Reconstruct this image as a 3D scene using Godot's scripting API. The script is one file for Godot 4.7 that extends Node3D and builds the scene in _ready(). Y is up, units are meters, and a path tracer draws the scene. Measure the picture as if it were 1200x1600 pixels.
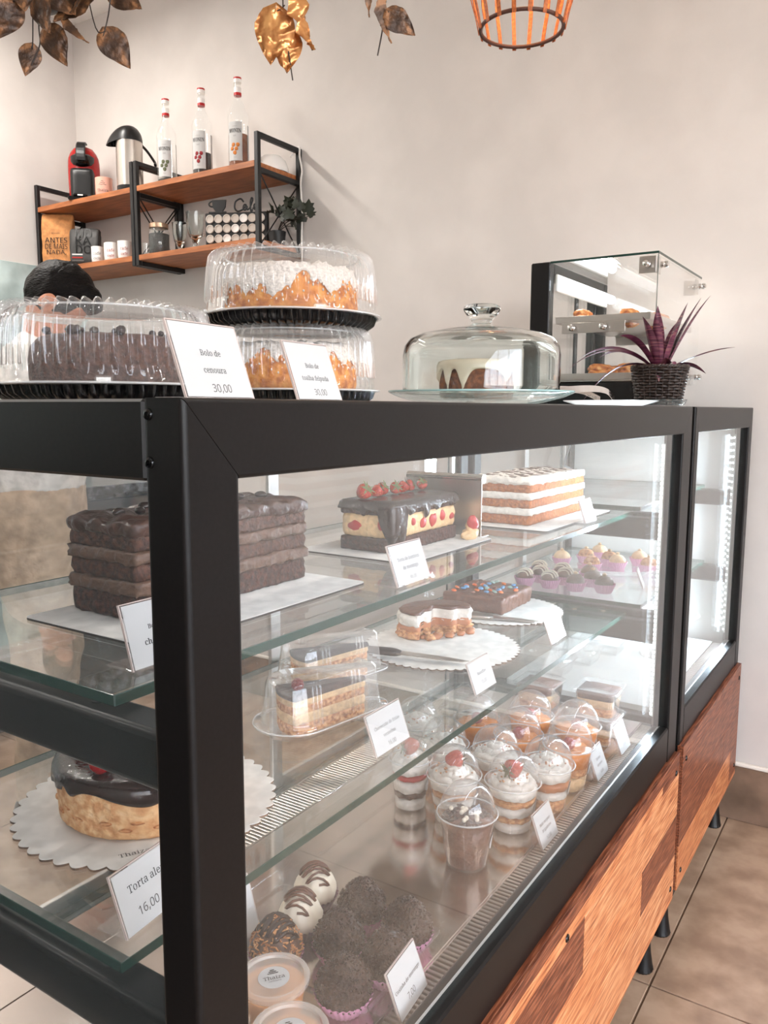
extends Node3D
# A cake shop counter: two black framed display cases full of cakes, a shelf on the back wall, plants and a lamp overhead.
# World: X runs along the case front towards the back wall, Y up, +Z is the customers' side. Origin: floor under the near front corner of the case.

const DECK := 0.56
const LOW := 0.80
const UP := 1.025
const TOP := 1.25
const WALL_X := 2.184
const WALL_Z := -3.02

var M := {}
var used := {}
var noise := FastNoiseLite.new()
var rng := RandomNumberGenerator.new()


func _ready() -> void:
	rng.seed = 7
	noise.noise_type = FastNoiseLite.TYPE_SIMPLEX_SMOOTH
	noise.frequency = 1.0
	noise.fractal_type = FastNoiseLite.FRACTAL_FBM
	noise.fractal_octaves = 3
	noise.seed = 3
	view_and_light()
	materials()
	room()
	display_cases()
	shelves_on_wall()
	things_on_wall_shelf()
	attendant()
	things_on_top()
	things_on_upper_shelf()
	things_on_lower_shelf()
	things_on_deck()
	things_in_far_case()
	overhead()


# ---------------------------------------------------------------- camera, sky, lights
func view_and_light() -> void:
	var cam := Camera3D.new()
	cam.name = "camera"
	var f := Vector3(0.83003198, -0.12735321, -0.54298072)
	var r := Vector3(0.54782886, 0.00366986, 0.83658238)
	var u := Vector3(0.10454879, 0.99185064, -0.07281387)
	cam.transform = Transform3D(Basis(r, u, -f), Vector3(-0.3597, 1.2434, 0.3878))
	cam.keep_aspect = Camera3D.KEEP_HEIGHT
	cam.fov = rad_to_deg(2.0 * atan(800.0 / 1257.65))
	cam.near = 0.01
	cam.far = 60.0
	add_child(cam)
	cam.current = true
	var env := Environment.new()
	env.background_mode = Environment.BG_SKY
	var sky_mat := ProceduralSkyMaterial.new()
	sky_mat.sky_top_color = Color(0.80, 0.86, 0.95)
	sky_mat.sky_horizon_color = Color(0.98, 0.97, 0.95)
	sky_mat.ground_horizon_color = Color(0.80, 0.79, 0.77)
	sky_mat.ground_bottom_color = Color(0.55, 0.53, 0.50)
	sky_mat.sky_energy_multiplier = SKY_E
	sky_mat.ground_energy_multiplier = SKY_E
	var sky := Sky.new()
	sky.sky_material = sky_mat
	env.sky = sky
	env.tonemap_mode = Environment.TONE_MAPPER_LINEAR
	env.tonemap_exposure = EXPOSURE
	env.sdfgi_enabled = true
	env.ssao_enabled = true
	env.ssil_enabled = true
	var we := WorldEnvironment.new()
	we.name = "environment"
	we.environment = env
	add_child(we)
	# ceiling tube lamps: the fitting itself is built in tube_lamp()
	for p in TUBES:
		tube_lamp(p[0], p[1], p[2])


const SKY_E := 3.1
const EXPOSURE := 1.0
const TUBE_E := 2.15
const LED_E := 0.65
const TUBES := [[Vector3(1.1, 2.93, 1.4), 1.75, "white linear tube lamp under the ceiling over the customers' side"], [Vector3(0.95, 2.93, -2.5), 1.75, "white linear tube lamp under the ceiling over the work counter"], [Vector3(-0.9, 2.93, -2.5), 1.5, "white linear tube lamp under the ceiling behind the cash desk"]]


func area_light(parent: Node, called: String, at: Vector3, towards: Vector3, size: Vector2, energy: float, color: Color) -> void:
	var l := AreaLight3D.new()
	l.name = called
	l.area_size = size
	l.area_normalize_energy = true
	l.light_energy = energy
	l.light_color = color
	l.shadow_enabled = true
	l.area_range = 20.0
	l.area_attenuation = 2.0
	var z := -towards.normalized()
	var x := Vector3.UP.cross(z)
	if x.length() < 0.01:
		x = Vector3.RIGHT
	x = x.normalized()
	l.transform = Transform3D(Basis(x, z.cross(x), z), at)
	parent.add_child(l, true)


func tube_lamp(at: Vector3, share: float, label: String) -> void:
	var t := thing("ceiling_tube_lamp", label, "lamp", at, "ceiling tube lamps")
	var st := mb()
	box(st, Vector3(-0.62, 0.03, -0.05), Vector3(0.62, 0.07, 0.05), 0.006)
	part(t, "housing", st, plain_mat("lamp_white", Color(0.9, 0.9, 0.88), 0.5))
	st = mb()
	tube(st, [Vector3(-0.6, 0.012, 0), Vector3(0.6, 0.012, 0)], [0.016], 12)
	var glow := StandardMaterial3D.new()
	glow.resource_name = "tube_glow"
	glow.albedo_color = Color(1, 1, 1)
	glow.emission_enabled = true
	glow.emission = Color(1.0, 0.95, 0.88)
	glow.emission_energy_multiplier = 6.0
	part(t, "glowing_tube", st, glow)
	area_light(t, "tube_light", Vector3(0, -0.008, 0), Vector3(0, -1, 0.0001), Vector2(1.2, 0.05), TUBE_E * share, Color(1.0, 0.98, 0.955))


# ---------------------------------------------------------------- scene tree helpers
func numbered(called: String) -> String:
	if not used.has(called):
		used[called] = 0
		return called
	used[called] += 1
	return "%s_%03d" % [called, used[called]]


func tag(o: Node, label: String, category: String, group := "") -> void:
	o.set_meta("label", label)
	o.set_meta("category", category)
	if group != "":
		o.set_meta("group", group)


func thing(called: String, label: String, category: String, at := Vector3.ZERO, group := "") -> Node3D:
	var o := Node3D.new()
	o.name = numbered(called)
	add_child(o)
	o.position = at
	tag(o, label, category, group)
	return o


func mi(called: String, mesh: Mesh, mat: Material) -> MeshInstance3D:
	var o := MeshInstance3D.new()
	o.name = called
	o.mesh = mesh
	o.material_override = mat
	return o


func part(parent: Node, called: String, st: SurfaceTool, mat: Material) -> MeshInstance3D:
	st.generate_normals()
	var o := mi(called, st.commit(), mat)
	parent.add_child(o, true)
	return o


func put(parent: Node, called: String, mesh: Mesh, mat: Material, xf := Transform3D()) -> MeshInstance3D:
	var o := mi(called, mesh, mat)
	o.transform = xf
	parent.add_child(o, true)
	return o


func made(st: SurfaceTool) -> ArrayMesh:
	st.generate_normals()
	return st.commit()


func single(called: String, st: SurfaceTool, mat: Material, label: String, category: String, at := Vector3.ZERO, group := "") -> MeshInstance3D:
	var o := part(self, numbered(called), st, mat)
	o.position = at
	tag(o, label, category, group)
	return o


func struct(called: String, st: SurfaceTool, mat: Material, label := "", parent: Node = self) -> MeshInstance3D:
	var o := part(parent, called, st, mat)
	if parent == self:
		o.set_meta("kind", "structure")
		o.set_meta("label", label)
		o.set_meta("category", called.get_slice("_", 0))
	return o


# ---------------------------------------------------------------- mesh helpers
func mb() -> SurfaceTool:
	var st := SurfaceTool.new()
	st.begin(Mesh.PRIMITIVE_TRIANGLES)
	return st


func tri_dir(st: SurfaceTool, a: Vector3, b: Vector3, c: Vector3, dir: Vector3) -> void:
	if (a - c).cross(a - b).dot(dir) < 0.0:
		var t := b
		b = c
		c = t
	st.add_vertex(a)
	st.add_vertex(b)
	st.add_vertex(c)


func quad_dir(st: SurfaceTool, a: Vector3, b: Vector3, c: Vector3, d: Vector3, dir: Vector3) -> void:
	tri_dir(st, a, b, c, dir)
	tri_dir(st, a, c, d, dir)


func quad(st: SurfaceTool, a: Vector3, b: Vector3, c: Vector3, d: Vector3) -> void:
	st.add_vertex(a)
	st.add_vertex(b)
	st.add_vertex(c)
	st.add_vertex(a)
	st.add_vertex(c)
	st.add_vertex(d)


# box with chamfered edges; xf places it
func box(st: SurfaceTool, lo: Vector3, hi: Vector3, b := 0.0, xf := Transform3D()) -> void:
	st.set_smooth_group(-1)
	var c := (lo + hi) * 0.5
	var h := (hi - lo) * 0.5
	b = minf(b, minf(h.x, minf(h.y, h.z)) * 0.95)
	var cc := xf * c
	for ax in 3:
		var a1 := (ax + 1) % 3
		var a2 := (ax + 2) % 3
		for s in [-1.0, 1.0]:
			var q := []
			for k in [[-1, -1], [1, -1], [1, 1], [-1, 1]]:
				var v := Vector3.ZERO
				v[ax] = s * h[ax]
				v[a1] = k[0] * (h[a1] - b)
				v[a2] = k[1] * (h[a2] - b)
				q.append(xf * (c + v))
			quad_dir(st, q[0], q[1], q[2], q[3], (q[0] + q[2]) * 0.5 - cc)
	if b <= 0.0:
		return
	for ax in 3:
		var a1 := (ax + 1) % 3
		var a2 := (ax + 2) % 3
		for s1 in [-1.0, 1.0]:
			for s2 in [-1.0, 1.0]:
				var q := []
				for k in [[-1, 0], [1, 0], [1, 1], [-1, 1]]:
					var v := Vector3.ZERO
					v[ax] = k[0] * (h[ax] - b)
					v[a1] = s1 * (h[a1] - (b if k[1] == 1 else 0.0))
					v[a2] = s2 * (h[a2] - (0.0 if k[1] == 1 else b))
					q.append(xf * (c + v))
				quad_dir(st, q[0], q[1], q[2], q[3], (q[0] + q[2]) * 0.5 - cc)
	for sx in [-1.0, 1.0]:
		for sy in [-1.0, 1.0]:
			for sz in [-1.0, 1.0]:
				var s := Vector3(sx, sy, sz)
				var p0 := xf * (c + s * (h - Vector3(0, b, b)))
				var p1 := xf * (c + s * (h - Vector3(b, 0, b)))
				var p2 := xf * (c + s * (h - Vector3(b, b, 0)))
				tri_dir(st, p0, p1, p2, (p0 + p1 + p2) / 3.0 - cc)


# turned shape: profile of (radius, height) from below to above on the outside
func lathe(st: SurfaceTool, profile: Array, n := 32, xf := Transform3D(), sharp := 0.6, group := 1, flute := 0.0, flutes := 0) -> void:
	var g := group
	for j in profile.size() - 1:
		if j > 0:
			var d0: Vector2 = (profile[j] - profile[j - 1]).normalized()
			var d1: Vector2 = (profile[j + 1] - profile[j]).normalized()
			if absf(d0.angle_to(d1)) > sharp:
				g += 1
		st.set_smooth_group(g)
		for i in n:
			var p := []
			for k in [[j + 1, i + 1], [j + 1, i], [j, i], [j, i + 1]]:
				var a := TAU * float(k[1] % n) / n
				var pr: Vector2 = profile[k[0]]
				var rr := pr.x
				if flutes > 0:
					rr *= 1.0 + flute * absf(cos(a * flutes * 0.5))
				p.append(xf * Vector3(cos(a) * rr, pr.y, sin(a) * rr))
			if profile[j + 1].x > 1e-6:
				st.add_vertex(p[0]); st.add_vertex(p[1]); st.add_vertex(p[2])
			if profile[j].x > 1e-6:
				st.add_vertex(p[0]); st.add_vertex(p[2]); st.add_vertex(p[3])


# closed grid of points: rows[j][i], i wraps when closed; outside seen with j upward and i to the left
func skin(st: SurfaceTool, rows: Array, closed := true, group := 1) -> void:
	st.set_smooth_group(group)
	for j in rows.size() - 1:
		var n: int = rows[j].size()
		for i in (n if closed else n - 1):
			var i2 := (i + 1) % n
			var a: Vector3 = rows[j + 1][i2]
			var b: Vector3 = rows[j + 1][i]
			var c: Vector3 = rows[j][i]
			var d: Vector3 = rows[j][i2]
			if not a.is_equal_approx(b):
				st.add_vertex(a); st.add_vertex(b); st.add_vertex(c)
			if not c.is_equal_approx(d):
				st.add_vertex(a); st.add_vertex(c); st.add_vertex(d)


# swept round bar through points; radii: one or one per point
func tube(st: SurfaceTool, pts: Array, radii: Array, n := 8, group := 1, flat := 1.0) -> void:
	var rows := []
	var prev := Vector3.ZERO
	for k in pts.size():
		var d: Vector3 = (pts[mini(k + 1, pts.size() - 1)] - pts[maxi(k - 1, 0)]).normalized()
		if prev == Vector3.ZERO:
			prev = d.cross(Vector3.UP if absf(d.y) < 0.9 else Vector3.RIGHT).normalized()
		prev = (prev - d * prev.dot(d)).normalized()
		var up := prev.cross(d)
		var rr: float = radii[mini(k, radii.size() - 1)]
		var row := []
		for i in n:
			var a := TAU * i / n
			row.append(pts[k] + prev * cos(a) * rr + up * sin(a) * rr * flat)
		rows.append(row)
	skin(st, rows, true, group)
	for e in [0, pts.size() - 1]:
		st.set_smooth_group(group + 1 + (1 if e else 0))
		var d2: Vector3 = (pts[0] - pts[1]) if e == 0 else (pts[e] - pts[e - 1])
		for i in n:
			tri_dir(st, pts[e], rows[e][i], rows[e][(i + 1) % n], d2)


func curve(pts: Array, n := 8) -> Array:
	var out := []
	for k in pts.size() - 1:
		var p0: Vector3 = pts[maxi(k - 1, 0)]
		var p1: Vector3 = pts[k]
		var p2: Vector3 = pts[k + 1]
		var p3: Vector3 = pts[mini(k + 2, pts.size() - 1)]
		for i in n:
			out.append(p1.cubic_interpolate(p2, p0, p3, float(i) / n))
	out.append(pts[-1])
	return out


# polygon in local XY pulled out along local Z from 0 to depth
func prism(st: SurfaceTool, poly: PackedVector2Array, depth: float, xf := Transform3D(), smooth := false, bevel := 0.0) -> void:
	var tris := Geometry2D.triangulate_polygon(poly)
	var n := poly.size()
	var zdir := xf.basis.z * signf(depth)
	var inner := poly
	if bevel > 0.0:
		var off := Geometry2D.offset_polygon(poly, -bevel)
		if off.size() == 1 and off[0].size() == n:
			inner = off[0]
			var best := 0
			for k in n:
				if inner[k].distance_squared_to(poly[0]) < inner[best].distance_squared_to(poly[0]):
					best = k
			var turned := PackedVector2Array()
			var same := Geometry2D.is_polygon_clockwise(inner) == Geometry2D.is_polygon_clockwise(poly)
			for k in n:
				turned.append(inner[posmod(best + (k if same else -k), n)])
			inner = turned
		else:
			bevel = 0.0
	st.set_smooth_group(-1)
	var caps := Geometry2D.triangulate_polygon(inner)
	for k in range(0, caps.size(), 3):
		var q := []
		for m in 3:
			q.append(inner[caps[k + m]])
		tri_dir(st, xf * Vector3(q[0].x, q[0].y, depth), xf * Vector3(q[1].x, q[1].y, depth), xf * Vector3(q[2].x, q[2].y, depth), zdir)
	for k in range(0, tris.size(), 3):
		var q := []
		for m in 3:
			q.append(poly[tris[k + m]])
		tri_dir(st, xf * Vector3(q[0].x, q[0].y, 0), xf * Vector3(q[1].x, q[1].y, 0), xf * Vector3(q[2].x, q[2].y, 0), -zdir)
	var cw := 1.0 if Geometry2D.is_polygon_clockwise(poly) else -1.0
	var zb := depth - bevel * signf(depth)
	for k in n:
		var k2 := (k + 1) % n
		var e := poly[k2] - poly[k]
		var out := xf.basis * (Vector3(-e.y, e.x, 0) * cw)
		if smooth:
			st.set_smooth_group(40)
		quad_dir(st, xf * Vector3(poly[k].x, poly[k].y, 0), xf * Vector3(poly[k2].x, poly[k2].y, 0), xf * Vector3(poly[k2].x, poly[k2].y, zb), xf * Vector3(poly[k].x, poly[k].y, zb), out)
		if bevel > 0.0:
			st.set_smooth_group(-1)
			quad_dir(st, xf * Vector3(poly[k].x, poly[k].y, zb), xf * Vector3(poly[k2].x, poly[k2].y, zb), xf * Vector3(inner[k2].x, inner[k2].y, depth), xf * Vector3(inner[k].x, inner[k].y, depth), out + zdir * 0.01)


# ball pushed out of round: radii, noise strength as a share, cells per metre; power < 1 squares it
func blob(st: SurfaceTool, c: Vector3, radii: Vector3, amp := 0.0, freq := 40.0, nu := 16, nv := 10, basis := Basis(), seed_off := 0.0, point := 0.0, group := 1) -> void:
	var rows := []
	for j in nv + 1:
		var v := -PI / 2 + PI * j / nv
		var row := []
		for i in nu:
			var a := TAU * i / nu
			var d := Vector3(cos(v) * cos(a), sin(v), cos(v) * sin(a))
			if j == 0 or j == nv:
				d = Vector3(0, signf(v), 0)
			var s := 1.0
			if amp > 0.0:
				var q := d * radii * freq + Vector3(seed_off, seed_off * 0.7, 0) + c * 13.0
				s += amp * noise.get_noise_3dv(q)
			var p := d * s
			if point > 0.0 and d.y > 0.0:
				p.y += point * pow(d.y, 3.0)
				p.x *= 1.0 - 0.45 * point * d.y
				p.z *= 1.0 - 0.45 * point * d.y
			row.append(c + basis * (p * radii))
		rows.append(row)
	skin(st, rows, true, group)


# box with rounded edges and a rough skin, n cells along each axis
func rough_box(st: SurfaceTool, lo: Vector3, hi: Vector3, cells: Vector3i, rad: float, amp: float, freq: float, seed_off := 0.0, warp = null, group := 1) -> void:
	st.set_smooth_group(group)
	var c := (lo + hi) * 0.5
	var h := (hi - lo) * 0.5
	rad = minf(rad, minf(h.x, minf(h.y, h.z)) * 0.98)
	for ax in 3:
		var a1 := (ax + 1) % 3
		var a2 := (ax + 2) % 3
		for s in [-1.0, 1.0]:
			var grid := []
			for j in cells[a2] + 1:
				var row := []
				for i in cells[a1] + 1:
					var v := Vector3.ZERO
					v[ax] = s * h[ax]
					v[a1] = h[a1] * (2.0 * i / cells[a1] - 1.0)
					v[a2] = h[a2] * (2.0 * j / cells[a2] - 1.0)
					var inn := v.clamp(-h + Vector3.ONE * rad, h - Vector3.ONE * rad)
					var d := v - inn
					d = d.normalized() if d.length() > 1e-7 else Vector3.UP
					var p := c + inn + d * (rad + amp * noise.get_noise_3dv((c + v) * freq + Vector3(seed_off, 0, seed_off)))
					if warp != null:
						p = warp.call(p)
					row.append(p)
				grid.append(row)
			var dir := Vector3.ZERO
			dir[ax] = s
			for j in cells[a2]:
				for i in cells[a1]:
					quad_dir(st, grid[j][i], grid[j][i + 1], grid[j + 1][i + 1], grid[j + 1][i], dir)


func circle(r: float, n: int) -> PackedVector2Array:
	var out := PackedVector2Array()
	for i in n:
		out.append(Vector2(cos(TAU * i / n), sin(TAU * i / n)) * r)
	return out


func scallops(r: float, count: int, amp: float) -> PackedVector2Array:
	var out := PackedVector2Array()
	var per := 7
	for i in count * per:
		var a := TAU * i / (count * per)
		out.append(Vector2(cos(a), sin(a)) * (r - amp + amp * absf(sin(a * count * 0.5))))
	return out


func rounded_rect(w: float, h: float, r: float, n := 4) -> PackedVector2Array:
	var out := PackedVector2Array()
	var cs := [Vector2(w / 2 - r, h / 2 - r), Vector2(-w / 2 + r, h / 2 - r), Vector2(-w / 2 + r, -h / 2 + r), Vector2(w / 2 - r, -h / 2 + r)]
	for k in 4:
		for i in n + 1:
			var a := PI / 2 * (k + float(i) / n)
			out.append(cs[k] + Vector2(cos(a), sin(a)) * r)
	return out


# XY polygon laid flat: local X -> world X, local Y -> world -Z, pulled upward
func flat(at := Vector3.ZERO) -> Transform3D:
	return Transform3D(Basis(Vector3.RIGHT, Vector3(0, 0, -1), Vector3.UP), at)


func lettering(parent: Node, text: String, font_name: String, width: float, at: Vector3, mat: Material, basis := Basis(), height := 0.0, bend := 0.0, weight := 400) -> void:
	var f := SystemFont.new()
	f.font_names = PackedStringArray([font_name])
	f.font_weight = weight
	var t := TextMesh.new()
	t.text = text
	t.font = f
	t.font_size = 48
	t.pixel_size = 0.001
	t.depth = 0.0
	t.curve_step = 3.0
	var bb := t.get_aabb()
	if bb.size.x <= 0.0:
		return
	var k := width / bb.size.x if width > 0.0 else height / bb.size.y
	var ky := height / bb.size.y if height > 0.0 else k
	var arr := t.get_mesh_arrays()
	var vs: PackedVector3Array = arr[Mesh.ARRAY_VERTEX]
	var c := bb.get_center()
	for i in vs.size():
		var p := vs[i] - c
		p = Vector3(p.x * k, p.y * ky, 0)
		if bend > 0.0:
			var a := p.x / bend
			p = Vector3(sin(a) * bend, p.y, cos(a) * bend)
		vs[i] = p
	var idx: PackedInt32Array = arr[Mesh.ARRAY_INDEX]
	var st := mb()
	st.set_smooth_group(-1)
	for i in range(0, idx.size(), 3):
		var dir := Vector3(0, 0, 1) if bend == 0.0 else Vector3(vs[idx[i]].x, 0, vs[idx[i]].z)
		tri_dir(st, at + basis * vs[idx[i]], at + basis * vs[idx[i + 1]], at + basis * vs[idx[i + 2]], basis * dir)
	part(parent, "lettering", st, mat)


# ---------------------------------------------------------------- materials
func plain_mat(key: String, c: Color, rough := 0.6, metal := 0.0) -> StandardMaterial3D:
	if M.has(key):
		return M[key]
	var m := StandardMaterial3D.new()
	m.resource_name = key
	m.albedo_color = c
	m.roughness = rough
	m.metallic = metal
	M[key] = m
	return m


func clear_mat(key: String, c: Color, alpha: float, rough := 0.03) -> StandardMaterial3D:
	var m := plain_mat(key, Color(c.r, c.g, c.b, alpha), rough)
	m.transparency = BaseMaterial3D.TRANSPARENCY_ALPHA
	m.cull_mode = BaseMaterial3D.CULL_DISABLED
	return m


func noise_tex(freq: float, octaves: int, seed_n: int, ramp: Array, size := 512, kind := FastNoiseLite.TYPE_SIMPLEX_SMOOTH) -> NoiseTexture2D:
	var n := FastNoiseLite.new()
	n.noise_type = kind
	n.frequency = freq
	n.fractal_octaves = octaves
	n.seed = seed_n
	var t := NoiseTexture2D.new()
	t.width = size
	t.height = size
	t.seamless = true
	t.noise = n
	if ramp.size():
		var g := Gradient.new()
		var offs := PackedFloat32Array()
		var cols := PackedColorArray()
		for e in ramp:
			offs.append(e[0])
			cols.append(e[1])
		g.offsets = offs
		g.colors = cols
		t.color_ramp = g
	return t


func textured(key: String, tex: Texture2D, scale: Vector3, rough: float, tint := Color.WHITE, bump: Texture2D = null, bump_cm := 0.0, world := false) -> StandardMaterial3D:
	if M.has(key):
		return M[key]
	var m := plain_mat(key, tint, rough)
	m.albedo_texture = tex
	m.uv1_triplanar = true
	m.uv1_world_triplanar = world
	m.uv1_scale = scale
	m.uv1_triplanar_sharpness = 4.0
	if bump:
		m.heightmap_enabled = true
		m.heightmap_texture = bump
		m.heightmap_scale = bump_cm
	return m


func grey(a: float, b: float) -> Array:
	return [[0.25, Color(a, a, a)], [0.75, Color(b, b, b)]]


func materials() -> void:
	var fine := noise_tex(0.05, 4, 11, grey(0.0, 1.0), 256)
	var coarse := noise_tex(0.012, 4, 12, grey(0.97, 1.0), 512)
	var crumb := noise_tex(0.06, 3, 13, grey(0.0, 1.0), 256, FastNoiseLite.TYPE_CELLULAR)
	var mottled := noise_tex(0.02, 5, 14, grey(0.72, 1.0), 512)
	M["fine"] = fine
	M["crumb"] = crumb
	textured("wall_paint", coarse, Vector3(0.5, 0.5, 0.5), 0.9, Color(0.825, 0.80, 0.78), fine, 0.01, true)
	plain_mat("ceiling_white", Color(0.93, 0.92, 0.90), 0.9)
	textured("floor_tile", noise_tex(0.008, 5, 21, [[0.2, Color(0.60, 0.49, 0.41)], [0.5, Color(0.67, 0.56, 0.47)], [0.8, Color(0.73, 0.62, 0.53)]], 1024), Vector3(0.9, 0.9, 0.9), 0.42, Color.WHITE, null, 0.0, true)
	textured("skirting_tile", noise_tex(0.012, 5, 22, [[0.2, Color(0.42, 0.34, 0.28)], [0.8, Color(0.55, 0.45, 0.38)]], 512), Vector3(0.9, 0.9, 0.9), 0.4, Color.WHITE, null, 0.0, true)
	plain_mat("grout", Color(0.50, 0.40, 0.33), 0.9)
	plain_mat("grout_white", Color(0.90, 0.87, 0.83), 0.7)
	textured("glazed_tile", mottled, Vector3(0.3, 0.3, 0.3), 0.15, Color(0.83, 0.90, 0.89), null, 0.0, true)
	textured("dark_granite", noise_tex(0.04, 4, 23, [[0.3, Color(0.13, 0.13, 0.14)], [0.55, Color(0.26, 0.26, 0.28)], [0.75, Color(0.40, 0.41, 0.43)]], 256), Vector3(1.5, 1.5, 1.5), 0.25, Color.WHITE, null, 0.0, true)
	var powder := textured("black_powder", noise_tex(0.12, 2, 24, grey(0.9, 1.0), 256), Vector3(6, 6, 6), 0.40, Color(0.082, 0.074, 0.072), null, 0.0, true)
	powder.metallic_specular = 0.30
	powder.clearcoat_enabled = true
	powder.clearcoat = 0.12
	powder.clearcoat_roughness = 0.22
	plain_mat("black_plastic", Color(0.05, 0.05, 0.055), 0.35)
	plain_mat("black_gloss", Color(0.03, 0.03, 0.033), 0.16)
	plain_mat("rubber", Color(0.06, 0.06, 0.06), 0.6)
	plain_mat("steel", Color(0.80, 0.77, 0.74), 0.16, 1.0)
	plain_mat("deck_steel", Color(0.84, 0.80, 0.77), 0.13, 1.0)
	plain_mat("brushed_steel", Color(0.78, 0.75, 0.72), 0.30, 1.0)
	plain_mat("chrome", Color(0.88, 0.87, 0.86), 0.06, 1.0)
	plain_mat("aluminium", Color(0.78, 0.76, 0.74), 0.35, 1.0)
	plain_mat("white_panel", Color(0.90, 0.92, 0.91), 0.35)
	clear_mat("pane", Color(0.85, 0.93, 0.92), 0.015, 0.01)
	clear_mat("shelf_glass", Color(0.70, 0.86, 0.82), 0.03, 0.01)
	plain_mat("glass_edge", Color(0.13, 0.23, 0.20), 0.12)
	clear_mat("clear_plastic", Color(0.95, 0.95, 0.95), 0.045, 0.06)
	clear_mat("thin_plastic", Color(0.95, 0.95, 0.95), 0.02, 0.05)
	clear_mat("frosted_plastic", Color(0.93, 0.90, 0.87), 0.30, 0.20)
	clear_mat("clear_glass", Color(0.88, 0.93, 0.92), 0.06, 0.02)
	var dome := plain_mat("dome_glass", Color(0.97, 0.99, 0.985, 0.0), 0.0)
	dome.refraction_enabled = true
	dome.refraction_scale = 0.05
	clear_mat("tinted_glass", Color(0.62, 0.80, 0.78), 0.14, 0.03)
	clear_mat("acrylic", Color(0.95, 0.90, 0.88), 0.10, 0.04)
	plain_mat("acrylic_edge", Color(0.80, 0.73, 0.70), 0.15)
	plain_mat("paper", Color(0.765, 0.76, 0.755), 0.85)
	clear_mat("plastic_rim", Color(0.97, 0.97, 0.97), 0.30, 0.10)
	plain_mat("paper_back", Color(0.86, 0.86, 0.87), 0.7)
	plain_mat("ink", Color(0.16, 0.15, 0.15), 0.8)
	plain_mat("grey_ink", Color(0.33, 0.31, 0.30), 0.8)
	plain_mat("red_ink", Color(0.62, 0.16, 0.13), 0.8)
	textured("board_white", noise_tex(0.02, 3, 31, grey(0.93, 1.0), 256), Vector3(6, 6, 6), 0.6, Color(0.87, 0.86, 0.84))
	plain_mat("board_edge", Color(0.16, 0.11, 0.08), 0.8)
	textured("board_under", mottled, Vector3(5, 5, 5), 0.75, Color(0.50, 0.38, 0.29))
	textured("sponge_dark", noise_tex(0.05, 3, 32, [[0.25, Color(0.17, 0.085, 0.06)], [0.75, Color(0.32, 0.17, 0.12)]], 256), Vector3(9, 9, 9), 0.9, Color.WHITE, crumb, 0.12)
	textured("sponge_carrot", noise_tex(0.05, 3, 33, [[0.25, Color(0.54, 0.29, 0.13)], [0.75, Color(0.70, 0.42, 0.21)]], 256), Vector3(9, 9, 9), 0.9, Color.WHITE, crumb, 0.12)
	textured("sponge_orange", noise_tex(0.03, 4, 34, [[0.2, Color(0.66, 0.36, 0.12)], [0.5, Color(0.79, 0.48, 0.18)], [0.8, Color(0.87, 0.60, 0.29)]], 256), Vector3(7, 7, 7), 0.7, Color.WHITE, crumb, 0.06)
	textured("loaf_brown", noise_tex(0.05, 3, 60, [[0.25, Color(0.40, 0.21, 0.11)], [0.75, Color(0.58, 0.33, 0.18)]], 256), Vector3(9, 9, 9), 0.7, Color.WHITE, crumb, 0.06)
	textured("sponge_brown", noise_tex(0.05, 3, 35, [[0.25, Color(0.21, 0.115, 0.08)], [0.75, Color(0.34, 0.20, 0.14)]], 256), Vector3(9, 9, 9), 0.75, Color.WHITE, crumb, 0.1)
	textured("milk_choc", noise_tex(0.03, 3, 36, grey(0.86, 1.0), 256), Vector3(8, 8, 8), 0.42, Color(0.40, 0.23, 0.15), fine, 0.05)
	textured("ganache", noise_tex(0.02, 3, 37, grey(0.85, 1.0), 256), Vector3(8, 8, 8), 0.18, Color(0.17, 0.085, 0.065), fine, 0.03)
	textured("dark_frosting", noise_tex(0.02, 3, 38, grey(0.8, 1.0), 256), Vector3(8, 8, 8), 0.28, Color(0.30, 0.19, 0.15), fine, 0.05)
	textured("mousse", noise_tex(0.04, 3, 39, grey(0.86, 1.0), 256), Vector3(8, 8, 8), 0.5, Color(0.39, 0.28, 0.22), fine, 0.06)
	textured("cream", noise_tex(0.04, 3, 40, grey(0.93, 1.0), 256), Vector3(8, 8, 8), 0.55, Color(0.90, 0.87, 0.83), fine, 0.06)
	textured("beige_cream", noise_tex(0.04, 3, 41, grey(0.9, 1.0), 256), Vector3(8, 8, 8), 0.5, Color(0.89, 0.74, 0.55), fine, 0.06)
	textured("coconut", noise_tex(0.06, 3, 42, grey(0.88, 1.0), 256), Vector3(14, 14, 14), 0.85, Color(0.90, 0.86, 0.82), crumb, 0.07)
	textured("biscuit", noise_tex(0.05, 4, 43, [[0.2, Color(0.60, 0.36, 0.20)], [0.5, Color(0.78, 0.54, 0.34)], [0.8, Color(0.88, 0.68, 0.48)]], 256), Vector3(8, 8, 8), 0.85, Color.WHITE, crumb, 0.12)
	textured("torte_side", noise_tex(0.035, 4, 44, [[0.2, Color(0.80, 0.57, 0.37)], [0.6, Color(0.90, 0.71, 0.51)], [0.9, Color(0.93, 0.78, 0.60)]], 256), Vector3(8, 8, 8), 0.8, Color.WHITE, crumb, 0.1)
	textured("vermicelli", noise_tex(0.05, 3, 45, grey(0.7, 1.0), 256), Vector3(10, 10, 10), 0.55, Color(0.25, 0.15, 0.11), crumb, 0.25)
	plain_mat("white_choc", Color(0.93, 0.88, 0.80), 0.35)
	plain_mat("caramel", Color(0.80, 0.47, 0.17), 0.2)
	plain_mat("dulce", Color(0.72, 0.45, 0.28), 0.35)
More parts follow.
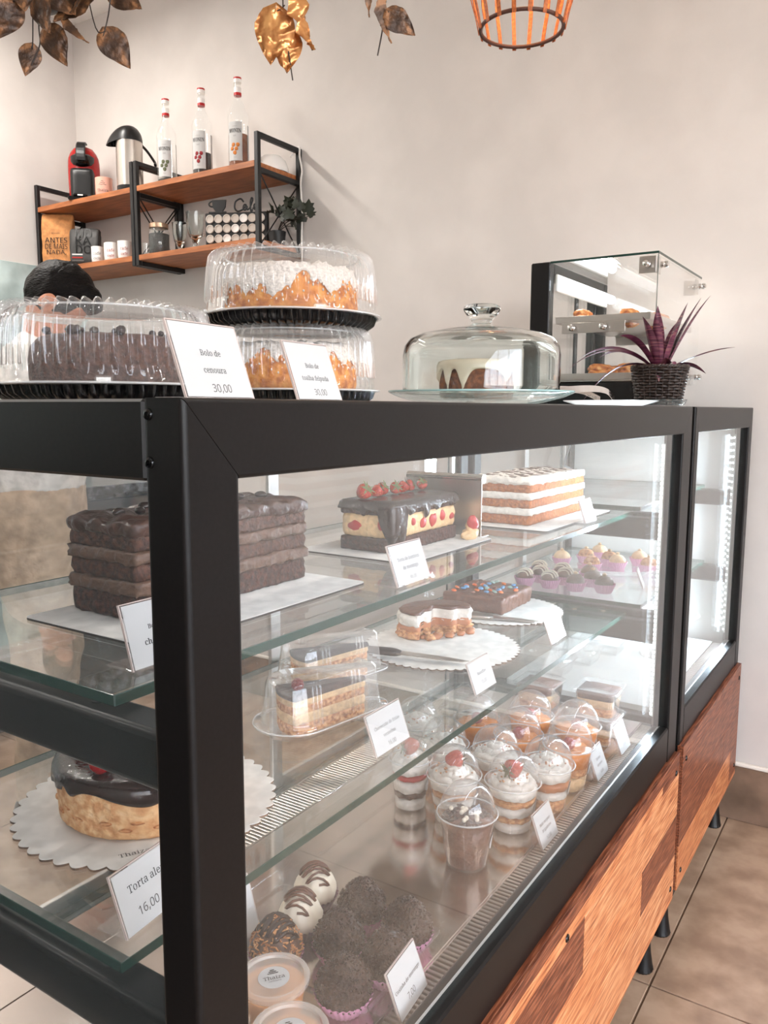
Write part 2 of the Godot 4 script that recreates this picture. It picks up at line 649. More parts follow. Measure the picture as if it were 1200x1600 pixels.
	textured("strawberry", noise_tex(0.09, 2, 46, [[0.3, Color(0.56, 0.06, 0.04)], [0.62, Color(0.72, 0.12, 0.06)], [0.78, Color(0.84, 0.45, 0.22)]], 256), Vector3(16, 16, 16), 0.25)
	plain_mat("strawberry_cut", Color(0.66, 0.12, 0.11), 0.35)
	plain_mat("cherry", Color(0.55, 0.03, 0.05), 0.1)
	plain_mat("calyx", Color(0.38, 0.40, 0.22), 0.7)
	plain_mat("pink_paper", Color(0.86, 0.60, 0.74), 0.75)
	plain_mat("mauve_paper", Color(0.42, 0.24, 0.34), 0.75)
	plain_mat("pastry", Color(0.85, 0.53, 0.24), 0.5)
	textured("baked", noise_tex(0.03, 4, 47, [[0.2, Color(0.62, 0.30, 0.10)], [0.55, Color(0.83, 0.52, 0.22)], [0.85, Color(0.92, 0.72, 0.45)]], 256), Vector3(6, 6, 6), 0.45, Color.WHITE, fine, 0.06)
	plain_mat("white_glaze", Color(0.93, 0.86, 0.76), 0.2)
	plain_mat("shelf_black", Color(0.055, 0.055, 0.06), 0.5)
	textured("shelf_wood", noise_tex(0.02, 4, 48, [[0.2, Color(0.58, 0.34, 0.19)], [0.8, Color(0.70, 0.43, 0.25)]], 256), Vector3(8, 8, 1.2), 0.5, Color.WHITE, null, 0.0, true)
	plain_mat("red_plastic", Color(0.62, 0.05, 0.05), 0.25)
	plain_mat("bottle_red", Color(0.70, 0.06, 0.07), 0.35)
	plain_mat("mug_white", Color(0.93, 0.91, 0.89), 0.2)
	plain_mat("mug_pink", Color(0.86, 0.65, 0.58), 0.3)
	textured("kraft", noise_tex(0.02, 4, 49, grey(0.86, 1.0), 256), Vector3(5, 5, 5), 0.8, Color(0.80, 0.55, 0.33), fine, 0.05)
	plain_mat("pack_black", Color(0.22, 0.215, 0.21), 0.55)
	plain_mat("pack_ink", Color(0.02, 0.02, 0.02), 0.3)
	textured("ground_coffee", noise_tex(0.08, 3, 50, grey(0.4, 1.0), 256), Vector3(12, 12, 12), 0.7, Color(0.16, 0.10, 0.08), crumb, 0.2)
	textured("bronze_leaf", noise_tex(0.012, 4, 51, [[0.3, Color(0.25, 0.17, 0.12)], [0.58, Color(0.38, 0.26, 0.17)], [0.74, Color(0.58, 0.40, 0.26)]], 256), Vector3(0.9, 0.6, 0.9), 0.42, Color.WHITE, fine, 0.04)
	M["bronze_leaf"].metallic = 0.2
	textured("gold_leaf", noise_tex(0.012, 4, 52, [[0.2, Color(0.66, 0.42, 0.23)], [0.75, Color(0.92, 0.68, 0.43)]], 256), Vector3(0.8, 0.6, 0.8), 0.24, Color.WHITE, fine, 0.015)
	M["gold_leaf"].metallic = 0.55
	plain_mat("stem", Color(0.20, 0.16, 0.14), 0.7)
	textured("ivy", noise_tex(0.03, 3, 53, [[0.2, Color(0.10, 0.12, 0.09)], [0.8, Color(0.24, 0.26, 0.19)]], 256), Vector3(14, 14, 14), 0.5)
	textured("purple_leaf", noise_tex(0.02, 3, 54, [[0.2, Color(0.24, 0.09, 0.15)], [0.6, Color(0.40, 0.17, 0.27)], [0.85, Color(0.52, 0.36, 0.34)]], 256), Vector3(3, 30, 3), 0.38)
	textured("wicker", noise_tex(0.05, 3, 55, [[0.2, Color(0.09, 0.065, 0.055)], [0.8, Color(0.25, 0.18, 0.15)]], 256), Vector3(14, 14, 14), 0.4)
	textured("rattan", noise_tex(0.05, 3, 56, [[0.2, Color(0.62, 0.30, 0.12)], [0.8, Color(0.82, 0.47, 0.22)]], 256), Vector3(8, 8, 8), 0.55)
	M["rattan"].backlight_enabled = true
	M["rattan"].backlight = Color(0.5, 0.25, 0.1)
	plain_mat("rattan_ring", Color(0.33, 0.19, 0.14), 0.6)
	textured("skin", noise_tex(0.02, 3, 57, grey(0.93, 1.0), 256), Vector3(6, 6, 6), 0.5, Color(0.78, 0.52, 0.40))
	textured("hair", noise_tex(0.05, 4, 58, grey(0.5, 1.0), 256), Vector3(5, 16, 5), 0.5, Color(0.075, 0.05, 0.042), fine, 0.12)
	M["hair"].metallic_specular = 0.25
	textured("shirt", fine_cloth(), Vector3(4, 4, 4), 0.9, Color(0.88, 0.86, 0.83), fine, 0.06)
	textured("trousers", fine_cloth(), Vector3(4, 4, 4), 0.9, Color(0.76, 0.66, 0.56), fine, 0.08)
	plain_mat("cable_white", Color(0.88, 0.86, 0.84), 0.5)
	plain_mat("cable_grey", Color(0.45, 0.45, 0.45), 0.5)
	var glow := plain_mat("led_glow", Color(1, 1, 1), 0.5)
	glow.emission_enabled = true
	glow.emission = Color(0.93, 0.97, 1.0)
	glow.emission_energy_multiplier = 6.0
	# laminated wood: three prints of different tone, grain along X
	var grain := noise_tex(0.016, 5, 61, [[0.15, Color(0.56, 0.31, 0.19)], [0.4, Color(0.74, 0.46, 0.29)], [0.6, Color(0.82, 0.56, 0.38)], [0.85, Color(0.90, 0.68, 0.50)]], 1024)
	var grain2 := noise_tex(0.02, 5, 62, [[0.15, Color(0.36, 0.19, 0.12)], [0.5, Color(0.52, 0.29, 0.19)], [0.8, Color(0.72, 0.47, 0.34)]], 1024)
	var tones := [Color(1, 1, 1), Color(0.88, 0.84, 0.82), Color(0.93, 0.88, 0.84), Color(1.0, 0.97, 0.94)]
	for k in 4:
		var m := textured("wood_%s" % ["amber", "brown", "red", "light"][k], grain if k != 1 else grain2, Vector3(0.55, 8, 8), 0.42, tones[k], null, 0.0, true)
		m.uv1_offset = Vector3(k * 0.37, k * 0.21, 0)


func fine_cloth() -> NoiseTexture2D:
	if not M.has("cloth_tex"):
		M["cloth_tex"] = noise_tex(0.015, 4, 59, grey(0.85, 1.0), 256)
	return M["cloth_tex"]


# ---------------------------------------------------------------- the room
func room() -> void:
	var st := mb()
	box(st, Vector3(-6.7, -0.15, -3.3), Vector3(2.4, -0.008, 4.1))
	var fl := struct("floor", st, M.grout, "brown stone-look floor of large square tiles with thin grout lines")
	var lines_x := [-6.6, -5.195, -4.295, -3.395, -2.495, -1.595, -0.695, 0.205, 1.305, 2.184]
	var lines_z := [-3.02, -2.705, -1.805, -0.905, -0.005, 0.895, 1.795, 2.695, 3.6]
	for i in lines_x.size() - 1:
		for j in lines_z.size() - 1:
			st = mb()
			box(st, Vector3(lines_x[i] + 0.002, -0.008, lines_z[j] + 0.002), Vector3(lines_x[i + 1] - 0.002, 0.0, lines_z[j + 1] - 0.002), 0.001)
			part(fl, "tile", st, M.floor_tile)
	st = mb()
	box(st, Vector3(WALL_X, -0.1, -3.2), Vector3(WALL_X + 0.16, 3.1, 3.8))
	struct("wall_back", st, M.wall_paint, "plain cream painted wall behind the counter and the hung shelf")
	st = mb()
	box(st, Vector3(-6.7, -0.1, WALL_Z - 0.16), Vector3(WALL_X + 0.16, 3.1, WALL_Z))
	var wl := struct("wall_left", st, M.wall_paint, "white painted wall with pale glazed tiles on its lower part")
	for i in 14:
		for j in 3:
			st = mb()
			var x0 := WALL_X - 0.61 * (i + 1)
			box(st, Vector3(maxf(x0, -6.5) + 0.001, 0.665 * j - 0.11 + 0.001, WALL_Z), Vector3(x0 + 0.609, 0.665 * (j + 1) - 0.11 - 0.001, WALL_Z + 0.009), 0.001)
			if x0 + 0.6 > -6.5:
				part(wl, "tile", st, M.glazed_tile)
	st = mb()
	box(st, Vector3(-6.75, 3.0, -3.2), Vector3(2.35, 3.15, 3.8))
	struct("ceiling", st, M.ceiling_white, "flat white ceiling of the shop")
	st = mb()
	box(st, Vector3(-6.75, -0.1, -3.2), Vector3(-6.6, 3.1, 3.8))
	struct("wall_front", st, M.wall_paint, "plain cream wall behind the viewer")
	# street side: wall with a wide shop window
	var wx0 := -5.4
	var wx1 := 0.6
	st = mb()
	box(st, Vector3(-6.7, -0.1, 3.6), Vector3(wx0, 3.1, 3.76))
	box(st, Vector3(wx1, -0.1, 3.6), Vector3(2.35, 3.1, 3.76))
	box(st, Vector3(wx0, -0.1, 3.6), Vector3(wx1, 0.12, 3.76))
	box(st, Vector3(wx0, 2.75, 3.6), Vector3(wx1, 3.1, 3.76))
	struct("wall_right", st, M.wall_paint, "street side wall round the wide shop window")
	st = mb()
	for k in 5:
		var x := lerpf(wx0, wx1 - 0.05, k / 4.0)
		box(st, Vector3(x, 0.12, 3.64), Vector3(x + 0.05, 2.75, 3.70), 0.004)
	for y in [0.12, 2.7]:
		box(st, Vector3(wx0, y, 3.64), Vector3(wx1, y + 0.05, 3.70), 0.004)
	var w := struct("window_1", st, M.black_powder, "wide shop window with dark frame towards the street")
	for k in 4:
		st = mb()
		var x := lerpf(wx0, wx1 - 0.05, k / 4.0)
		box(st, Vector3(x + 0.05, 0.17, 3.667), Vector3(x + (wx1 - 0.05 - wx0) / 4.0, 2.7, 3.673))
		part(w, "pane", st, M.pane)
	st = mb()
	box(st, Vector3(-14, -0.3, 3.8), Vector3(14, -0.12, 20))
	struct("ground", st, plain_mat("pavement", Color(0.62, 0.60, 0.57), 0.9), "pale pavement outside the shop window")
	# skirting of floor tiles on the back wall, with a pale joint on top
	st = mb()
	box(st, Vector3(WALL_X - 0.008, 0.0, WALL_Z), Vector3(WALL_X, 0.172, 3.6))
	var bs := struct("baseboard_back", st, M.grout, "brown tile skirting along the foot of the back wall")
	for k in 7:
		st = mb()
		var z0 := -2.9 + 0.9 * k
		box(st, Vector3(WALL_X - 0.012, 0.001, z0 + 0.001), Vector3(WALL_X - 0.002, 0.171, minf(z0 + 0.899, 3.59)), 0.001)
		part(bs, "tile", st, M.skirting_tile)
	st = mb()
	box(st, Vector3(WALL_X - 0.014, 0.172, WALL_Z), Vector3(WALL_X, 0.184, 3.6), 0.003)
	struct("trim_1", st, M.grout_white, "thin pale bead on top of the brown tile skirting")
	# dark cash desk beside the case, left of the picture: it is what the case's end pane mirrors
	var cd := thing("cash_desk", "black cash desk left of the long display case", "desk", Vector3(-1.55, 0, -0.95))
	st = mb()
	box(st, Vector3(-1.3, 0.08, -0.34), Vector3(1.38, 1.10, 0.34), 0.004)
	part(cd, "body", st, M.black_powder)
	st = mb()
	box(st, Vector3(-1.33, 1.10, -0.38), Vector3(1.41, 1.14, 0.38), 0.005)
	part(cd, "desk_top", st, M.shelf_black)
	st = mb()
	box(st, Vector3(-1.26, 0.0, -0.30), Vector3(1.34, 0.08, 0.30), 0.002)
	part(cd, "plinth", st, M.rubber)
	# work counter behind the attendant
	var t := thing("work_counter", "dark granite work counter against the left wall behind the attendant", "counter", Vector3(0, 0, 0))
	st = mb()
	box(st, Vector3(1.0, 0.88, WALL_Z + 0.012), Vector3(2.17, 0.92, -2.42), 0.004)
	part(t, "worktop", st, M.dark_granite)
	st = mb()
	box(st, Vector3(1.03, 0.0, WALL_Z + 0.012), Vector3(2.165, 0.88, -2.46), 0.004)
	part(t, "body", st, M.dark_granite)
	for k in 2:
		st = mb()
		box(st, Vector3(1.04 + k * 0.56, 0.12, -2.46), Vector3(1.59 + k * 0.56, 0.86, -2.442), 0.004)
		part(t, "door", st, plain_mat("dark_door", Color(0.20, 0.20, 0.22), 0.4))


# ---------------------------------------------------------------- the two display cases
# bar along axis 0 (X) or 1 (Y), 2 (Z) with a rounded profile, its ends cut by lo(p) / hi(p) of the profile point
func mitred(st: SurfaceTool, profile: PackedVector2Array, axis: int, lo: Callable, hi: Callable) -> void:
	var rows := []
	for e in 2:
		var row := []
		for p in profile:
			var along: float = lo.call(p) if e == 0 else hi.call(p)
			row.append(Vector3(along, p.x, p.y) if axis == 0 else (Vector3(p.x, along, p.y) if axis == 1 else Vector3(p.x, p.y, along)))
		rows.append(row)
	var c := Vector3.ZERO
	for v in rows[0] + rows[1]:
		c += v
	c /= profile.size() * 2.0
	var n := profile.size()
	for i in n:
		var i2 := (i + 1) % n
		st.set_smooth_group(-1 if profile[i].distance_to(profile[i2]) > 0.006 else 5)
		quad_dir(st, rows[0][i], rows[0][i2], rows[1][i2], rows[1][i], (rows[0][i] + rows[1][i2]) * 0.5 - (rows[0][0] + rows[0][n / 2] + rows[1][0] + rows[1][n / 2]) * 0.25)
	st.set_smooth_group(-1)
	var tris := Geometry2D.triangulate_polygon(profile)
	for e in 2:
		for k in range(0, tris.size(), 3):
			tri_dir(st, rows[e][tris[k]], rows[e][tris[k + 1]], rows[e][tris[k + 2]], rows[e][0] - rows[1 - e][0])


func moved(p: PackedVector2Array, by: Vector2) -> PackedVector2Array:
	var out := PackedVector2Array()
	for v in p:
		out.append(v + by)
	return out


func screw(parent: Node, at: Vector3, out: Vector3, r := 0.0045, mat_key := "black_gloss") -> void:
	var st := mb()
	var y := out.normalized()
	var x := y.cross(Vector3(0.3, 0.9, 0.2)).normalized()
	var b := Basis(x, y, x.cross(y))
	lathe(st, [Vector2(r, 0), Vector2(r, 0.0008), Vector2(r * 0.85, 0.0022), Vector2(r * 0.45, 0.0027), Vector2(r * 0.4, 0.0014), Vector2(0, 0.0014)], 14, Transform3D(b, at))
	part(parent, "screw", st, M[mat_key])


func slat_deck(parent: Node, called: String, x0: float, x1: float, z0: float, z1: float, pitch: float, y: float) -> void:
	var st := mb()
	box(st, Vector3(x0, y - 0.004, z1 - 0.003), Vector3(x1, y + 0.0015, z1), 0.0006)
	box(st, Vector3(x0, y - 0.004, z0), Vector3(x1, y + 0.0015, z0 + 0.003), 0.0006)
	var g := part(parent, called, st, M.deck_steel)
	st = mb()
	box(st, Vector3(-pitch * 0.28, -0.005, z0 + 0.003), Vector3(pitch * 0.28, 0.0012, z1 - 0.003), 0.0009)
	var slat := made(st)
	var n := int((x1 - x0) / pitch)
	for k in n:
		put(g, "slat", slat, M.brushed_steel, Transform3D(Basis(), Vector3(x0 + (k + 0.5) * pitch, y, 0)))


func led_strip(parent: Node, x: float, z: float, y0: float, y1: float, out: Vector3, count: int) -> void:
	var st := mb()
	var side := Vector3.UP.cross(out).normalized()
	var xf := Transform3D(Basis(side, Vector3.UP, out), Vector3(x, 0, z))
	box(st, Vector3(-0.005, y0, -0.001), Vector3(0.005, y1, 0.0005), 0.0, xf)
	var s := part(parent, "led_strip", st, M.white_panel)
	st = mb()
	box(st, Vector3(-0.0026, -0.0026, 0), Vector3(0.0026, 0.0026, 0.0016), 0.0006)
	var chip := made(st)
	for k in count:
		put(s, "led", chip, M.led_glow, Transform3D(xf.basis, xf * Vector3(0, y0 + (y1 - y0) * (k + 0.5) / count, 0.0005)))
	area_light(parent, "led_light", Vector3(x, (y0 + y1) * 0.5, z) + out * 0.006, out, Vector2(0.01, y1 - y0), LED_E, Color(0.86, 0.94, 1.0))


func foot_mesh() -> ArrayMesh:
	var st := mb()
	lathe(st, [Vector2(0.0, 0.0), Vector2(0.021, 0.0), Vector2(0.023, 0.004), Vector2(0.021, 0.012), Vector2(0.016, 0.045), Vector2(0.014, 0.075), Vector2(0.019, 0.085), Vector2(0.019, 0.1226), Vector2(0, 0.1226)], 36, Transform3D(), 0.5, 1, 0.07, 18)
	return made(st)


func display_case(x0: float, x1: float, label: String, called: String, near: bool) -> void:
	var t := thing(called, label, "display case")
	var d := 0.56
	var pw := 0.0514 if near else 0.036
	var pr := 0.073 if near else 0.05
	var ph := 0.0552
	var yb := 0.4982
	# front frame with mitred corners
	var post := moved(rounded_rect(pw, 0.038, 0.0042), Vector2(x0 + pw * 0.5, -0.019))
	var st := mb()
	mitred(st, post, 1, func(_p): return yb + 0.0005, func(p): return TOP - (p.x - x0) * ph / pw - 0.0002)
	part(t, "corner_post", st, M.black_powder)
	post = moved(rounded_rect(pr, 0.038, 0.0035), Vector2(x1 - pr * 0.5, -0.019))
	st = mb()
	mitred(st, post, 1, func(_p): return yb + 0.0005, func(p): return TOP - (x1 - p.x) * ph / pr - 0.0002)
	part(t, "corner_post", st, M.black_powder)
	var rail := moved(rounded_rect(ph, 0.038, 0.003), Vector2(TOP - ph * 0.5, -0.019))
	st = mb()
	mitred(st, rail, 0, func(p): return x0 + (TOP - p.x) * pw / ph + 0.0005, func(p): return x1 - (TOP - p.x) * pr / ph - 0.0005)
	part(t, "top_rail", st, M.black_powder)
	st = mb()
	box(st, Vector3(x0 + pw + 0.0002, yb, -0.034), Vector3(x1 - pr - 0.0002, 0.5755, -0.0005), 0.003)
	part(t, "bottom_rail", st, M.black_powder)
	# back frame
	for xx in [[x0, x0 + 0.04], [x1 - 0.04, x1]]:
		st = mb()
		box(st, Vector3(xx[0], yb, -d), Vector3(xx[1], TOP - 0.001, -d + 0.038), 0.003)
		part(t, "corner_post", st, M.black_powder)
	st = mb()
	box(st, Vector3(x0 + 0.04, TOP - ph, -d), Vector3(x1 - 0.04, TOP, -d + 0.034), 0.003)
	part(t, "top_rail", st, M.black_powder)
	st = mb()
	box(st, Vector3(x0 + 0.04, yb, -d), Vector3(x1 - 0.04, 0.556, -d + 0.034), 0.003)
	part(t, "bottom_rail", st, M.black_powder)
	# ends: top and bottom rails and two support rails for the glass shelves
	for e in 2:
		var xo := x0 if e == 0 else x1 - 0.034
		st = mb()
		box(st, Vector3(xo + (0.0008 if e == 0 else 0.0), TOP - ph, -d + 0.038), Vector3(xo + 0.034 - (0.0 if e == 0 else 0.0008), TOP - 0.0006, -0.0385), 0.002)
		part(t, "side_rail", st, M.black_powder)
		st = mb()
		box(st, Vector3(xo + 0.0008, yb, -d + 0.038), Vector3(xo + 0.0332, 0.548, -0.0385), 0.002)
		part(t, "side_rail", st, M.black_powder)
		for y in [[0.968, UP - 0.0112], [0.742, LOW - 0.0112]]:
			st = mb()
			var rl := moved(rounded_rect(y[1] - y[0], 0.036, 0.006), Vector2((y[0] + y[1]) * 0.5, 0))
			var prof := PackedVector2Array()
			for p in rl:
				prof.append(Vector2((x0 + 0.028 if e == 0 else x1 - 0.028) + p.y, p.x))
			mitred(st, prof, 2, func(_p): return -d + 0.036, func(_p): return -0.036)
			part(t, "support_rail", st, M.black_powder)
			for zz in [-0.135, -0.42]:
				st = mb()
				lathe(st, [Vector2(0.0, 0), Vector2(0.007, 0), Vector2(0.007, 0.0009), Vector2(0, 0.0012)], 14, Transform3D(Basis(), Vector3(x0 + 0.03 if e == 0 else x1 - 0.03, y[1], zz)))
				part(t, "rubber_pad", st, M.rubber)
	# glass: front pane, end panes, top pane
	st = mb()
	box(st, Vector3(x0 + pw - 0.004, 0.57, -0.0165), Vector3(x1 - pr + 0.004, TOP - ph + 0.004, -0.0115))
	part(t, "front_pane", st, M.pane)
	if near:
		st = mb()
		box(st, Vector3(x0 + 0.003, 0.546, -d + 0.036), Vector3(x0 + 0.008, TOP - ph + 0.004, -0.036))
		part(t, "end_pane", st, M.pane)
		st = mb()
		box(st, Vector3(x1 - 0.008, 0.546, -d + 0.036), Vector3(x1 - 0.003, TOP - ph + 0.004, -0.036))
		part(t, "end_pane", st, M.pane)
	else:
		st = mb()
		box(st, Vector3(x1 - 0.008, 0.546, -d + 0.036), Vector3(x1 - 0.002, TOP - ph + 0.004, -0.036))
		part(t, "end_panel", st, M.white_panel)
	st = mb()
	box(st, Vector3(x0 + 0.034, TOP - 0.009, -d + 0.034), Vector3(x1 - 0.034, TOP - 0.0008, -0.038), 0.001)
	part(t, "top_pane", st, M.pane)
	# sliding doors at the back: aluminium frames with panes
	var doors := [[x0 + 0.04, (x0 + x1) * 0.5 + 0.02, -d + 0.012], [(x0 + x1) * 0.5 - 0.02, x1 - 0.04, -d + 0.024]]
	for dd in doors:
		st = mb()
		box(st, Vector3(dd[0], 0.557, dd[2] - 0.004), Vector3(dd[0] + 0.026, TOP - ph, dd[2] + 0.004), 0.001)
		box(st, Vector3(dd[1] - 0.026, 0.557, dd[2] - 0.004), Vector3(dd[1], TOP - ph, dd[2] + 0.004), 0.001)
		box(st, Vector3(dd[0] + 0.026, 0.557, dd[2] - 0.004), Vector3(dd[1] - 0.026, 0.577, dd[2] + 0.004), 0.001)
		box(st, Vector3(dd[0] + 0.026, TOP - ph - 0.02, dd[2] - 0.004), Vector3(dd[1] - 0.026, TOP - ph, dd[2] + 0.004), 0.001)
		var dr := part(t, "sliding_door", st, M.aluminium)
		st = mb()
		box(st, Vector3(dd[0] + 0.024, 0.575, dd[2] - 0.002), Vector3(dd[1] - 0.024, TOP - ph - 0.018, dd[2] + 0.002))
		part(dr, "pane", st, M.pane)
	# deck of polished steel with slotted vents at front and back
	st = mb()
	box(st, Vector3(x0 + 0.036, DECK - 0.014, -0.437), Vector3(x1 - 0.036, DECK, -0.0675), 0.001)
	part(t, "deck", st, M.deck_steel if near else M.white_panel)
	st = mb()
	box(st, Vector3(x0 + 0.036, DECK - 0.055, -d + 0.036), Vector3(x1 - 0.036, DECK - 0.04, -0.036))
	box(st, Vector3(x0 + 0.036, DECK - 0.014, -0.522), Vector3(x1 - 0.036, DECK, -0.513))
	part(t, "duct_floor", st, plain_mat("dark_duct", Color(0.13, 0.115, 0.105), 0.6))
	if near:
		st = mb()
		box(st, Vector3(x0 + 0.036, DECK - 0.014, -0.512), Vector3(x0 + 0.33, DECK, -0.4375), 0.001)
		part(t, "deck", st, M.deck_steel)
	slat_deck(t, "front_vent", x0 + 0.038, x1 - 0.04, -0.0670, -0.0235, 0.0085, DECK - 0.0015)
	slat_deck(t, "rear_vent", x0 + (0.33 if near else 0.038), x1 - 0.04, -0.512, -0.438, 0.0085, DECK - 0.0015)
	st = mb()
	box(st, Vector3(x0 + pw, DECK - 0.002, -0.023), Vector3(x1 - pr, 0.5758, -0.0172), 0.0015)
	part(t, "front_lip", st, plain_mat("pale_aluminium", Color(0.80, 0.78, 0.76), 0.45, 0.35))
	# closed base behind the planks
	st = mb()
	box(st, Vector3(x0 + 0.002, 0.1525, -d), Vector3(x1 - 0.002, yb - 0.001, -0.004), 0.002)
	part(t, "base_body", st, M.black_powder)
	st = mb()
	box(st, Vector3(x0 + 0.004, 0.1228, -d + 0.006), Vector3(x1 - 0.004, 0.1525, -0.001), 0.002)
	part(t, "plinth_frame", st, M.black_powder)
	# wood panel: a backing with printed planks laid on it
	st = mb()
	box(st, Vector3(x0 + 0.001, 0.152, -0.0035), Vector3(x1 - 0.001, 0.4975, 0.0065), 0.001)
	var wp := part(t, "wood_panel", st, M.wood_brown)
	var keys := ["wood_amber", "wood_brown", "wood_red", "wood_light"]
	var rows := [0.152, 0.1635, 0.2585, 0.3525, 0.4515, 0.4735, 0.4975]
	var joints := [[0.7], [0.62], [0.5, 1.1375], [0.8], [1.27], [0.43]]
	var tones := [[0, 3], [3, 0], [0, 3, 1], [1, 0], [3, 1], [1, 1]] if near else [[2, 2], [2, 1], [1, 1, 2], [1, 1], [1, 1], [1, 1]]
	for j in 6:
		var cuts: Array = joints[j].duplicate()
		cuts.sort()
		cuts = [0.001] + cuts + [1.409]
		for k in cuts.size() - 1:
			var a: float = x0 + cuts[k]
			var b := minf(x0 + float(cuts[k + 1]), x1 - 0.001)
			if b - a < 0.01:
				continue
			st = mb()
			box(st, Vector3(a + 0.0003, rows[j] + 0.0003, 0.0065), Vector3(b - 0.0003, rows[j + 1] - 0.0003, 0.0105), 0.0007)
			var key: String = keys[tones[j][mini(k, tones[j].size() - 1)]]
			part(wp, "plank", st, M[key])
	var sc := [[0.03, 0.46], [0.03, 0.19], [x1 - x0 - 0.03, 0.46], [x1 - x0 - 0.03, 0.19]]
	if near:
		sc += [[0.72, 0.461], [0.72, 0.19]]
	for s in sc:
		screw(t, Vector3(x0 + s[0], s[1], 0.0104), Vector3(0, 0, 1), 0.0065)
	if near:
		for s in [[1.2392, -0.036], [1.2075, -0.036]]:
			screw(t, Vector3(x0 + 0.0006, s[0], s[1] + 0.004), Vector3(-1, 0, 0), 0.0042)
	var fm := foot_mesh()
	var fx := [x0 + 0.06, x1 - 0.06]
	for x in fx:
		for z in [-0.012 - 0.022, -d + 0.06]:
			put(t, "foot", fm, M.black_plastic, Transform3D(Basis(), Vector3(x, 0.0, z)))
	# gasket and light strips inside the right front post
	st = mb()
	box(st, Vector3(x1 - pr - 0.012, 0.577, -0.034), Vector3(x1 - pr - 0.004, TOP - ph - 0.002, -0.018), 0.001)
	part(t, "gasket", st, M.black_gloss)
	led_strip(t, x1 - pr - 0.016, -0.034, 0.60, TOP - ph - 0.02, Vector3(-0.75, 0, -0.66).normalized(), 60 if near else 32)
	if near:
		# strip along the inner side of the top front rail
		st = mb()
		box(st, Vector3(x0 + 0.06, 1.2085, -0.0405), Vector3(x1 - 0.08, 1.2185, -0.0385), 0.0004)
		var bar := part(t, "led_strip", st, M.white_panel)
		st = mb()
		box(st, Vector3(-0.0026, -0.0026, -0.0016), Vector3(0.0026, 0.0026, 0.0), 0.0006)
		var chip := made(st)
		for k in 90:
			put(bar, "led", chip, M.led_glow, Transform3D(Basis(), Vector3(x0 + 0.07 + k * 0.014, 1.2135, -0.0406)))
		area_light(t, "led_light", Vector3((x0 + x1 - 0.02) * 0.5, 1.2135, -0.0435), Vector3(0, -0.72, -0.69), Vector2(1.26, 0.01), LED_E * 0.24, Color(0.90, 0.95, 1.0))
	else:
		led_strip(t, x1 - 0.040, -0.046, 0.607, 1.172, Vector3(-0.9, 0, -0.3).normalized(), 32)


func glass_shelf(x0: float, x1: float, y: float, label: String, zf: float) -> void:
	var t := thing("glass_shelf", label, "glass shelf", Vector3(0, y, 0))
	var st := mb()
	box(st, Vector3(x0 + 0.001, -0.009, -0.522), Vector3(x1 - 0.001, -0.0005, zf - 0.001))
	part(t, "pane", st, M.shelf_glass)
	st = mb()
	box(st, Vector3(x0, -0.0095, zf - 0.0012), Vector3(x1, 0.0, zf), 0.0006)
	box(st, Vector3(x0, -0.0095, -0.523), Vector3(x1, 0.0, -0.522), 0.0004)
	box(st, Vector3(x0, -0.0095, -0.522), Vector3(x0 + 0.0012, 0.0, zf - 0.001), 0.0005)
	box(st, Vector3(x1 - 0.0012, -0.0095, -0.522), Vector3(x1, 0.0, zf - 0.001), 0.0005)
	part(t, "polished_edge", st, M.glass_edge)


func display_cases() -> void:
	display_case(0.0, 1.41, "long black framed glass display case full of cakes, nearest the viewer", "display_case", true)
	display_case(1.4415, 2.163, "short black framed glass display case against the back wall", "display_case", false)
	glass_shelf(0.024, 1.386, UP, "upper glass shelf of the long case, carrying the layer cakes", -0.109)
	glass_shelf(0.024, 1.386, LOW, "lower glass shelf of the long case, with scalloped cake boards", -0.114)
	glass_shelf(1.468, 2.136, UP, "empty upper glass shelf of the short case by the wall", -0.115)
	glass_shelf(1.468, 2.136, LOW, "lower glass shelf of the short case, with chocolate sweets in pink cups", -0.105)


# ---------------------------------------------------------------- shelf units on the back wall
func shelf_unit(z0: float, z1: float, label: String) -> void:
	var t := thing("wall_shelf", label, "wall shelf", Vector3.ZERO, "black metal and wood shelf units")
	var xf := 1.93
	var xb := WALL_X - 0.0005
	for z in [z0, z1]:
		var zl: float = z - 0.009
		var zh: float = z + 0.009
		for x in [xf, xb - 0.018]:
			var st := mb()
			box(st, Vector3(x, 1.822, zl), Vector3(x + 0.018, 2.232, zh), 0.0015)
			part(t, "post", st, M.shelf_black)
		for y in [1.822, 2.093, 2.214]:
			var st := mb()
			box(st, Vector3(xf + 0.018, y, zl), Vector3(xb - 0.018, y + 0.018, zh), 0.0015)
			part(t, "crossbar", st, M.shelf_black)
		for s in [0, 1]:
			var st := mb()
			tube(st, [Vector3(xf + 0.016, 2.095 if s else 1.838, z + 0.002 * s), Vector3(xb - 0.016, 1.838 if s else 2.095, z + 0.002 * s)], [0.0026], 8)
			part(t, "brace", st, M.shelf_black)
	for y in [2.1115, 1.8405]:
		var st := mb()
		box(st, Vector3(xf + 0.001, y + 0.001, z0 + 0.0095), Vector3(xb - 0.001, y + 0.0225, z1 - 0.0095), 0.001)
		part(t, "board", st, M.shelf_wood)


func shelves_on_wall() -> void:
	shelf_unit(-2.985, -2.345, "left black framed wall shelf with wooden boards, carrying the red coffee machine")
	shelf_unit(-2.322, -1.668, "right black framed wall shelf with wooden boards, carrying the syrup bottles")


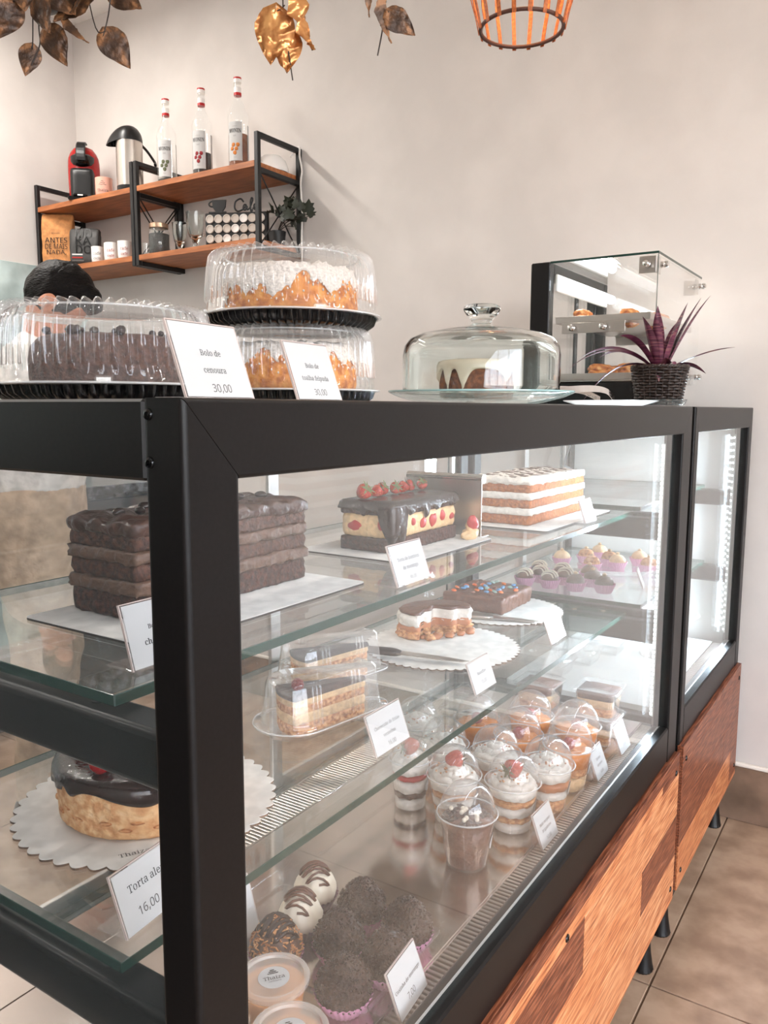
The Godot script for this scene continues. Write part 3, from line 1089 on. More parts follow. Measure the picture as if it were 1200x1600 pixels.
func syrup_bottle(z: float, turn: float, label: String, fill: Color, level: float, fruit: Color) -> void:
	var at := Vector3(1.985, 2.134, z)
	var t := thing("syrup_bottle", label, "bottle", at, "")
	var st := mb()
	lathe(st, [Vector2(0, 0.002), Vector2(0.034, 0.0), Vector2(0.0375, 0.004), Vector2(0.0375, 0.165), Vector2(0.039, 0.178), Vector2(0.036, 0.195), Vector2(0.024, 0.222), Vector2(0.0155, 0.245), Vector2(0.0135, 0.262), Vector2(0.0135, 0.306)], 32, Transform3D(), 0.9)
	part(t, "glass_body", st, M.clear_glass)
	st = mb()
	lathe(st, [Vector2(0, 0.004), Vector2(0.0355, 0.004), Vector2(0.0355, level), Vector2(0, level)], 28)
	part(t, "syrup", st, plain_mat("syrup_%s" % fill.to_html(false), fill, 0.15))
	# labels: the front one faces the room, the narrow back one is on the side
	var face := Basis(Vector3.UP, turn)
	for w in [[0.0, 0.75, 0.020, 0.158], [1.75, 0.32, 0.020, 0.150]]:
		var rows := []
		for j in 2:
			var row := []
			for i in 13:
				var a: float = w[0] + w[1] * (1.0 - i / 6.0)
				row.append(face * Vector3(sin(a) * 0.038, w[2] if j == 0 else w[3], cos(a) * 0.038))
			rows.append(row)
		st = mb()
		skin(st, rows, false)
		part(t, "paper_label", st, M.paper)
	lettering(t, "MONIN", "Droid Serif", 0.050, face * Vector3(0, 0.126, 0.0), M.ink, face, 0.014, 0.0384, 700)
	for k in 3:
		lettering(t, ["LE SIROP DE", "CAFÉ", "700 ml"][k], "Droid Serif", [0.018, 0.012, 0.012][k], face * Vector3(0, [0.141, 0.108, 0.032][k], 0), M.grey_ink, face, 0.0, 0.0384)
	for k in 5:
		st = mb()
		var a := -0.3 + 0.15 * k
		blob(st, face * Vector3(sin(a) * 0.038, 0.062 + 0.016 * sin(k * 2.1), cos(a) * 0.038), Vector3(0.007, 0.0075, 0.0008 + 0.001), 0.3, 150.0, 10, 6, face * Basis(Vector3.UP, a), k * 1.3)
		part(t, "printed_fruit", st, plain_mat("fruit_%s" % fruit.to_html(false), fruit, 0.7))
	# capsule on the neck: red band, white band, then the loose white and red cap on its pourer
	for c in [[0.258, 0.268, 0.0142, "bottle_red"], [0.268, 0.286, 0.0142, "mug_white"], [0.304, 0.316, 0.0148, "mug_white"], [0.316, 0.322, 0.0148, "bottle_red"]]:
		st = mb()
		lathe(st, [Vector2(0, c[0]), Vector2(c[2], c[0]), Vector2(c[2], c[1]), Vector2(0, c[1])], 24)
		part(t, "neck_band", st, M[c[3]])


func mug(called: String, at: Vector3, r: float, h: float, mat: Material, label: String, turn: float, texts: Array, ink: Material, group := "", handle := true) -> void:
	var t := thing(called, label, "mug", at, group)
	var st := mb()
	lathe(st, [Vector2(0, 0.0), Vector2(r * 0.86, 0.0), Vector2(r * 0.95, 0.004), Vector2(r, h * 0.3), Vector2(r, h), Vector2(r - 0.003, h + 0.001), Vector2(r - 0.004, h - 0.002), Vector2(r - 0.005, 0.008), Vector2(0, 0.006)], 28)
	part(t, "body", st, mat)
	var b := Basis(Vector3.UP, turn)
	if handle:
		st = mb()
		var pts := []
		for k in 11:
			var a := -PI * 0.5 + PI * k / 10.0
			pts.append(Basis(Vector3.UP, turn + 2.0) * Vector3(r * 0.96 + cos(a) * r * 0.62, h * 0.5 + sin(a) * h * 0.3, 0))
		tube(st, pts, [0.0045], 8)
		part(t, "handle", st, mat)
	for x in texts:
		lettering(t, x[0], x[3] if x.size() > 3 else "Droid Serif", x[1], b * Vector3(0, x[2] * h, 0), ink, b, 0.0, r + 0.0006)


func things_on_wall_shelf() -> void:
	syrup_bottle(-2.19, -1.0, "syrup bottle nearly empty with dark base, nearest the vacuum jug", Color(0.12, 0.09, 0.08), 0.014, Color(0.36, 0.38, 0.27))
	syrup_bottle(-1.992, -1.2, "syrup bottle a third full of dark syrup, middle of the three", Color(0.10, 0.05, 0.05), 0.082, Color(0.55, 0.12, 0.14))
	syrup_bottle(-1.802, -1.2, "syrup bottle with amber caramel syrup, beside the black shelf end frame", Color(0.52, 0.27, 0.10), 0.118, Color(0.80, 0.48, 0.20))
	# vacuum jug
	var t := thing("vacuum_jug", "steel vacuum jug with black pump head standing beside the pink mug", "vacuum jug", Vector3(1.995, 2.134, -2.425))
	var st := mb()
	lathe(st, [Vector2(0, 0), Vector2(0.052, 0), Vector2(0.054, 0.004), Vector2(0.054, 0.022)], 40)
	part(t, "base", st, M.black_plastic)
	st = mb()
	lathe(st, [Vector2(0.053, 0.022), Vector2(0.0535, 0.03), Vector2(0.0535, 0.20), Vector2(0.05, 0.205), Vector2(0.0, 0.205)], 40)
	part(t, "body", st, M.brushed_steel)
	var turn := Basis(Vector3.UP, 2.1)
	st = mb()
	var rows := []
	for j in 11:
		var v := j / 10.0
		var row := []
		for i in 28:
			var a := TAU * i / 28
			var rr := 0.055 * sqrt(maxf(1.0 - pow(v, 2.4), 0.0))
			var spout := pow(maxf(cos(a), 0.0), 3.0) * 0.042 * (1.0 - v * 0.9)
			row.append(turn * Vector3(cos(a) * rr + spout, 0.200 + v * 0.068 - spout * 0.25 * (1.0 - v), sin(a) * rr))
		rows.append(row)
	skin(st, rows)
	part(t, "pump_head", st, M.black_plastic)
	st = mb()
	tube(st, curve([turn * Vector3(-0.01, 0.226, 0.056), turn * Vector3(-0.05, 0.19, 0.06), turn * Vector3(-0.09, 0.135, 0.05), turn * Vector3(-0.098, 0.118, 0.03)], 6), [0.005, 0.0055, 0.008, 0.008], 8, 1, 0.7)
	part(t, "carry_handle", st, M.black_plastic)
	st = mb()
	lathe(st, [Vector2(0.011, 0.19), Vector2(0.011, 0.225)], 12, Transform3D(Basis(), turn * Vector3(0.066, 0, 0)))
	part(t, "spout", st, M.black_plastic)
	# capsule coffee machine
	t = thing("coffee_machine", "red and black capsule coffee machine at the left of the top shelf", "coffee machine", Vector3(2.03, 2.134, -2.775))
	t.rotation.y = -0.80
	# local +Z is the front
	st = mb()
	rows = []
	for j in 15:
		var v := j / 14.0
		var row := []
		for i in 28:
			var a := TAU * i / 28
			var w := 0.062 + 0.006 * sin(v * PI)
			var dz := 0.085 - 0.02 * sin(v * PI)
			if v > 0.72:
				var q := (v - 0.72) / 0.28
				w *= sqrt(maxf(1.0 - q * q, 0.0))
				dz *= sqrt(maxf(1.0 - q * q, 0.0))
			row.append(Vector3(cos(a) * w, v * 0.262, sin(a) * dz * (0.75 if sin(a) > 0 else 1.0) - 0.02))
		rows.append(row)
	skin(st, rows)
	part(t, "shell", st, M.red_plastic)
	st = mb()
	box(st, Vector3(-0.052, 0.0, 0.0), Vector3(0.052, 0.016, 0.112), 0.004)
	box(st, Vector3(-0.03, 0.016, 0.045), Vector3(0.03, 0.026, 0.110), 0.003)
	part(t, "drip_tray", st, M.black_gloss)
	st = mb()
	rough_box(st, Vector3(-0.049, 0.012, 0.0), Vector3(0.049, 0.150, 0.056), Vector3i(6, 8, 4), 0.014, 0.0, 1.0)
	part(t, "front_panel", st, M.black_plastic)
	st = mb()
	lathe(st, [Vector2(0, 0.156), Vector2(0.02, 0.156), Vector2(0.042, 0.168), Vector2(0.050, 0.182), Vector2(0.051, 0.202), Vector2(0.042, 0.210), Vector2(0, 0.211)], 28, Transform3D(Basis(), Vector3(0, 0, 0.006)))
	part(t, "brew_head", st, M.black_gloss)
	st = mb()
	rows = []
	for k in 12:
		var a := -0.15 + 1.9 * k / 11.0
		var c := Vector3(0, 0.190 + sin(a) * 0.075, 0.004 + cos(a) * 0.060)
		var o := Vector3(0, sin(a), cos(a)) * 0.004
		rows.append([c + Vector3(-0.02, 0, 0), c + Vector3(-0.02, 0, 0) - o, c + Vector3(0.02, 0, 0) - o, c + Vector3(0.02, 0, 0), c + Vector3(0.016, 0, 0) + o, c + Vector3(-0.016, 0, 0) + o])
	skin(st, rows, true, -1)
	part(t, "lock_lever", st, M.black_plastic)
	st = mb()
	box(st, Vector3(-0.011, 0.018, 0.1095), Vector3(0.011, 0.0235, 0.1112))
	part(t, "badge", st, M.mug_white)
	mug("pink_mug", Vector3(1.985, 2.134, -2.582), 0.036, 0.078, M.mug_pink, "pink mug printed with a small cake sketch and name, beside the coffee machine", -0.85, [["Thaiza", 0.048, 0.30]], M.pack_ink)
	# cake sketch on the mug
	var pm: Node3D = get_node("pink_mug")
	for k in 3:
		st = mb()
		var fb := Basis(Vector3.UP, -0.85)
		var pts := []
		for i in 7:
			var a := (-0.45 + 0.15 * k + (0.9 - 0.3 * k) * i / 6.0)
			pts.append(fb * Vector3(sin(a) * 0.0362, 0.046 + k * 0.007 + 0.0016 * sin(i * 2.0), cos(a) * 0.0362))
		tube(st, pts, [0.0008], 5)
		part(pm, "printed_sketch", st, M.ink)
	# coffee packs
	pack(Vector3(1.99, 1.863, -2.915), 0.135, 0.245, 0.07, M.kraft, "brown paper coffee pack lettered in black, behind the attendant's head", [["MOKADO", 0.035, 0.155, 0.0], ["ANTES", 0.098, 0.125, 0.022], ["DE MAIS", 0.098, 0.098, 0.022], ["NADA,", 0.086, 0.071, 0.022]], M.pack_ink, -0.95)
	pack(Vector3(1.975, 1.863, -2.707), 0.125, 0.155, 0.06, M.pack_black, "black coffee pack with glossy black lettering, beside the white cups", [["MO", 0.066, 0.134, 0.034], ["KA", 0.066, 0.098, 0.034], ["DO", 0.066, 0.062, 0.034]], M.pack_ink, -0.95)
	var bp: Node3D = get_node("coffee_pack_001")
	for k in 3:
		st = mb()
		box(st, Vector3(-0.05, 0.012 + k * 0.013, 0.0), Vector3(-0.005 if k else 0.0, 0.018 + k * 0.013, 0.0012), 0.0, Transform3D(Basis(), Vector3(0, 0, 0.0315)))
		part(bp, "printed_strip", st, [M.grey_ink, M.red_ink, M.paper][k])
	for k in 3:
		mug("espresso_cup", Vector3(1.962, 1.863, [-2.612, -2.520, -2.435][k]), [0.026, 0.031, 0.029][k], [0.066, 0.072, 0.070][k], M.mug_white, ["white cup with grey print beside the black coffee pack", "white cup with red print, middle of the three on the lower shelf", "white cup with red print close to the double black post"][k], -0.8, [["café", 0.032, 0.55], ["café", 0.028, 0.25]], M.grey_ink if k == 0 else M.red_ink, "", false)
	# glassware in the right unit
	t = thing("coffee_jar", "glass jar of ground coffee with a metal lid on the lower shelf", "jar", Vector3(1.985, 1.863, -2.250))
	st = mb()
	lathe(st, [Vector2(0, 0.001), Vector2(0.038, 0.0), Vector2(0.042, 0.006), Vector2(0.042, 0.088), Vector2(0.036, 0.102), Vector2(0.034, 0.112)], 32, Transform3D(), 0.9)
	part(t, "glass_body", st, M.clear_glass)
	st = mb()
	lathe(st, [Vector2(0, 0.003), Vector2(0.0395, 0.003), Vector2(0.040, 0.082), Vector2(0.0, 0.086)], 28)
	part(t, "ground_coffee", st, M.ground_coffee)
	st = mb()
	lathe(st, [Vector2(0.037, 0.106), Vector2(0.0385, 0.106), Vector2(0.0385, 0.122), Vector2(0.036, 0.124), Vector2(0, 0.124)], 32)
	part(t, "lid", st, plain_mat("tin_lid", Color(0.80, 0.68, 0.58), 0.3, 0.9))
	footed_glass(Vector3(1.995, 1.863, -2.140), 0.82, false, "stemmed clear glass standing beside the coffee jar")
	footed_glass(Vector3(1.985, 1.863, -2.040), 1.0, true, "tall clear footed glass mug with handle, left of the capsule holder")
	t = thing("shot_glass", "small clear glass between the black post and the coffee jar", "glass", Vector3(1.965, 1.863, -2.305))
	st = mb()
	lathe(st, [Vector2(0, 0.002), Vector2(0.015, 0), Vector2(0.018, 0.05), Vector2(0.017, 0.05), Vector2(0.0135, 0.008), Vector2(0, 0.008)], 20)
	part(t, "body", st, M.clear_glass)
	capsule_holder()
	ivy_plant()
	# white device on the top board and its cable
	t = thing("white_bowl", "white upturned bowl behind the right end frame of the top shelf", "bowl", Vector3(2.095, 2.134, -1.735))
	st = mb()
	lathe(st, [Vector2(0.062, 0.0), Vector2(0.064, 0.003), Vector2(0.062, 0.02), Vector2(0.052, 0.045), Vector2(0.035, 0.06), Vector2(0.02, 0.064), Vector2(0, 0.064)], 36, Transform3D(), 1.2)
	part(t, "body", st, M.mug_white)
	st = mb()
	tube(st, curve([Vector3(2.15, 2.20, -1.69), Vector3(2.165, 2.235, -1.66), Vector3(2.16, 2.20, -1.652), Vector3(2.172, 2.15, -1.651), Vector3(2.160, 2.10, -1.648), Vector3(2.172, 2.0, -1.652), Vector3(2.168, 1.9, -1.652), Vector3(2.172, 1.72, -1.654)], 8), [0.004], 8)
	single("power_cable", st, M.cable_white, "white cable hanging down the right end of the wall shelf", "cable")


func pack(at: Vector3, w: float, h: float, d: float, mat: Material, label: String, texts: Array, ink: Material, turn: float) -> void:
	var t := thing("coffee_pack", label, "coffee pack", at)
	t.rotation.y = turn
	var st := mb()
	rough_box(st, Vector3(-w * 0.5, 0, -d * 0.5), Vector3(w * 0.5, h, d * 0.5), Vector3i(10, 14, 8), 0.012, 0.004, 18.0, w * 9.0, func(p: Vector3):
		var k: float = clampf((p.y / h - 0.55) / 0.45, 0.0, 1.0)
		return Vector3(p.x * (1.0 + 0.04 * k), p.y, p.z * (1.0 - 0.86 * k * k)))
	part(t, "bag", st, mat)
	for x in texts:
		var slope := 0.0
		lettering(t, x[0], "Droid Sans", x[1], Vector3(0, x[2], d * 0.5 + 0.0035 - maxf(0.0, x[2] / h - 0.62) * d * 0.35), ink, Basis(Vector3.RIGHT, -maxf(0.0, x[2] / h - 0.6) * 0.6), x[3])


func footed_glass(at: Vector3, k: float, handle: bool, label: String) -> void:
	var t := thing("footed_glass", label, "glass", at)
	var st := mb()
	var pr := [Vector2(0, 0.0), Vector2(0.03, 0.0), Vector2(0.031, 0.003), Vector2(0.012, 0.009), Vector2(0.009, 0.02), Vector2(0.014, 0.032), Vector2(0.027, 0.055), Vector2(0.033, 0.09), Vector2(0.036, 0.143), Vector2(0.0345, 0.143), Vector2(0.031, 0.09), Vector2(0.024, 0.058), Vector2(0.0, 0.04)]
	var sc := []
	for p in pr:
		sc.append(p * k)
	lathe(st, sc, 28, Transform3D(), 0.9)
	part(t, "body", st, M.dome_glass)
	if handle:
		st = mb()
		tube(st, curve([Vector3(0.0255, 0.115, 0.024), Vector3(0.045, 0.12, 0.045), Vector3(0.05, 0.09, 0.05), Vector3(0.04, 0.06, 0.04), Vector3(0.02, 0.06, 0.02)], 6), [0.004], 8)
		part(t, "handle", st, M.dome_glass)


func capsule_holder() -> void:
	var t := thing("capsule_holder", "black capsule holder with cup cut-out, the word Café and rows of pale capsules", "capsule holder", Vector3(2.02, 1.863, -1.855))
	t.rotation.y = -1.15
	var st := mb()
	box(st, Vector3(-0.125, 0.0, -0.025), Vector3(0.125, 0.128, 0.0), 0.003)
	part(t, "board", st, M.shelf_black)
	var cap := mb()
	lathe(cap, [Vector2(0, 0.0), Vector2(0.0155, 0), Vector2(0.0165, 0.002), Vector2(0.0155, 0.005), Vector2(0.0135, 0.0055), Vector2(0.013, 0.0025), Vector2(0, 0.0025)], 24, Transform3D(Basis(Vector3.RIGHT, PI / 2), Vector3.ZERO))
	var cm := made(cap)
	for j in 3:
		for i in 7:
			put(t, "capsule", cm, plain_mat("capsule_pale", Color(0.78, 0.74, 0.70), 0.35) if (i + j) % 6 != 4 else M.mug_white, Transform3D(Basis(), Vector3(-0.105 + i * 0.034, 0.105 - j * 0.037, 0.0)))
	st = mb()
	var cup := PackedVector2Array([Vector2(-0.11, 0.128), Vector2(-0.04, 0.128), Vector2(-0.04, 0.133), Vector2(-0.055, 0.133), Vector2(-0.043, 0.150), Vector2(-0.04, 0.176), Vector2(-0.096, 0.176), Vector2(-0.094, 0.150), Vector2(-0.082, 0.133), Vector2(-0.11, 0.133)])
	prism(st, cup, -0.008)
	var hp := []
	for k in 9:
		var a := PI * 0.5 + PI * k / 8.0
		hp.append(Vector3(-0.094 + cos(a) * 0.016, 0.162 + sin(a) * 0.010, -0.004))
	tube(st, hp, [0.003], 8)
	part(t, "cup_silhouette", st, M.shelf_black)
	# Café in joined script
	var strokes := [
		[Vector3(0.018, 0.166, 0), Vector3(0.006, 0.178, 0), Vector3(-0.014, 0.168, 0), Vector3(-0.018, 0.145, 0), Vector3(-0.006, 0.132, 0), Vector3(0.014, 0.138, 0)],
		[Vector3(0.014, 0.138, 0), Vector3(0.028, 0.153, 0), Vector3(0.02, 0.155, 0), Vector3(0.016, 0.142, 0), Vector3(0.024, 0.136, 0), Vector3(0.031, 0.15, 0), Vector3(0.032, 0.137, 0), Vector3(0.042, 0.142, 0)],
		[Vector3(0.042, 0.142, 0), Vector3(0.054, 0.172, 0), Vector3(0.050, 0.180, 0), Vector3(0.045, 0.165, 0), Vector3(0.046, 0.135, 0), Vector3(0.049, 0.128, 0), Vector3(0.053, 0.138, 0)],
		[Vector3(0.053, 0.140, 0), Vector3(0.068, 0.148, 0), Vector3(0.068, 0.158, 0), Vector3(0.060, 0.154, 0), Vector3(0.060, 0.140, 0), Vector3(0.070, 0.136, 0), Vector3(0.080, 0.144, 0)],
		[Vector3(0.068, 0.164, 0), Vector3(0.076, 0.172, 0)]]
	for s in strokes:
		st = mb()
		var pts := curve(s, 6)
		for i in pts.size():
			pts[i] += Vector3(0.012, 0, -0.004)
		tube(st, pts, [0.0032], 8)
		part(t, "script_letter", st, M.shelf_black)


func ivy_leaf_mesh(seed_n: int) -> ArrayMesh:
	# five lobed leaf, folded along its midrib
	var st := mb()
	var out := [Vector2(0, 0), Vector2(0.35, -0.08), Vector2(0.55, 0.2), Vector2(0.36, 0.38), Vector2(0.48, 0.62), Vector2(0.2, 0.66), Vector2(0, 1.0)]
	st.set_smooth_group(1)
	for s in [-1.0, 1.0]:
		for k in out.size() - 1:
			var a: Vector2 = out[k]
			var b: Vector2 = out[k + 1]
			var bend := func(p: Vector2) -> Vector3: return Vector3(p.x * s, p.y, 0.25 * absf(p.x) - 0.25 * p.y * p.y + 0.05 * sin(p.x * 9.0 + seed_n))
			tri_dir(st, bend.call(Vector2(0, 0.4)), bend.call(a), bend.call(b), Vector3(0, 0, 1))
	return made(st)


func ivy_plant() -> void:
	var t := thing("ivy_plant", "small dark artificial ivy trailing at the right end of the lower wall shelf", "plant", Vector3(2.085, 1.863, -1.705))
	var st := mb()
	lathe(st, [Vector2(0, 0), Vector2(0.028, 0), Vector2(0.034, 0.05), Vector2(0.03, 0.05), Vector2(0, 0.045)], 20)
	part(t, "pot", st, M.shelf_black)
	var lm := [ivy_leaf_mesh(1), ivy_leaf_mesh(5), ivy_leaf_mesh(9)]
	var r := RandomNumberGenerator.new()
	r.seed = 12
	for k in 34:
		var a := r.randf() * TAU
		var rad := r.randf_range(0.01, 0.085)
		var p := Vector3(cos(a) * rad * 0.55 - 0.005, 0.055 + r.randf_range(0.0, 0.085) * (1.0 - rad * 5.0) + 0.02, sin(a) * rad + 0.055)
		if k % 5 == 0:
			p += Vector3(-0.01, -0.015, 0.05)
		var b := Basis.from_euler(Vector3(r.randf_range(-1.3, 0.6), a + r.randf_range(-0.8, 0.8) + PI / 2, r.randf_range(-0.7, 0.7))).scaled(Vector3.ONE * r.randf_range(0.034, 0.052))
		put(t, "leaf", lm[k % 3], M.ivy, Transform3D(b, p))
		if k % 3 == 0:
			st = mb()
			tube(st, curve([Vector3(0, 0.045, 0), p * 0.5 + Vector3(0, 0.035, 0), p], 4), [0.0013], 5)
			part(t, "stem", st, M.stem)


# ---------------------------------------------------------------- the attendant
func capsule_dist(p: Vector3, a: Vector3, b: Vector3, ra: float, rb: float) -> float:
	var ab := b - a
	var h := clampf((p - a).dot(ab) / ab.length_squared(), 0.0, 1.0)
	return (p - a - ab * h).length() - lerpf(ra, rb, h)


func smin(a: float, b: float, k: float) -> float:
	var h := clampf(0.5 + 0.5 * (b - a) / k, 0.0, 1.0)
	return lerpf(b, a, h) - k * h * (1.0 - h)


# meshes a distance field as surface nets
func nets(st: SurfaceTool, lo: Vector3, hi: Vector3, cell: float, f: Callable) -> void:
	var nx := int(ceil((hi.x - lo.x) / cell)) + 1
	var ny := int(ceil((hi.y - lo.y) / cell)) + 1
	var nz := int(ceil((hi.z - lo.z) / cell)) + 1
	var g := PackedFloat32Array()
	g.resize(nx * ny * nz)
	var i := 0
	for z in nz:
		for y in ny:
			for x in nx:
				g[i] = f.call(lo + Vector3(x, y, z) * cell)
				i += 1
	var vert := {}
	var corner := [0, 1, nx, nx + 1, nx * ny, nx * ny + 1, nx * ny + nx, nx * ny + nx + 1]
	var edges := [[0, 1], [2, 3], [4, 5], [6, 7], [0, 2], [1, 3], [4, 6], [5, 7], [0, 4], [1, 5], [2, 6], [3, 7]]
	for z in nz - 1:
		for y in ny - 1:
			for x in nx - 1:
				var at := x + y * nx + z * nx * ny
				var inside := 0
				for c in corner:
					if g[at + c] < 0.0:
						inside += 1
				if inside == 0 or inside == 8:
					continue
				var sum := Vector3.ZERO
				var n := 0
				for e in edges:
					var a := g[at + corner[e[0]]]
					var b := g[at + corner[e[1]]]
					if (a < 0.0) != (b < 0.0):
						var tt := a / (a - b)
						var pa := Vector3(e[0] & 1, (e[0] >> 1) & 1, e[0] >> 2)
						var pb := Vector3(e[1] & 1, (e[1] >> 1) & 1, e[1] >> 2)
						sum += pa.lerp(pb, tt)
						n += 1
				vert[at] = lo + (Vector3(x, y, z) + sum / n) * cell
	st.set_smooth_group(1)
	var step := [1, nx, nx * ny]
	for at in vert.keys():
		for ax in 3:
			var s0: int = step[(ax + 1) % 3]
			var s1: int = step[(ax + 2) % 3]
			var a := g[at]
			if at + step[ax] >= g.size():
				continue
			var b := g[at + step[ax]]
			if (a < 0.0) == (b < 0.0):
				continue
			if not (vert.has(at - s0) and vert.has(at - s1) and vert.has(at - s0 - s1)):
				continue
			var dir := Vector3.ZERO
			dir[ax] = 1.0 if a < 0.0 else -1.0
			var qa: Vector3 = vert[at]
			var qb: Vector3 = vert[at - s0]
			var qc: Vector3 = vert[at - s0 - s1]
			var qd: Vector3 = vert[at - s1]
			if (qa - qc).cross(qd - qb).dot(dir) >= 0.0:
				quad(st, qa, qb, qc, qd)
			else:
				quad(st, qa, qd, qc, qb)


var bones := []


func body_field(p: Vector3, from: int, to: int, k := 0.035) -> float:
	var d := 10.0
	for i in range(from, to):
		var b: Array = bones[i]
		var q := p
		if b.size() > 4:
			q = Vector3(p.x / b[4], p.y, p.z)
			d = smin(d, capsule_dist(q, Vector3(b[0].x / b[4], b[0].y, b[0].z), Vector3(b[1].x / b[4], b[1].y, b[1].z), b[2], b[3]), k)
		else:
			d = smin(d, capsule_dist(q, b[0], b[1], b[2], b[3]), k)
	return d


func attendant() -> void:
	var t := thing("person", "attendant with short dark hair, pale shirt and beige trousers, head bowed behind the counter", "person", Vector3(1.085, -0.0, -1.808))
	t.rotation.y = 0.78
	t.scale = Vector3.ONE * 0.965
	# local: +Z forward, head bowed. Bones 0-5 trunk, 6-9 arms, 10-15 legs
	var V := func(x: float, y: float, z: float) -> Vector3: return Vector3(x, y, z)
	bones = [
		[V.call(0, 0.98, 0.0), V.call(0, 1.12, 0.0), 0.125, 0.12, 1.35], [V.call(0, 1.12, 0.0), V.call(0, 1.32, 0.015), 0.115, 0.125, 1.45], [V.call(-0.13, 1.385, 0.02), V.call(0.13, 1.385, 0.02), 0.075, 0.075],
		[V.call(0, 1.40, 0.02), V.call(0, 1.53, 0.055), 0.062, 0.056],
		[V.call(0.18, 1.385, 0.02), V.call(0.225, 1.17, 0.0), 0.056, 0.043], [V.call(-0.18, 1.385, 0.02), V.call(-0.225, 1.17, 0.0), 0.056, 0.043],
		[V.call(0.225, 1.17, 0.0), V.call(0.13, 1.20, 0.23), 0.042, 0.029], [V.call(-0.225, 1.17, 0.0), V.call(-0.13, 1.20, 0.23), 0.042, 0.029],
		[V.call(0.125, 1.20, 0.24), V.call(0.10, 1.20, 0.30), 0.032, 0.030], [V.call(-0.125, 1.20, 0.24), V.call(-0.10, 1.20, 0.30), 0.032, 0.030],
		[V.call(0.095, 0.95, 0.0), V.call(0.105, 0.50, 0.015), 0.098, 0.062], [V.call(-0.095, 0.95, 0.0), V.call(-0.105, 0.50, 0.015), 0.098, 0.062],
		[V.call(0.105, 0.50, 0.015), V.call(0.11, 0.09, -0.02), 0.06, 0.04], [V.call(-0.105, 0.50, 0.015), V.call(-0.11, 0.09, -0.02), 0.06, 0.04],
		[V.call(0.11, 0.045, -0.03), V.call(0.125, 0.03, 0.15), 0.043, 0.03], [V.call(-0.11, 0.045, -0.03), V.call(-0.125, 0.03, 0.15), 0.043, 0.03]]
	var st := mb()
	nets(st, Vector3(-0.32, 0.0, -0.2), Vector3(0.32, 1.53, 0.42), 0.015, func(p): return body_field(p, 0, 16))
	# head: bowed ellipsoid with jaw, nose, ears
	var hc := Vector3(0, 1.605, 0.080)
	var hb := Basis(Vector3.RIGHT, 1.0)
	var head := func(p: Vector3) -> float:
		var q: Vector3 = hb.inverse() * (p - hc)
		var d: float = (Vector3(q.x / 0.077, (q.y - 0.025) / 0.098, (q.z + 0.012) / 0.094).length() - 1.0) * 0.085
		d = smin(d, capsule_dist(q, Vector3(0, -0.075, 0.045), Vector3(0, -0.02, 0.045), 0.042, 0.055), 0.03)
		d = smin(d, capsule_dist(q, Vector3(0, 0.02, 0.085), Vector3(0, -0.025, 0.104), 0.008, 0.014), 0.012)
		d = smin(d, capsule_dist(q, Vector3(-0.022, -0.058, 0.086), Vector3(0.022, -0.058, 0.086), 0.009, 0.009), 0.01)
		for s in [-1.0, 1.0]:
			d = maxf(d, -((q - Vector3(0.031 * s, 0.012, 0.098)).length() - 0.014))
			d = smin(d, (q - Vector3(0.031 * s, 0.010, 0.079)).length() - 0.0125, 0.004)
			d = smin(d, (Vector3((q.x - 0.079 * s) / 0.011, (q.y + 0.010) / 0.027, (q.z + 0.004) / 0.017).length() - 1.0) * 0.011, 0.006)
		d = smin(d, capsule_dist(p, Vector3(0, 1.46, 0.03), Vector3(0, 1.56, 0.05), 0.056, 0.050), 0.03)
		return d
	nets(st, Vector3(-0.11, 1.47, -0.06), Vector3(0.11, 1.74, 0.26), 0.0055, head)
	for s in [-1.0, 1.0]:
		# fingers curled over what the hands work on
		for k in 4:
			var base := Vector3(s * (0.10 - 0.03 + 0.018 * k), 1.205, 0.315)
			tube(st, [base, base + Vector3(-s * 0.004, -0.006, 0.03), base + Vector3(-s * 0.006, -0.028, 0.048), base + Vector3(-s * 0.006, -0.048, 0.046)], [0.0088, 0.0085, 0.008, 0.006], 8)
		tube(st, [Vector3(s * 0.075, 1.21, 0.265), Vector3(s * 0.048, 1.20, 0.29), Vector3(s * 0.04, 1.185, 0.315)], [0.011, 0.0095, 0.007], 8)
	part(t, "body", st, M.skin)
	# hair: cap over the skull, short and ruffled, with a tuft over the brow
	st = mb()
	nets(st, Vector3(-0.12, 1.50, -0.09), Vector3(0.12, 1.76, 0.25), 0.006, func(p: Vector3) -> float:
		var q: Vector3 = hb.inverse() * (p - hc)
		var n: float = 0.005 * noise.get_noise_3dv(q * Vector3(26, 16, 26)) + 0.0022 * noise.get_noise_3dv(q * 90.0)
		var d: float = (Vector3(q.x / 0.079, (q.y - 0.028) / 0.099, (q.z + 0.013) / 0.095).length() - 1.0) * 0.09 - 0.005 - n
		d = smin(d, capsule_dist(q, Vector3(-0.03, 0.105, 0.045), Vector3(0.03, 0.095, 0.07), 0.024, 0.020) - n * 1.5, 0.03)
		var face: float = minf(q.z - 0.055 - 0.25 * maxf(q.y - 0.05, 0.0), 0.06 - q.y)
		d = maxf(d, face)
		d = maxf(d, -(q.y + 0.078 + 0.3 * maxf(q.z, 0.0)))
		d = maxf(d, -(Vector3((absf(q.x) - 0.085) / 0.03, (q.y + 0.010) / 0.030, (q.z - 0.006) / 0.022).length() - 1.0) * 0.03)
		return d)
	part(t, "hair", st, M.hair)
	# clothes follow the body
	var wr := func(p: Vector3) -> float: return 0.007 * noise.get_noise_3dv(p * Vector3(9, 16, 9)) + 0.004 * noise.get_noise_3dv(p * Vector3(22, 34, 22))
	st = mb()
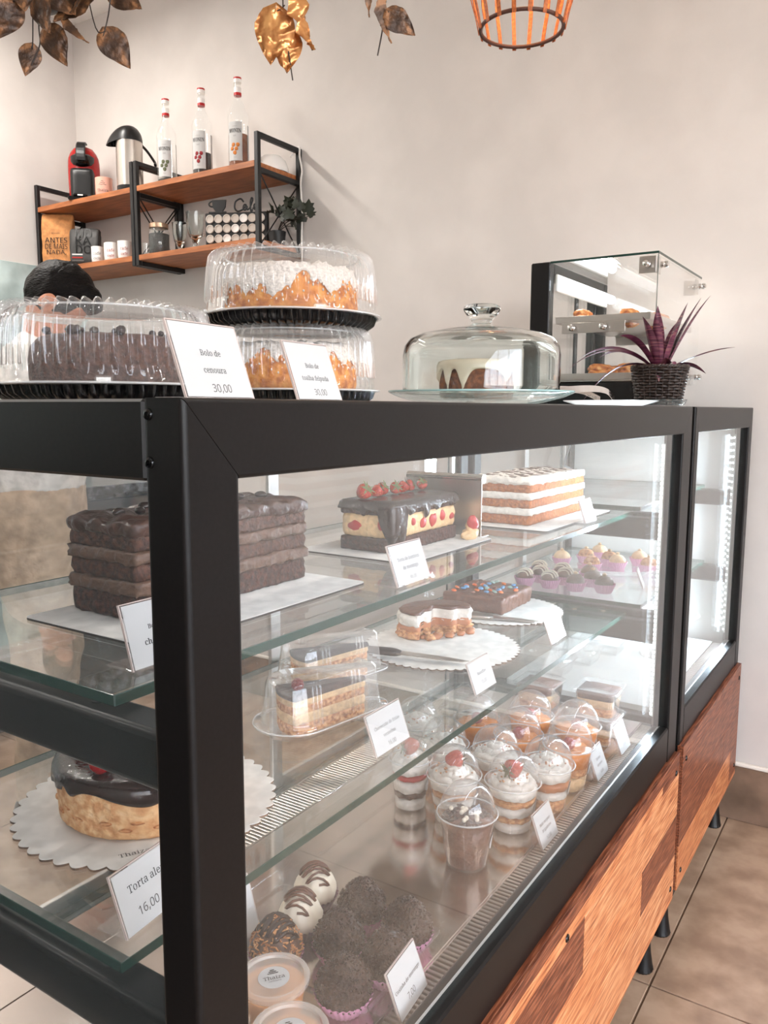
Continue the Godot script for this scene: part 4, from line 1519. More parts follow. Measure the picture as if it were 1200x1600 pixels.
	nets(st, Vector3(-0.34, 0.88, -0.24), Vector3(0.34, 1.54, 0.26), 0.014, func(p: Vector3) -> float:
		var d: float = body_field(p, 0, 6, 0.05) - 0.016 - wr.call(p)
		d = maxf(d, p.y - 1.515 + 0.5 * maxf(p.z - 0.0, 0.0))
		d = maxf(d, 0.90 - p.y)
		return maxf(d, (1.20 - p.y) if absf(p.x) > 0.19 else -1.0))
	part(t, "shirt", st, M.shirt)
	st = mb()
	nets(st, Vector3(-0.28, 0.05, -0.24), Vector3(0.28, 1.07, 0.24), 0.014, func(p: Vector3) -> float:
		var d: float = minf(body_field(p, 0, 1, 0.05), 10.0)
		d = smin(d, body_field(p, 10, 14, 0.02), 0.03) - 0.022 - wr.call(p)
		return maxf(maxf(d, p.y - 1.055), 0.07 - p.y))
	part(t, "trousers", st, M.trousers)
	st = mb()
	for s in [-1.0, 1.0]:
		rows_shoe(st, s)
	part(t, "shoes", st, M.black_plastic)


func rows_shoe(st: SurfaceTool, s: float) -> void:
	rough_box(st, Vector3(s * 0.118 - 0.052, 0.0, -0.085), Vector3(s * 0.118 + 0.052, 0.095, 0.205), Vector3i(6, 5, 10), 0.04, 0.0, 1.0, 0.0, func(p: Vector3):
		var k: float = clampf((p.z + 0.0) / 0.2, 0.0, 1.0)
		return Vector3(p.x, p.y * (1.0 - 0.45 * k), p.z))


# ---------------------------------------------------------------- on top of the cases
# at: middle of the card's foot. The card leans back; lines are [text, share of the width, height share, font, share of letter height or 0]
func price_sign(at: Vector3, w: float, h: float, lean: float, turn: float, lines: Array, label: String, ink_key := "ink") -> void:
	var t := thing("price_sign", label, "price sign", at)
	t.rotation.y = turn
	var b := Basis(Vector3.RIGHT, -lean)
	var xf := Transform3D(b, Vector3(0, 0.0016, 0))
	var st := mb()
	box(st, Vector3(-w * 0.5, 0.0, -0.0022), Vector3(w * 0.5, h, 0.0), 0.0004, xf)
	box(st, Vector3(-w * 0.5, -0.0016, -0.036), Vector3(w * 0.5, 0.0006, 0.0), 0.0004, Transform3D(Basis(), Vector3(0, 0.0016, 0)))
	part(t, "acrylic_holder", st, M.acrylic)
	st = mb()
	var e := 0.0009
	for q in [[Vector3(-w * 0.5 - e, 0, -0.0024), Vector3(-w * 0.5, h, 0.0002)], [Vector3(w * 0.5, 0, -0.0024), Vector3(w * 0.5 + e, h, 0.0002)], [Vector3(-w * 0.5 - e, h, -0.0024), Vector3(w * 0.5 + e, h + e, 0.0002)]]:
		box(st, q[0], q[1], 0.0002, xf)
	part(t, "polished_edge", st, M.acrylic_edge)
	st = mb()
	box(st, Vector3(-w * 0.5 + 0.001, 0.001, 0.0002), Vector3(w * 0.5 - 0.001, h - 0.001, 0.0006), 0.0, xf)
	part(t, "card", st, M.paper)
	for l in lines:
		lettering(t, l[0], l[3] if l.size() > 3 else "Droid Serif", w * l[1], xf * Vector3((l[4] if l.size() > 4 else 0.0) * w, h * l[2], 0.00075), M[ink_key if l.size() < 6 else l[5]], b, 0.0, 0.0, 700 if l.size() <= 3 and w < 0.075 else 400)


func fluted_ring(profile: Array, n: int, depth: float, per: int) -> Array:
	var rows := []
	for p in profile:
		var row := []
		for i in n * per:
			var a := TAU * i / (n * per)
			var k: float = p[2]
			var r: float = p[0] + depth * k * (absf(sin(a * n * 0.5)) - 0.6)
			row.append(Vector3(cos(a) * r, p[1] + (0.35 * depth * k * absf(sin(a * n * 0.5)) if p[3] else 0.0), sin(a) * r))
		rows.append(row)
	return rows


func ring_points(r: float, y: float, n: int) -> Array:
	var out := []
	for i in n + 1:
		out.append(Vector3(cos(TAU * i / n) * r, y, sin(TAU * i / n) * r))
	return out


func cake_container(at: Vector3, label: String, tilt: Vector3) -> Node3D:
	var t := thing("cake_container", label, "cake container", at, "")
	t.rotation = tilt
	var st := mb()
	# black fluted tray
	skin(st, fluted_ring([[0.0, 0.001, 0, 0], [0.104, 0.0, 0, 0], [0.108, 0.001, 1, 0], [0.118, 0.008, 1, 0], [0.121, 0.0165, 1, 0], [0.1245, 0.0178, 0, 0], [0.126, 0.0175, 0, 0], [0.126, 0.0187, 0, 0], [0.118, 0.0187, 0, 0], [0.112, 0.011, 0, 0], [0.0, 0.0095, 0, 0]], 60, 0.006, 8))
	part(t, "tray", st, M.black_gloss)
	# clear lid: flat skirt, flutes, beads at the shoulder, sunk top
	st = mb()
	skin(st, fluted_ring([[0.1275, 0.0168, 0, 0], [0.1300, 0.0180, 0, 0], [0.1300, 0.0200, 0, 0], [0.1240, 0.0210, 0, 0], [0.1228, 0.0225, 0, 0], [0.1218, 0.0370, 0, 0], [0.1205, 0.0385, 1, 0], [0.1190, 0.062, 1, 0], [0.1165, 0.086, 1, 0], [0.1130, 0.096, 1.2, 1], [0.1070, 0.1015, 1.2, 1], [0.1000, 0.1030, 0.8, 1], [0.0950, 0.1010, 0, 0], [0.0900, 0.0945, 0, 0], [0.0880, 0.0940, 0, 0], [0.0, 0.0942, 0, 0]], 54, 0.0105, 8))
	var lid := part(t, "lid", st, M.clear_plastic)
	st = mb()
	tube(st, ring_points(0.1302, 0.0190, 80), [0.0013], 6)
	tube(st, ring_points(0.0950, 0.1012, 80), [0.0012], 6)
	part(lid, "rolled_rim", st, M.plastic_rim)
	for k in 4:
		var a := PI / 4 + k * PI / 2
		st = mb()
		box(st, Vector3(-0.009, 0.018, 0.1230), Vector3(0.009, 0.026, 0.1315), 0.002, Transform3D(Basis(Vector3.UP, a), Vector3.ZERO))
		part(t, "snap_tab", st, M.clear_plastic)
	return t


# ring cake: base material and an optional rough topping; angle range lets one slice be missing
func ring_cake(called: String, at: Vector3, r: float, h: float, mat: Material, label: String, topping: Material, low: float, seed_off: float, grooves := 0) -> Node3D:
	var t := thing(called, label, "cake", at)
	var n := 96
	var prof := [[0.24, 0.02], [0.26, 0.0], [0.90, 0.0], [0.97, 0.05], [1.0, 0.25], [0.99, 0.55], [0.96, 0.80], [0.88, 0.94], [0.72, 1.0], [0.52, 1.0], [0.36, 0.93], [0.28, 0.7], [0.24, 0.02]]
	var rows := []
	for p in prof:
		var row := []
		for i in n:
			var a := TAU * i / n
			var rr: float = r * p[0]
			var q := Vector3(cos(a), p[1] * 0.7, sin(a)) * 3.0 + Vector3(seed_off, 0, 0)
			var k := 0.012 * noise.get_noise_3dv(q) + 0.010 * noise.get_noise_3dv(q * 5.0)
			var gr := (0.02 * absf(sin(a * grooves * 0.5)) if grooves > 0 and p[0] > 0.6 else 0.0)
			row.append(Vector3(cos(a) * rr * (1.0 + k - gr), h * p[1] * (1.0 + k * 1.5), sin(a) * rr * (1.0 + k - gr)))
		rows.append(row)
	var st := mb()
	skin(st, rows)
	part(t, "sponge", st, mat)
	if topping:
		rows = []
		for j in 13:
			var v := j / 12.0
			var row := []
			for i in n * 2:
				var a := TAU * i / (n * 2)
				var edge := clampf(low + 0.42 * noise.get_noise_2d(cos(a) * 1.6 + seed_off, sin(a) * 1.6) + 0.12 * noise.get_noise_2d(cos(a) * 5.0, sin(a) * 5.0 + seed_off) + 0.06 * noise.get_noise_2d(cos(a) * 24.0, sin(a) * 24.0), 0.16, 0.96)
				# from the inside rim over the top, then down the outside to the ragged edge
				var rr := 0.0
				var y := 0.0
				if v < 0.5:
					rr = lerpf(0.30, 0.86, v * 2.0)
					y = 1.0 + 0.02 * sin(v * 2.0 * PI)
				else:
					var s := (v - 0.5) * 2.0
					y = lerpf(0.99, edge, s)
					rr = 0.86 + 0.15 * sqrt(clampf(1.0 - (y - 0.55) / 0.45, 0.0, 1.0)) if y > 0.55 else 1.01
				var q := Vector3(cos(a) * rr, y, sin(a) * rr)
				var k := 0.03 + 0.045 * noise.get_noise_3dv(q * 11.0 + Vector3(seed_off, 0, 0)) + 0.03 * noise.get_noise_3dv(q * 34.0)
				if j == 12 or j == 0:
					k = 0.0
				row.append(Vector3(cos(a) * r * (rr + k * 0.8), h * y + r * k * (1.0 if v < 0.6 else 0.3), sin(a) * r * (rr + k * 0.8)))
			rows.append(row)
		rows.reverse()
		st = mb()
		skin(st, rows)
		part(t, "topping", st, topping)
		st = mb()
		for i in 150:
			var a := TAU * i / 150.0 + 0.02 * sin(i * 9.0)
			var y := clampf(low + 0.42 * noise.get_noise_2d(cos(a) * 1.6 + seed_off, sin(a) * 1.6) - 0.02 - 0.35 * pow(fmod(i * 0.618, 1.0), 3.0), 0.06, 0.95)
			blob(st, Vector3(cos(a) * r * 0.995, h * y, sin(a) * r * 0.995), Vector3(0.0013, 0.0010 + 0.0016 * fmod(i * 0.37, 1.0), 0.0013), 0.5, 300.0, 7, 5, Basis(), i)
		part(t, "coconut_flakes", st, topping).set_meta("kind", "stuff")
	return t


func things_on_top() -> void:
	var c1 := Vector3(0.257, TOP, -0.402)
	cake_container(c1, "wide clear fluted cake container on a black tray, holding the dark chocolate cake", Vector3(0, 0.1, 0))
	var k := ring_cake("chocolate_ring_cake", c1 + Vector3(0.012, 0.0112, -0.004), 0.092, 0.064, M.sponge_brown, "brown ring cake seen through the left cake container", null, 0.5, 3.0, 22)
	var st := mb()
	for i in 26:
		var a := rng.randf() * TAU
		var rr := rng.randf_range(0.055, 0.085)
		blob(st, Vector3(cos(a) * rr, 0.064 + rng.randf() * 0.002, sin(a) * rr), Vector3.ONE * rng.randf_range(0.003, 0.006), 0.3, 200.0, 8, 6, Basis(), i)
	part(k, "chocolate_chips", st, M.ganache).set_meta("kind", "stuff")
	var c2 := Vector3(0.569, TOP, -0.384)
	cake_container(c2, "clear fluted cake container at the bottom of the stack of two", Vector3(0, 0.3, 0))
	ring_cake("coconut_cake", c2 + Vector3(0.004, 0.0112, 0.0), 0.094, 0.070, M.sponge_orange, "orange cake with white coconut in the lower of the two stacked containers", M.coconut, 0.76, 5.0)
	var c3 := Vector3(0.570, TOP + 0.1050, -0.382)
	cake_container(c3, "clear fluted cake container with black tray on top of the stack of two", Vector3(0.0, 0.2, 0))
	ring_cake("coconut_cake", c3 + Vector3(0.0, 0.0112, 0.0), 0.096, 0.070, M.sponge_orange, "orange cake with white coconut in the upper of the two stacked containers", M.coconut, 0.60, 9.0)
	price_sign(Vector3(0.1355, TOP, -0.098), 0.083, 0.066, 0.34, 0.06, [["Bolo de", 0.30, 0.60], ["cenoura", 0.33, 0.36], ["30,00", 0.28, 0.12, "Droid Sans", 0.03, "grey_ink"]], "white price card for carrot cake, 30,00, at the case's near corner")
	price_sign(Vector3(0.2965, TOP, -0.118), 0.077, 0.061, 0.34, 0.06, [["Bolo de", 0.30, 0.60], ["toalha felpuda", 0.60, 0.37], ["30,00", 0.28, 0.13, "Droid Sans", 0.03, "grey_ink"]], "smaller white price card for coconut cake, 30,00, below the stacked containers")
	# glass dome on a plate
	var at := Vector3(0.845, TOP, -0.212)
	var t := thing("cake_plate", "wide flat glass cake plate with raised rim under the glass dome", "plate", at)
	st = mb()
	lathe(st, [Vector2(0, 0.0), Vector2(0.085, 0.0), Vector2(0.105, 0.004), Vector2(0.135, 0.012), Vector2(0.15, 0.019), Vector2(0.1515, 0.021), Vector2(0.149, 0.0225), Vector2(0.134, 0.017), Vector2(0.105, 0.010), Vector2(0.085, 0.008), Vector2(0, 0.008)], 72, Transform3D(), 1.3)
	part(t, "body", st, M.tinted_glass)
	st = mb()
	lathe(st, [Vector2(0.1485, 0.0195), Vector2(0.1518, 0.0205), Vector2(0.1518, 0.0225), Vector2(0.1485, 0.0225)], 72)
	part(t, "rim", st, plain_mat("glass_rim", Color(0.62, 0.74, 0.73), 0.1))
	t = thing("glass_dome", "clear glass cake dome with round knob", "dome", at + Vector3(0, 0.0176, 0))
	st = mb()
	lathe(st, [Vector2(0.1245, 0.0), Vector2(0.127, 0.0), Vector2(0.1285, 0.002), Vector2(0.128, 0.012), Vector2(0.128, 0.062), Vector2(0.125, 0.077), Vector2(0.117, 0.088), Vector2(0.100, 0.096), Vector2(0.06, 0.104), Vector2(0.022, 0.109), Vector2(0.015, 0.113), Vector2(0.017, 0.118), Vector2(0.026, 0.128), Vector2(0.030, 0.135), Vector2(0.029, 0.140), Vector2(0.024, 0.143), Vector2(0.0, 0.1435)], 96, Transform3D(), 1.3)
	lathe(st, [Vector2(0.0, 0.1015), Vector2(0.06, 0.0990), Vector2(0.098, 0.091), Vector2(0.1135, 0.0835), Vector2(0.121, 0.074), Vector2(0.1242, 0.062), Vector2(0.1245, 0.0)], 96, Transform3D(), 1.3, 30)
	part(t, "bell", st, M.dome_glass)
	var lc := ring_cake("glazed_cake", at + Vector3(-0.022, 0.0085, 0.004), 0.060, 0.060, M.loaf_brown, "small brown cake with white glaze drips under the glass dome", null, 0.5, 14.0)
	glaze_cap(lc, 0.0615, 0.060, M.white_glaze, 9, 0.6, 21.0)
	# tongs, napkin tray, plant, warmer
	tongs()
	t = thing("white_dish", "flat white dish lying between the glass plate and the plant basket", "dish", Vector3(1.315, TOP, -0.145))
	st = mb()
	lathe(st, [Vector2(0, 0), Vector2(0.06, 0.0), Vector2(0.095, 0.010), Vector2(0.097, 0.012), Vector2(0.093, 0.012), Vector2(0.06, 0.004), Vector2(0, 0.004)], 48)
	part(t, "body", st, M.mug_white)
	purple_plant(Vector3(1.487, TOP, -0.092))
	warmer()


# poured glaze over a round cake: lobes run down the side
func glaze_cap(parent: Node, r: float, h: float, mat: Material, lobes: int, reach: float, seed_off: float, thick := 0.003) -> void:
	var rows := []
	var n := 120
	for j in 15:
		var v := j / 14.0
		var row := []
		for i in n:
			var a := TAU * i / n
			var wob := a + 0.25 * sin(a * 3.0 + seed_off)
			var lobe := pow(0.5 + 0.5 * cos(wob * lobes), 1.6)
			var drop := h * reach * (0.20 + 0.80 * lobe * (0.45 + 0.55 * absf(sin(wob * lobes * 0.37 + seed_off))))
			var rr := 0.0
			var y := 0.0
			if v < 0.5:
				rr = lerpf(0.0, r - 0.006, v * 2.0)
				y = h + thick + 0.0008 * noise.get_noise_2d(cos(a) * rr * 90.0, sin(a) * rr * 90.0)
			elif v < 0.65:
				var s := (v - 0.5) / 0.15 * PI / 2
				rr = r - 0.006 + sin(s) * (0.006 + thick)
				y = h - 0.006 + cos(s) * (0.006 + thick)
			else:
				var s := (v - 0.65) / 0.35
				y = h - 0.006 - drop * s
				rr = r + thick * (1.0 + 0.35 * sin(s * PI) * lobe) if s < 0.99 else r - 0.0005
			row.append(Vector3(cos(a) * rr, y, sin(a) * rr))
		rows.append(row)
	rows.reverse()
	var st := mb()
	skin(st, rows)
	part(parent, "glaze", st, mat)


func tongs() -> void:
	var t := thing("serving_tongs", "polished steel serving tongs lying behind the glass plate", "tongs", Vector3(1.20, TOP, -0.20))
	t.rotation.y = -0.35
	for s in [-1.0, 1.0]:
		var st := mb()
		var rows := []
		var path := curve([Vector3(-0.13, 0.012, 0.0), Vector3(-0.12, 0.02, s * 0.016), Vector3(-0.06, 0.028, s * 0.028), Vector3(0.03, 0.034, s * 0.034), Vector3(0.09, 0.03, s * 0.03), Vector3(0.13, 0.014, s * 0.018)], 6)
		for i in path.size():
			var k := float(i) / (path.size() - 1)
			var w := 0.0035 + 0.0035 * sin(k * PI) + 0.014 * maxf(0.0, k - 0.8)
			rows.append([path[i] + Vector3(0, w, 0), path[i] + Vector3(0, w, 0.0012), path[i] + Vector3(0, -w * 0.9, 0.0012), path[i] + Vector3(0, -w * 0.9, 0)])
		skin(st, rows, true, -1)
		part(t, "arm", st, M.chrome)
	var st2 := mb()
	tube(st2, curve([Vector3(-0.12, 0.02, -0.016), Vector3(-0.137, 0.02, 0), Vector3(-0.12, 0.02, 0.016)], 6), [0.004], 8)
	part(t, "spring_bend", st2, M.chrome)


func strap_leaf(base: Vector3, dir: float, reach: float, rise: float, droop: float, width: float, twist: float) -> ArrayMesh:
	var st := mb()
	var rows := []
	var n := 14
	var d := Vector3(cos(dir), 0, sin(dir))
	var side := Vector3(-sin(dir), 0, cos(dir))
	for j in n + 1:
		var v := float(j) / n
		var p := base + d * reach * v + Vector3.UP * (rise * v - droop * v * v)
		var w := width * (0.75 + 0.5 * sin(v * PI * 0.8)) * (1.0 - pow(v, 3.0)) + 0.0004
		var up := (Vector3.UP - d * (rise - 2.0 * droop * v) / maxf(reach, 0.02) * 0.6).normalized()
		var sd := side.rotated(d, twist * v)
		var row := []
		for i in 5:
			var x := (i - 2) / 2.0
			row.append(p + sd * x * w + up * absf(x) * w * 0.45)
		rows.append(row)
	skin(st, rows, false)
	return made(st)


func purple_plant(at: Vector3) -> void:
	var t := thing("basket_plant", "plant with long purple strap leaves in a dark woven basket on the case top", "plant", at)
	var st := mb()
	lathe(st, [Vector2(0, 0.0), Vector2(0.048, 0.0), Vector2(0.056, 0.004), Vector2(0.061, 0.016), Vector2(0.059, 0.016), Vector2(0.05, 0.004), Vector2(0, 0.003)], 40)
	part(t, "saucer", st, M.clear_glass)
	st = mb()
	lathe(st, [Vector2(0, 0.004), Vector2(0.043, 0.004), Vector2(0.054, 0.078), Vector2(0.05, 0.078), Vector2(0.0, 0.070)], 32)
	part(t, "soil_pot", st, M.rubber)
	for j in 13:
		st = mb()
		var pts := []
		var y := 0.007 + j * 0.0061
		for i in 73:
			var a := TAU * i / 72
			var r := lerpf(0.0455, 0.0575, j / 12.0) + 0.0026 * sin(a * 12.0 + (PI if j % 2 else 0.0))
			pts.append(Vector3(cos(a) * r, y + 0.0006 * sin(a * 7.0 + j), sin(a) * r))
		tube(st, pts, [0.0031], 6)
		part(t, "weaver", st, M.wicker)
	st = mb()
	for k in 2:
		var pts := []
		for i in 73:
			var a := TAU * i / 72
			pts.append(Vector3(cos(a) * (0.0595 + 0.0022 * sin(a * 26.0 + k * PI)), 0.0865 + 0.0022 * cos(a * 26.0 + k * PI), sin(a) * 0.0595))
		tube(st, pts, [0.0033], 6)
	part(t, "woven_rim", st, M.wicker)
	for i in 24:
		var a := TAU * (i + 0.5) / 24
		st = mb()
		tube(st, [Vector3(cos(a) * 0.0455, 0.004, sin(a) * 0.0455), Vector3(cos(a) * 0.0575, 0.086, sin(a) * 0.0575)], [0.002], 6)
		part(t, "stake", st, M.wicker)
	# leaves; angles in the XZ plane: -0.98 rad is away from the viewer, 2.16 towards; screen right is +0.99
	var b := Vector3(0, 0.078, 0)
	var spec := [[0.9, 0.075, 0.19, 0.03, 0.0105], [0.75, 0.05, 0.165, 0.015, 0.012], [-0.6, 0.02, 0.155, 0.01, 0.012], [1.3, 0.085, 0.20, 0.04, 0.010], [3.6, 0.05, 0.165, 0.05, 0.012], [4.0, 0.085, 0.15, 0.075, 0.012], [4.3, 0.12, 0.13, 0.10, 0.010], [4.1, 0.17, 0.16, 0.135, 0.007],
		[3.8, 0.22, 0.16, 0.16, 0.006], [3.9, 0.17, 0.09, 0.155, 0.007], [1.0, 0.09, 0.05, 0.055, 0.010], [0.8, 0.17, 0.09, 0.035, 0.005], [2.2, 0.04, 0.07, 0.07, 0.012], [2.9, 0.05, 0.06, 0.085, 0.011], [0.3, 0.05, 0.14, 0.03, 0.010], [1.8, 0.03, 0.12, 0.02, 0.011], [3.2, 0.035, 0.14, 0.02, 0.011]]
	for s in spec:
		var d := Vector3(cos(s[0]), 0, sin(s[0]))
		put(t, "leaf", strap_leaf(b + d * 0.012, s[0], s[1], s[2], s[3], s[4], 0.5 * sin(s[0] * 5.0)), M.purple_leaf)


func knob_bolt(parent: Node, at: Vector3, out: Vector3) -> void:
	var st := mb()
	var y := out.normalized()
	var x := y.cross(Vector3(0.2, 0.9, 0.3)).normalized()
	lathe(st, [Vector2(0.0, 0.0), Vector2(0.008, 0.0), Vector2(0.008, 0.004), Vector2(0.006, 0.005), Vector2(0.0075, 0.008), Vector2(0.0085, 0.012), Vector2(0.007, 0.0165), Vector2(0.003, 0.0185), Vector2(0, 0.0188)], 20, Transform3D(Basis(x, y, x.cross(y)), at))
	part(parent, "knob", st, M.chrome)


func pastry_on(at: Vector3, size: Vector3, label: String, group: String, seed_off: float) -> void:
	var st := mb()
	blob(st, Vector3(0, size.y * 0.45, 0), size, 0.28, 55.0, 24, 14, Basis(), seed_off)
	var o := thing("pastry", label, "pastry", at, group)
	part(o, "crust", st, M.baked)
	st = mb()
	for k in 3:
		blob(st, Vector3((k - 1) * size.x * 0.55, size.y * 1.1, 0), Vector3(size.x * 0.34, size.y * 0.5, size.z * 0.85), 0.25, 70.0, 14, 8, Basis(Vector3.UP, 0.3), seed_off + k)
	part(o, "fold", st, M.baked)


func warmer() -> void:
	# glass fronted warming cabinet; local origin at its near front corner on the case top: X away, Z to the customers
	var t := thing("warming_cabinet", "small glass warming cabinet with two steel trays of pastries on the case end", "warming cabinet", Vector3(1.618, TOP, -0.14))
	var L := 0.456
	var d := 0.268
	var H := 0.362
	var st := mb()
	box(st, Vector3(0.0, 0.028, -d - 0.052), Vector3(L, H, -d), 0.002)
	# opening in the rear frame is closed by glass doors: a frame of four bars instead of a full board
	st = mb()
	box(st, Vector3(0.0, 0.0, -d - 0.052), Vector3(0.03, H, -d), 0.003)
	box(st, Vector3(L - 0.03, 0.0, -d - 0.052), Vector3(L, H, -d), 0.003)
	box(st, Vector3(0.03, H - 0.03, -d - 0.052), Vector3(L - 0.03, H, -d), 0.003)
	box(st, Vector3(0.03, 0.0, -d - 0.052), Vector3(L - 0.03, 0.07, -d), 0.003)
	part(t, "rear_frame", st, M.black_powder)
	for k in 2:
		st = mb()
		box(st, Vector3(0.03 + k * 0.19, 0.07, -d - 0.02 - k * 0.012), Vector3(0.235 + k * 0.19, H - 0.03, -d - 0.015 - k * 0.012))
		part(t, "rear_pane", st, M.pane)
		st = mb()
		box(st, Vector3(0.215 + k * 0.19, 0.09, -d - 0.014 - k * 0.012), Vector3(0.232 + k * 0.19, H - 0.05, -d - 0.006 - k * 0.012), 0.002)
		part(t, "door_grip", st, M.black_plastic)
	st = mb()
	box(st, Vector3(0.004, 0.0, -d), Vector3(L - 0.004, 0.062, -0.035), 0.003)
	part(t, "heater_base", st, M.black_gloss)
	st = mb()
	box(st, Vector3(0.012, 0.0625, -d + 0.004), Vector3(L - 0.012, 0.066, -0.012), 0.0005)
	part(t, "base_plate", st, M.steel)
	# panes
	for q in [[Vector3(0, 0.062, -d), Vector3(0.005, H - 0.005, -0.001), "side_pane"], [Vector3(L - 0.005, 0.062, -d), Vector3(L, H - 0.005, -0.001), "side_pane"], [Vector3(0.005, 0.062, -0.006), Vector3(L - 0.005, H - 0.005, -0.001), "front_pane"], [Vector3(0, H - 0.005, -d), Vector3(L, H, -0.001), "top_pane"]]:
		st = mb()
		box(st, q[0], q[1])
		part(t, q[2], st, M.pane)
	st = mb()
	box(st, Vector3(-0.0006, 0.062, -0.0016), Vector3(0.0008, H, 0.0), 0.0003)
	box(st, Vector3(-0.0006, H - 0.005, -d), Vector3(0.0006, H + 0.0004, -0.001), 0.0003)
	box(st, Vector3(0.0, H - 0.005, -0.0014), Vector3(L, H + 0.0004, 0.0), 0.0003)
	part(t, "pane_edge", st, M.glass_edge)
	# lamp tube under the top at the rear, lit
	st = mb()
	box(st, Vector3(0.03, 0.292, -d + 0.002), Vector3(L - 0.03, 0.335, -d + 0.010), 0.002)
	part(t, "lamp_bracket", st, M.white_panel)
	st = mb()
	tube(st, [Vector3(0.035, 0.313, -d + 0.024), Vector3(L - 0.035, 0.313, -d + 0.024)], [0.0125], 14)
	part(t, "lamp_tube", st, M.led_glow)
	area_light(t, "lamp_light", Vector3(L * 0.5, 0.305, -d + 0.040), Vector3(0, -0.7, 0.7), Vector2(L - 0.07, 0.02), 0.12, Color(1.0, 0.97, 0.92))
	# corner brackets with ball knobs
	for x in [0.0, L]:
		for y in [H - 0.028, 0.085]:
			var s := 1.0 if x == 0.0 else -1.0
			st = mb()
			box(st, Vector3(x + s * 0.006 - 0.001, y - 0.02, -0.047), Vector3(x + s * 0.006 + 0.001, y + 0.02, -0.007), 0.0006)
			box(st, Vector3(minf(x + s * 0.007, x + s * 0.047), y - 0.02, -0.009), Vector3(maxf(x + s * 0.007, x + s * 0.047), y + 0.02, -0.007), 0.0006)
			part(t, "corner_bracket", st, M.brushed_steel)
			if y > 0.2 or x > 0.0:
				knob_bolt(t, Vector3(x - s * 0.0003, y, -0.026), Vector3(-s, 0, 0))
				knob_bolt(t, Vector3(x + s * 0.026, y, -0.0005), Vector3(0, 0, 1))
	# tray bearers on the side pane
	for y in [0.198]:
		for x in [0.006, L - 0.008]:
			st = mb()
			box(st, Vector3(x, y - 0.016, -0.235), Vector3(x + 0.002, y + 0.010, -0.075), 0.0005)
			var inx: float = x + 0.002 if x < 0.1 else x - 0.018
			box(st, Vector3(inx, y + 0.008, -0.235), Vector3(inx + 0.018, y + 0.010, -0.075), 0.0004)
			part(t, "tray_bearer", st, M.brushed_steel)
		for z in [-0.205, -0.125]:
			knob_bolt(t, Vector3(-0.0003, y - 0.003, z), Vector3(-1, 0, 0))
	for k in 2:
		var y: float = [0.0665, 0.2085][k]
		var tr := thing("steel_tray", ["steel tray of pastries on the floor of the warming cabinet", "steel tray on the upper bearers of the warming cabinet"][k], "tray", Vector3(1.618, TOP + y, -0.14))
		st = mb()
		var x0 := 0.016
		var x1 := L - 0.016
		var z0 := -d + 0.012
		var z1 := -0.018
		box(st, Vector3(x0, 0, z0), Vector3(x1, 0.0016, z1), 0.0004)
		for w in [[Vector3(x0, 0.0016, z0), Vector3(x0 + 0.0016, 0.017, z1)], [Vector3(x1 - 0.0016, 0.0016, z0), Vector3(x1, 0.017, z1)], [Vector3(x0, 0.0016, z0), Vector3(x1, 0.017, z0 + 0.0016)], [Vector3(x0, 0.0016, z1 - 0.0016), Vector3(x1, 0.017, z1)]]:
			box(st, w[0], w[1], 0.0004)
		part(tr, "body", st, M.brushed_steel)
		var spots := [[0.07, -0.15, 0.05], [0.075, -0.08, 0.045], [0.19, -0.14, 0.055], [0.20, -0.07, 0.05], [0.33, -0.12, 0.05]] if k == 0 else [[0.10, -0.09, 0.040], [0.23, -0.06, 0.05], [0.06, -0.20, 0.035]]
		for i in spots.size():
			var s: Array = spots[i]
			pastry_on(Vector3(1.618 + s[0], TOP + y + 0.003, -0.14 + s[1]), Vector3(s[2], 0.024 if k == 0 else 0.021, s[2] * 0.62), ["golden folded pastry on the lower warmer tray, at its near end corner", "golden folded pastry on the lower warmer tray, near end by the front pane", "larger golden folded pastry in the middle rear of the lower warmer tray", "golden folded pastry in the middle front of the lower warmer tray", "golden folded pastry at the wall end of the lower warmer tray", "pale folded pastry on the upper warmer tray, near its end", "wide folded pastry on the upper warmer tray by the front pane", "small folded pastry at the rear of the upper warmer tray"][i + k * 5], "pastries on the %s tray" % ["lower", "upper"][k], i * 2.3 + k)


# ---------------------------------------------------------------- upper glass shelf
func cake_board(lo: Vector2, hi: Vector2, y: float, label: String) -> void:
	var c := (lo + hi) * 0.5
	var t := thing("cake_board", label, "cake board", Vector3(c.x, y, c.y))
	var h := hi - lo
	var st := mb()
	prism(st, rounded_rect(h.x, h.y, 0.008), 0.0022, flat())
	part(t, "backing", st, M.board_edge)
	st = mb()
	prism(st, rounded_rect(h.x, h.y, 0.008), 0.0006, flat(Vector3(0, 0.0022, 0)))
	part(t, "white_face", st, M.board_white)


func round_board(c: Vector2, r: float, y: float, label: String, count := 40) -> void:
	var t := thing("scalloped_board", label, "cake board", Vector3(c.x, y, c.y))
	var st := mb()
	prism(st, scallops(r, count, 0.0068), 0.0022, flat())
	part(t, "backing", st, M.board_under)
	st = mb()
	prism(st, scallops(r, count, 0.0068), 0.0006, flat(Vector3(0, 0.0022, 0)))
	part(t, "white_face", st, M.board_white)


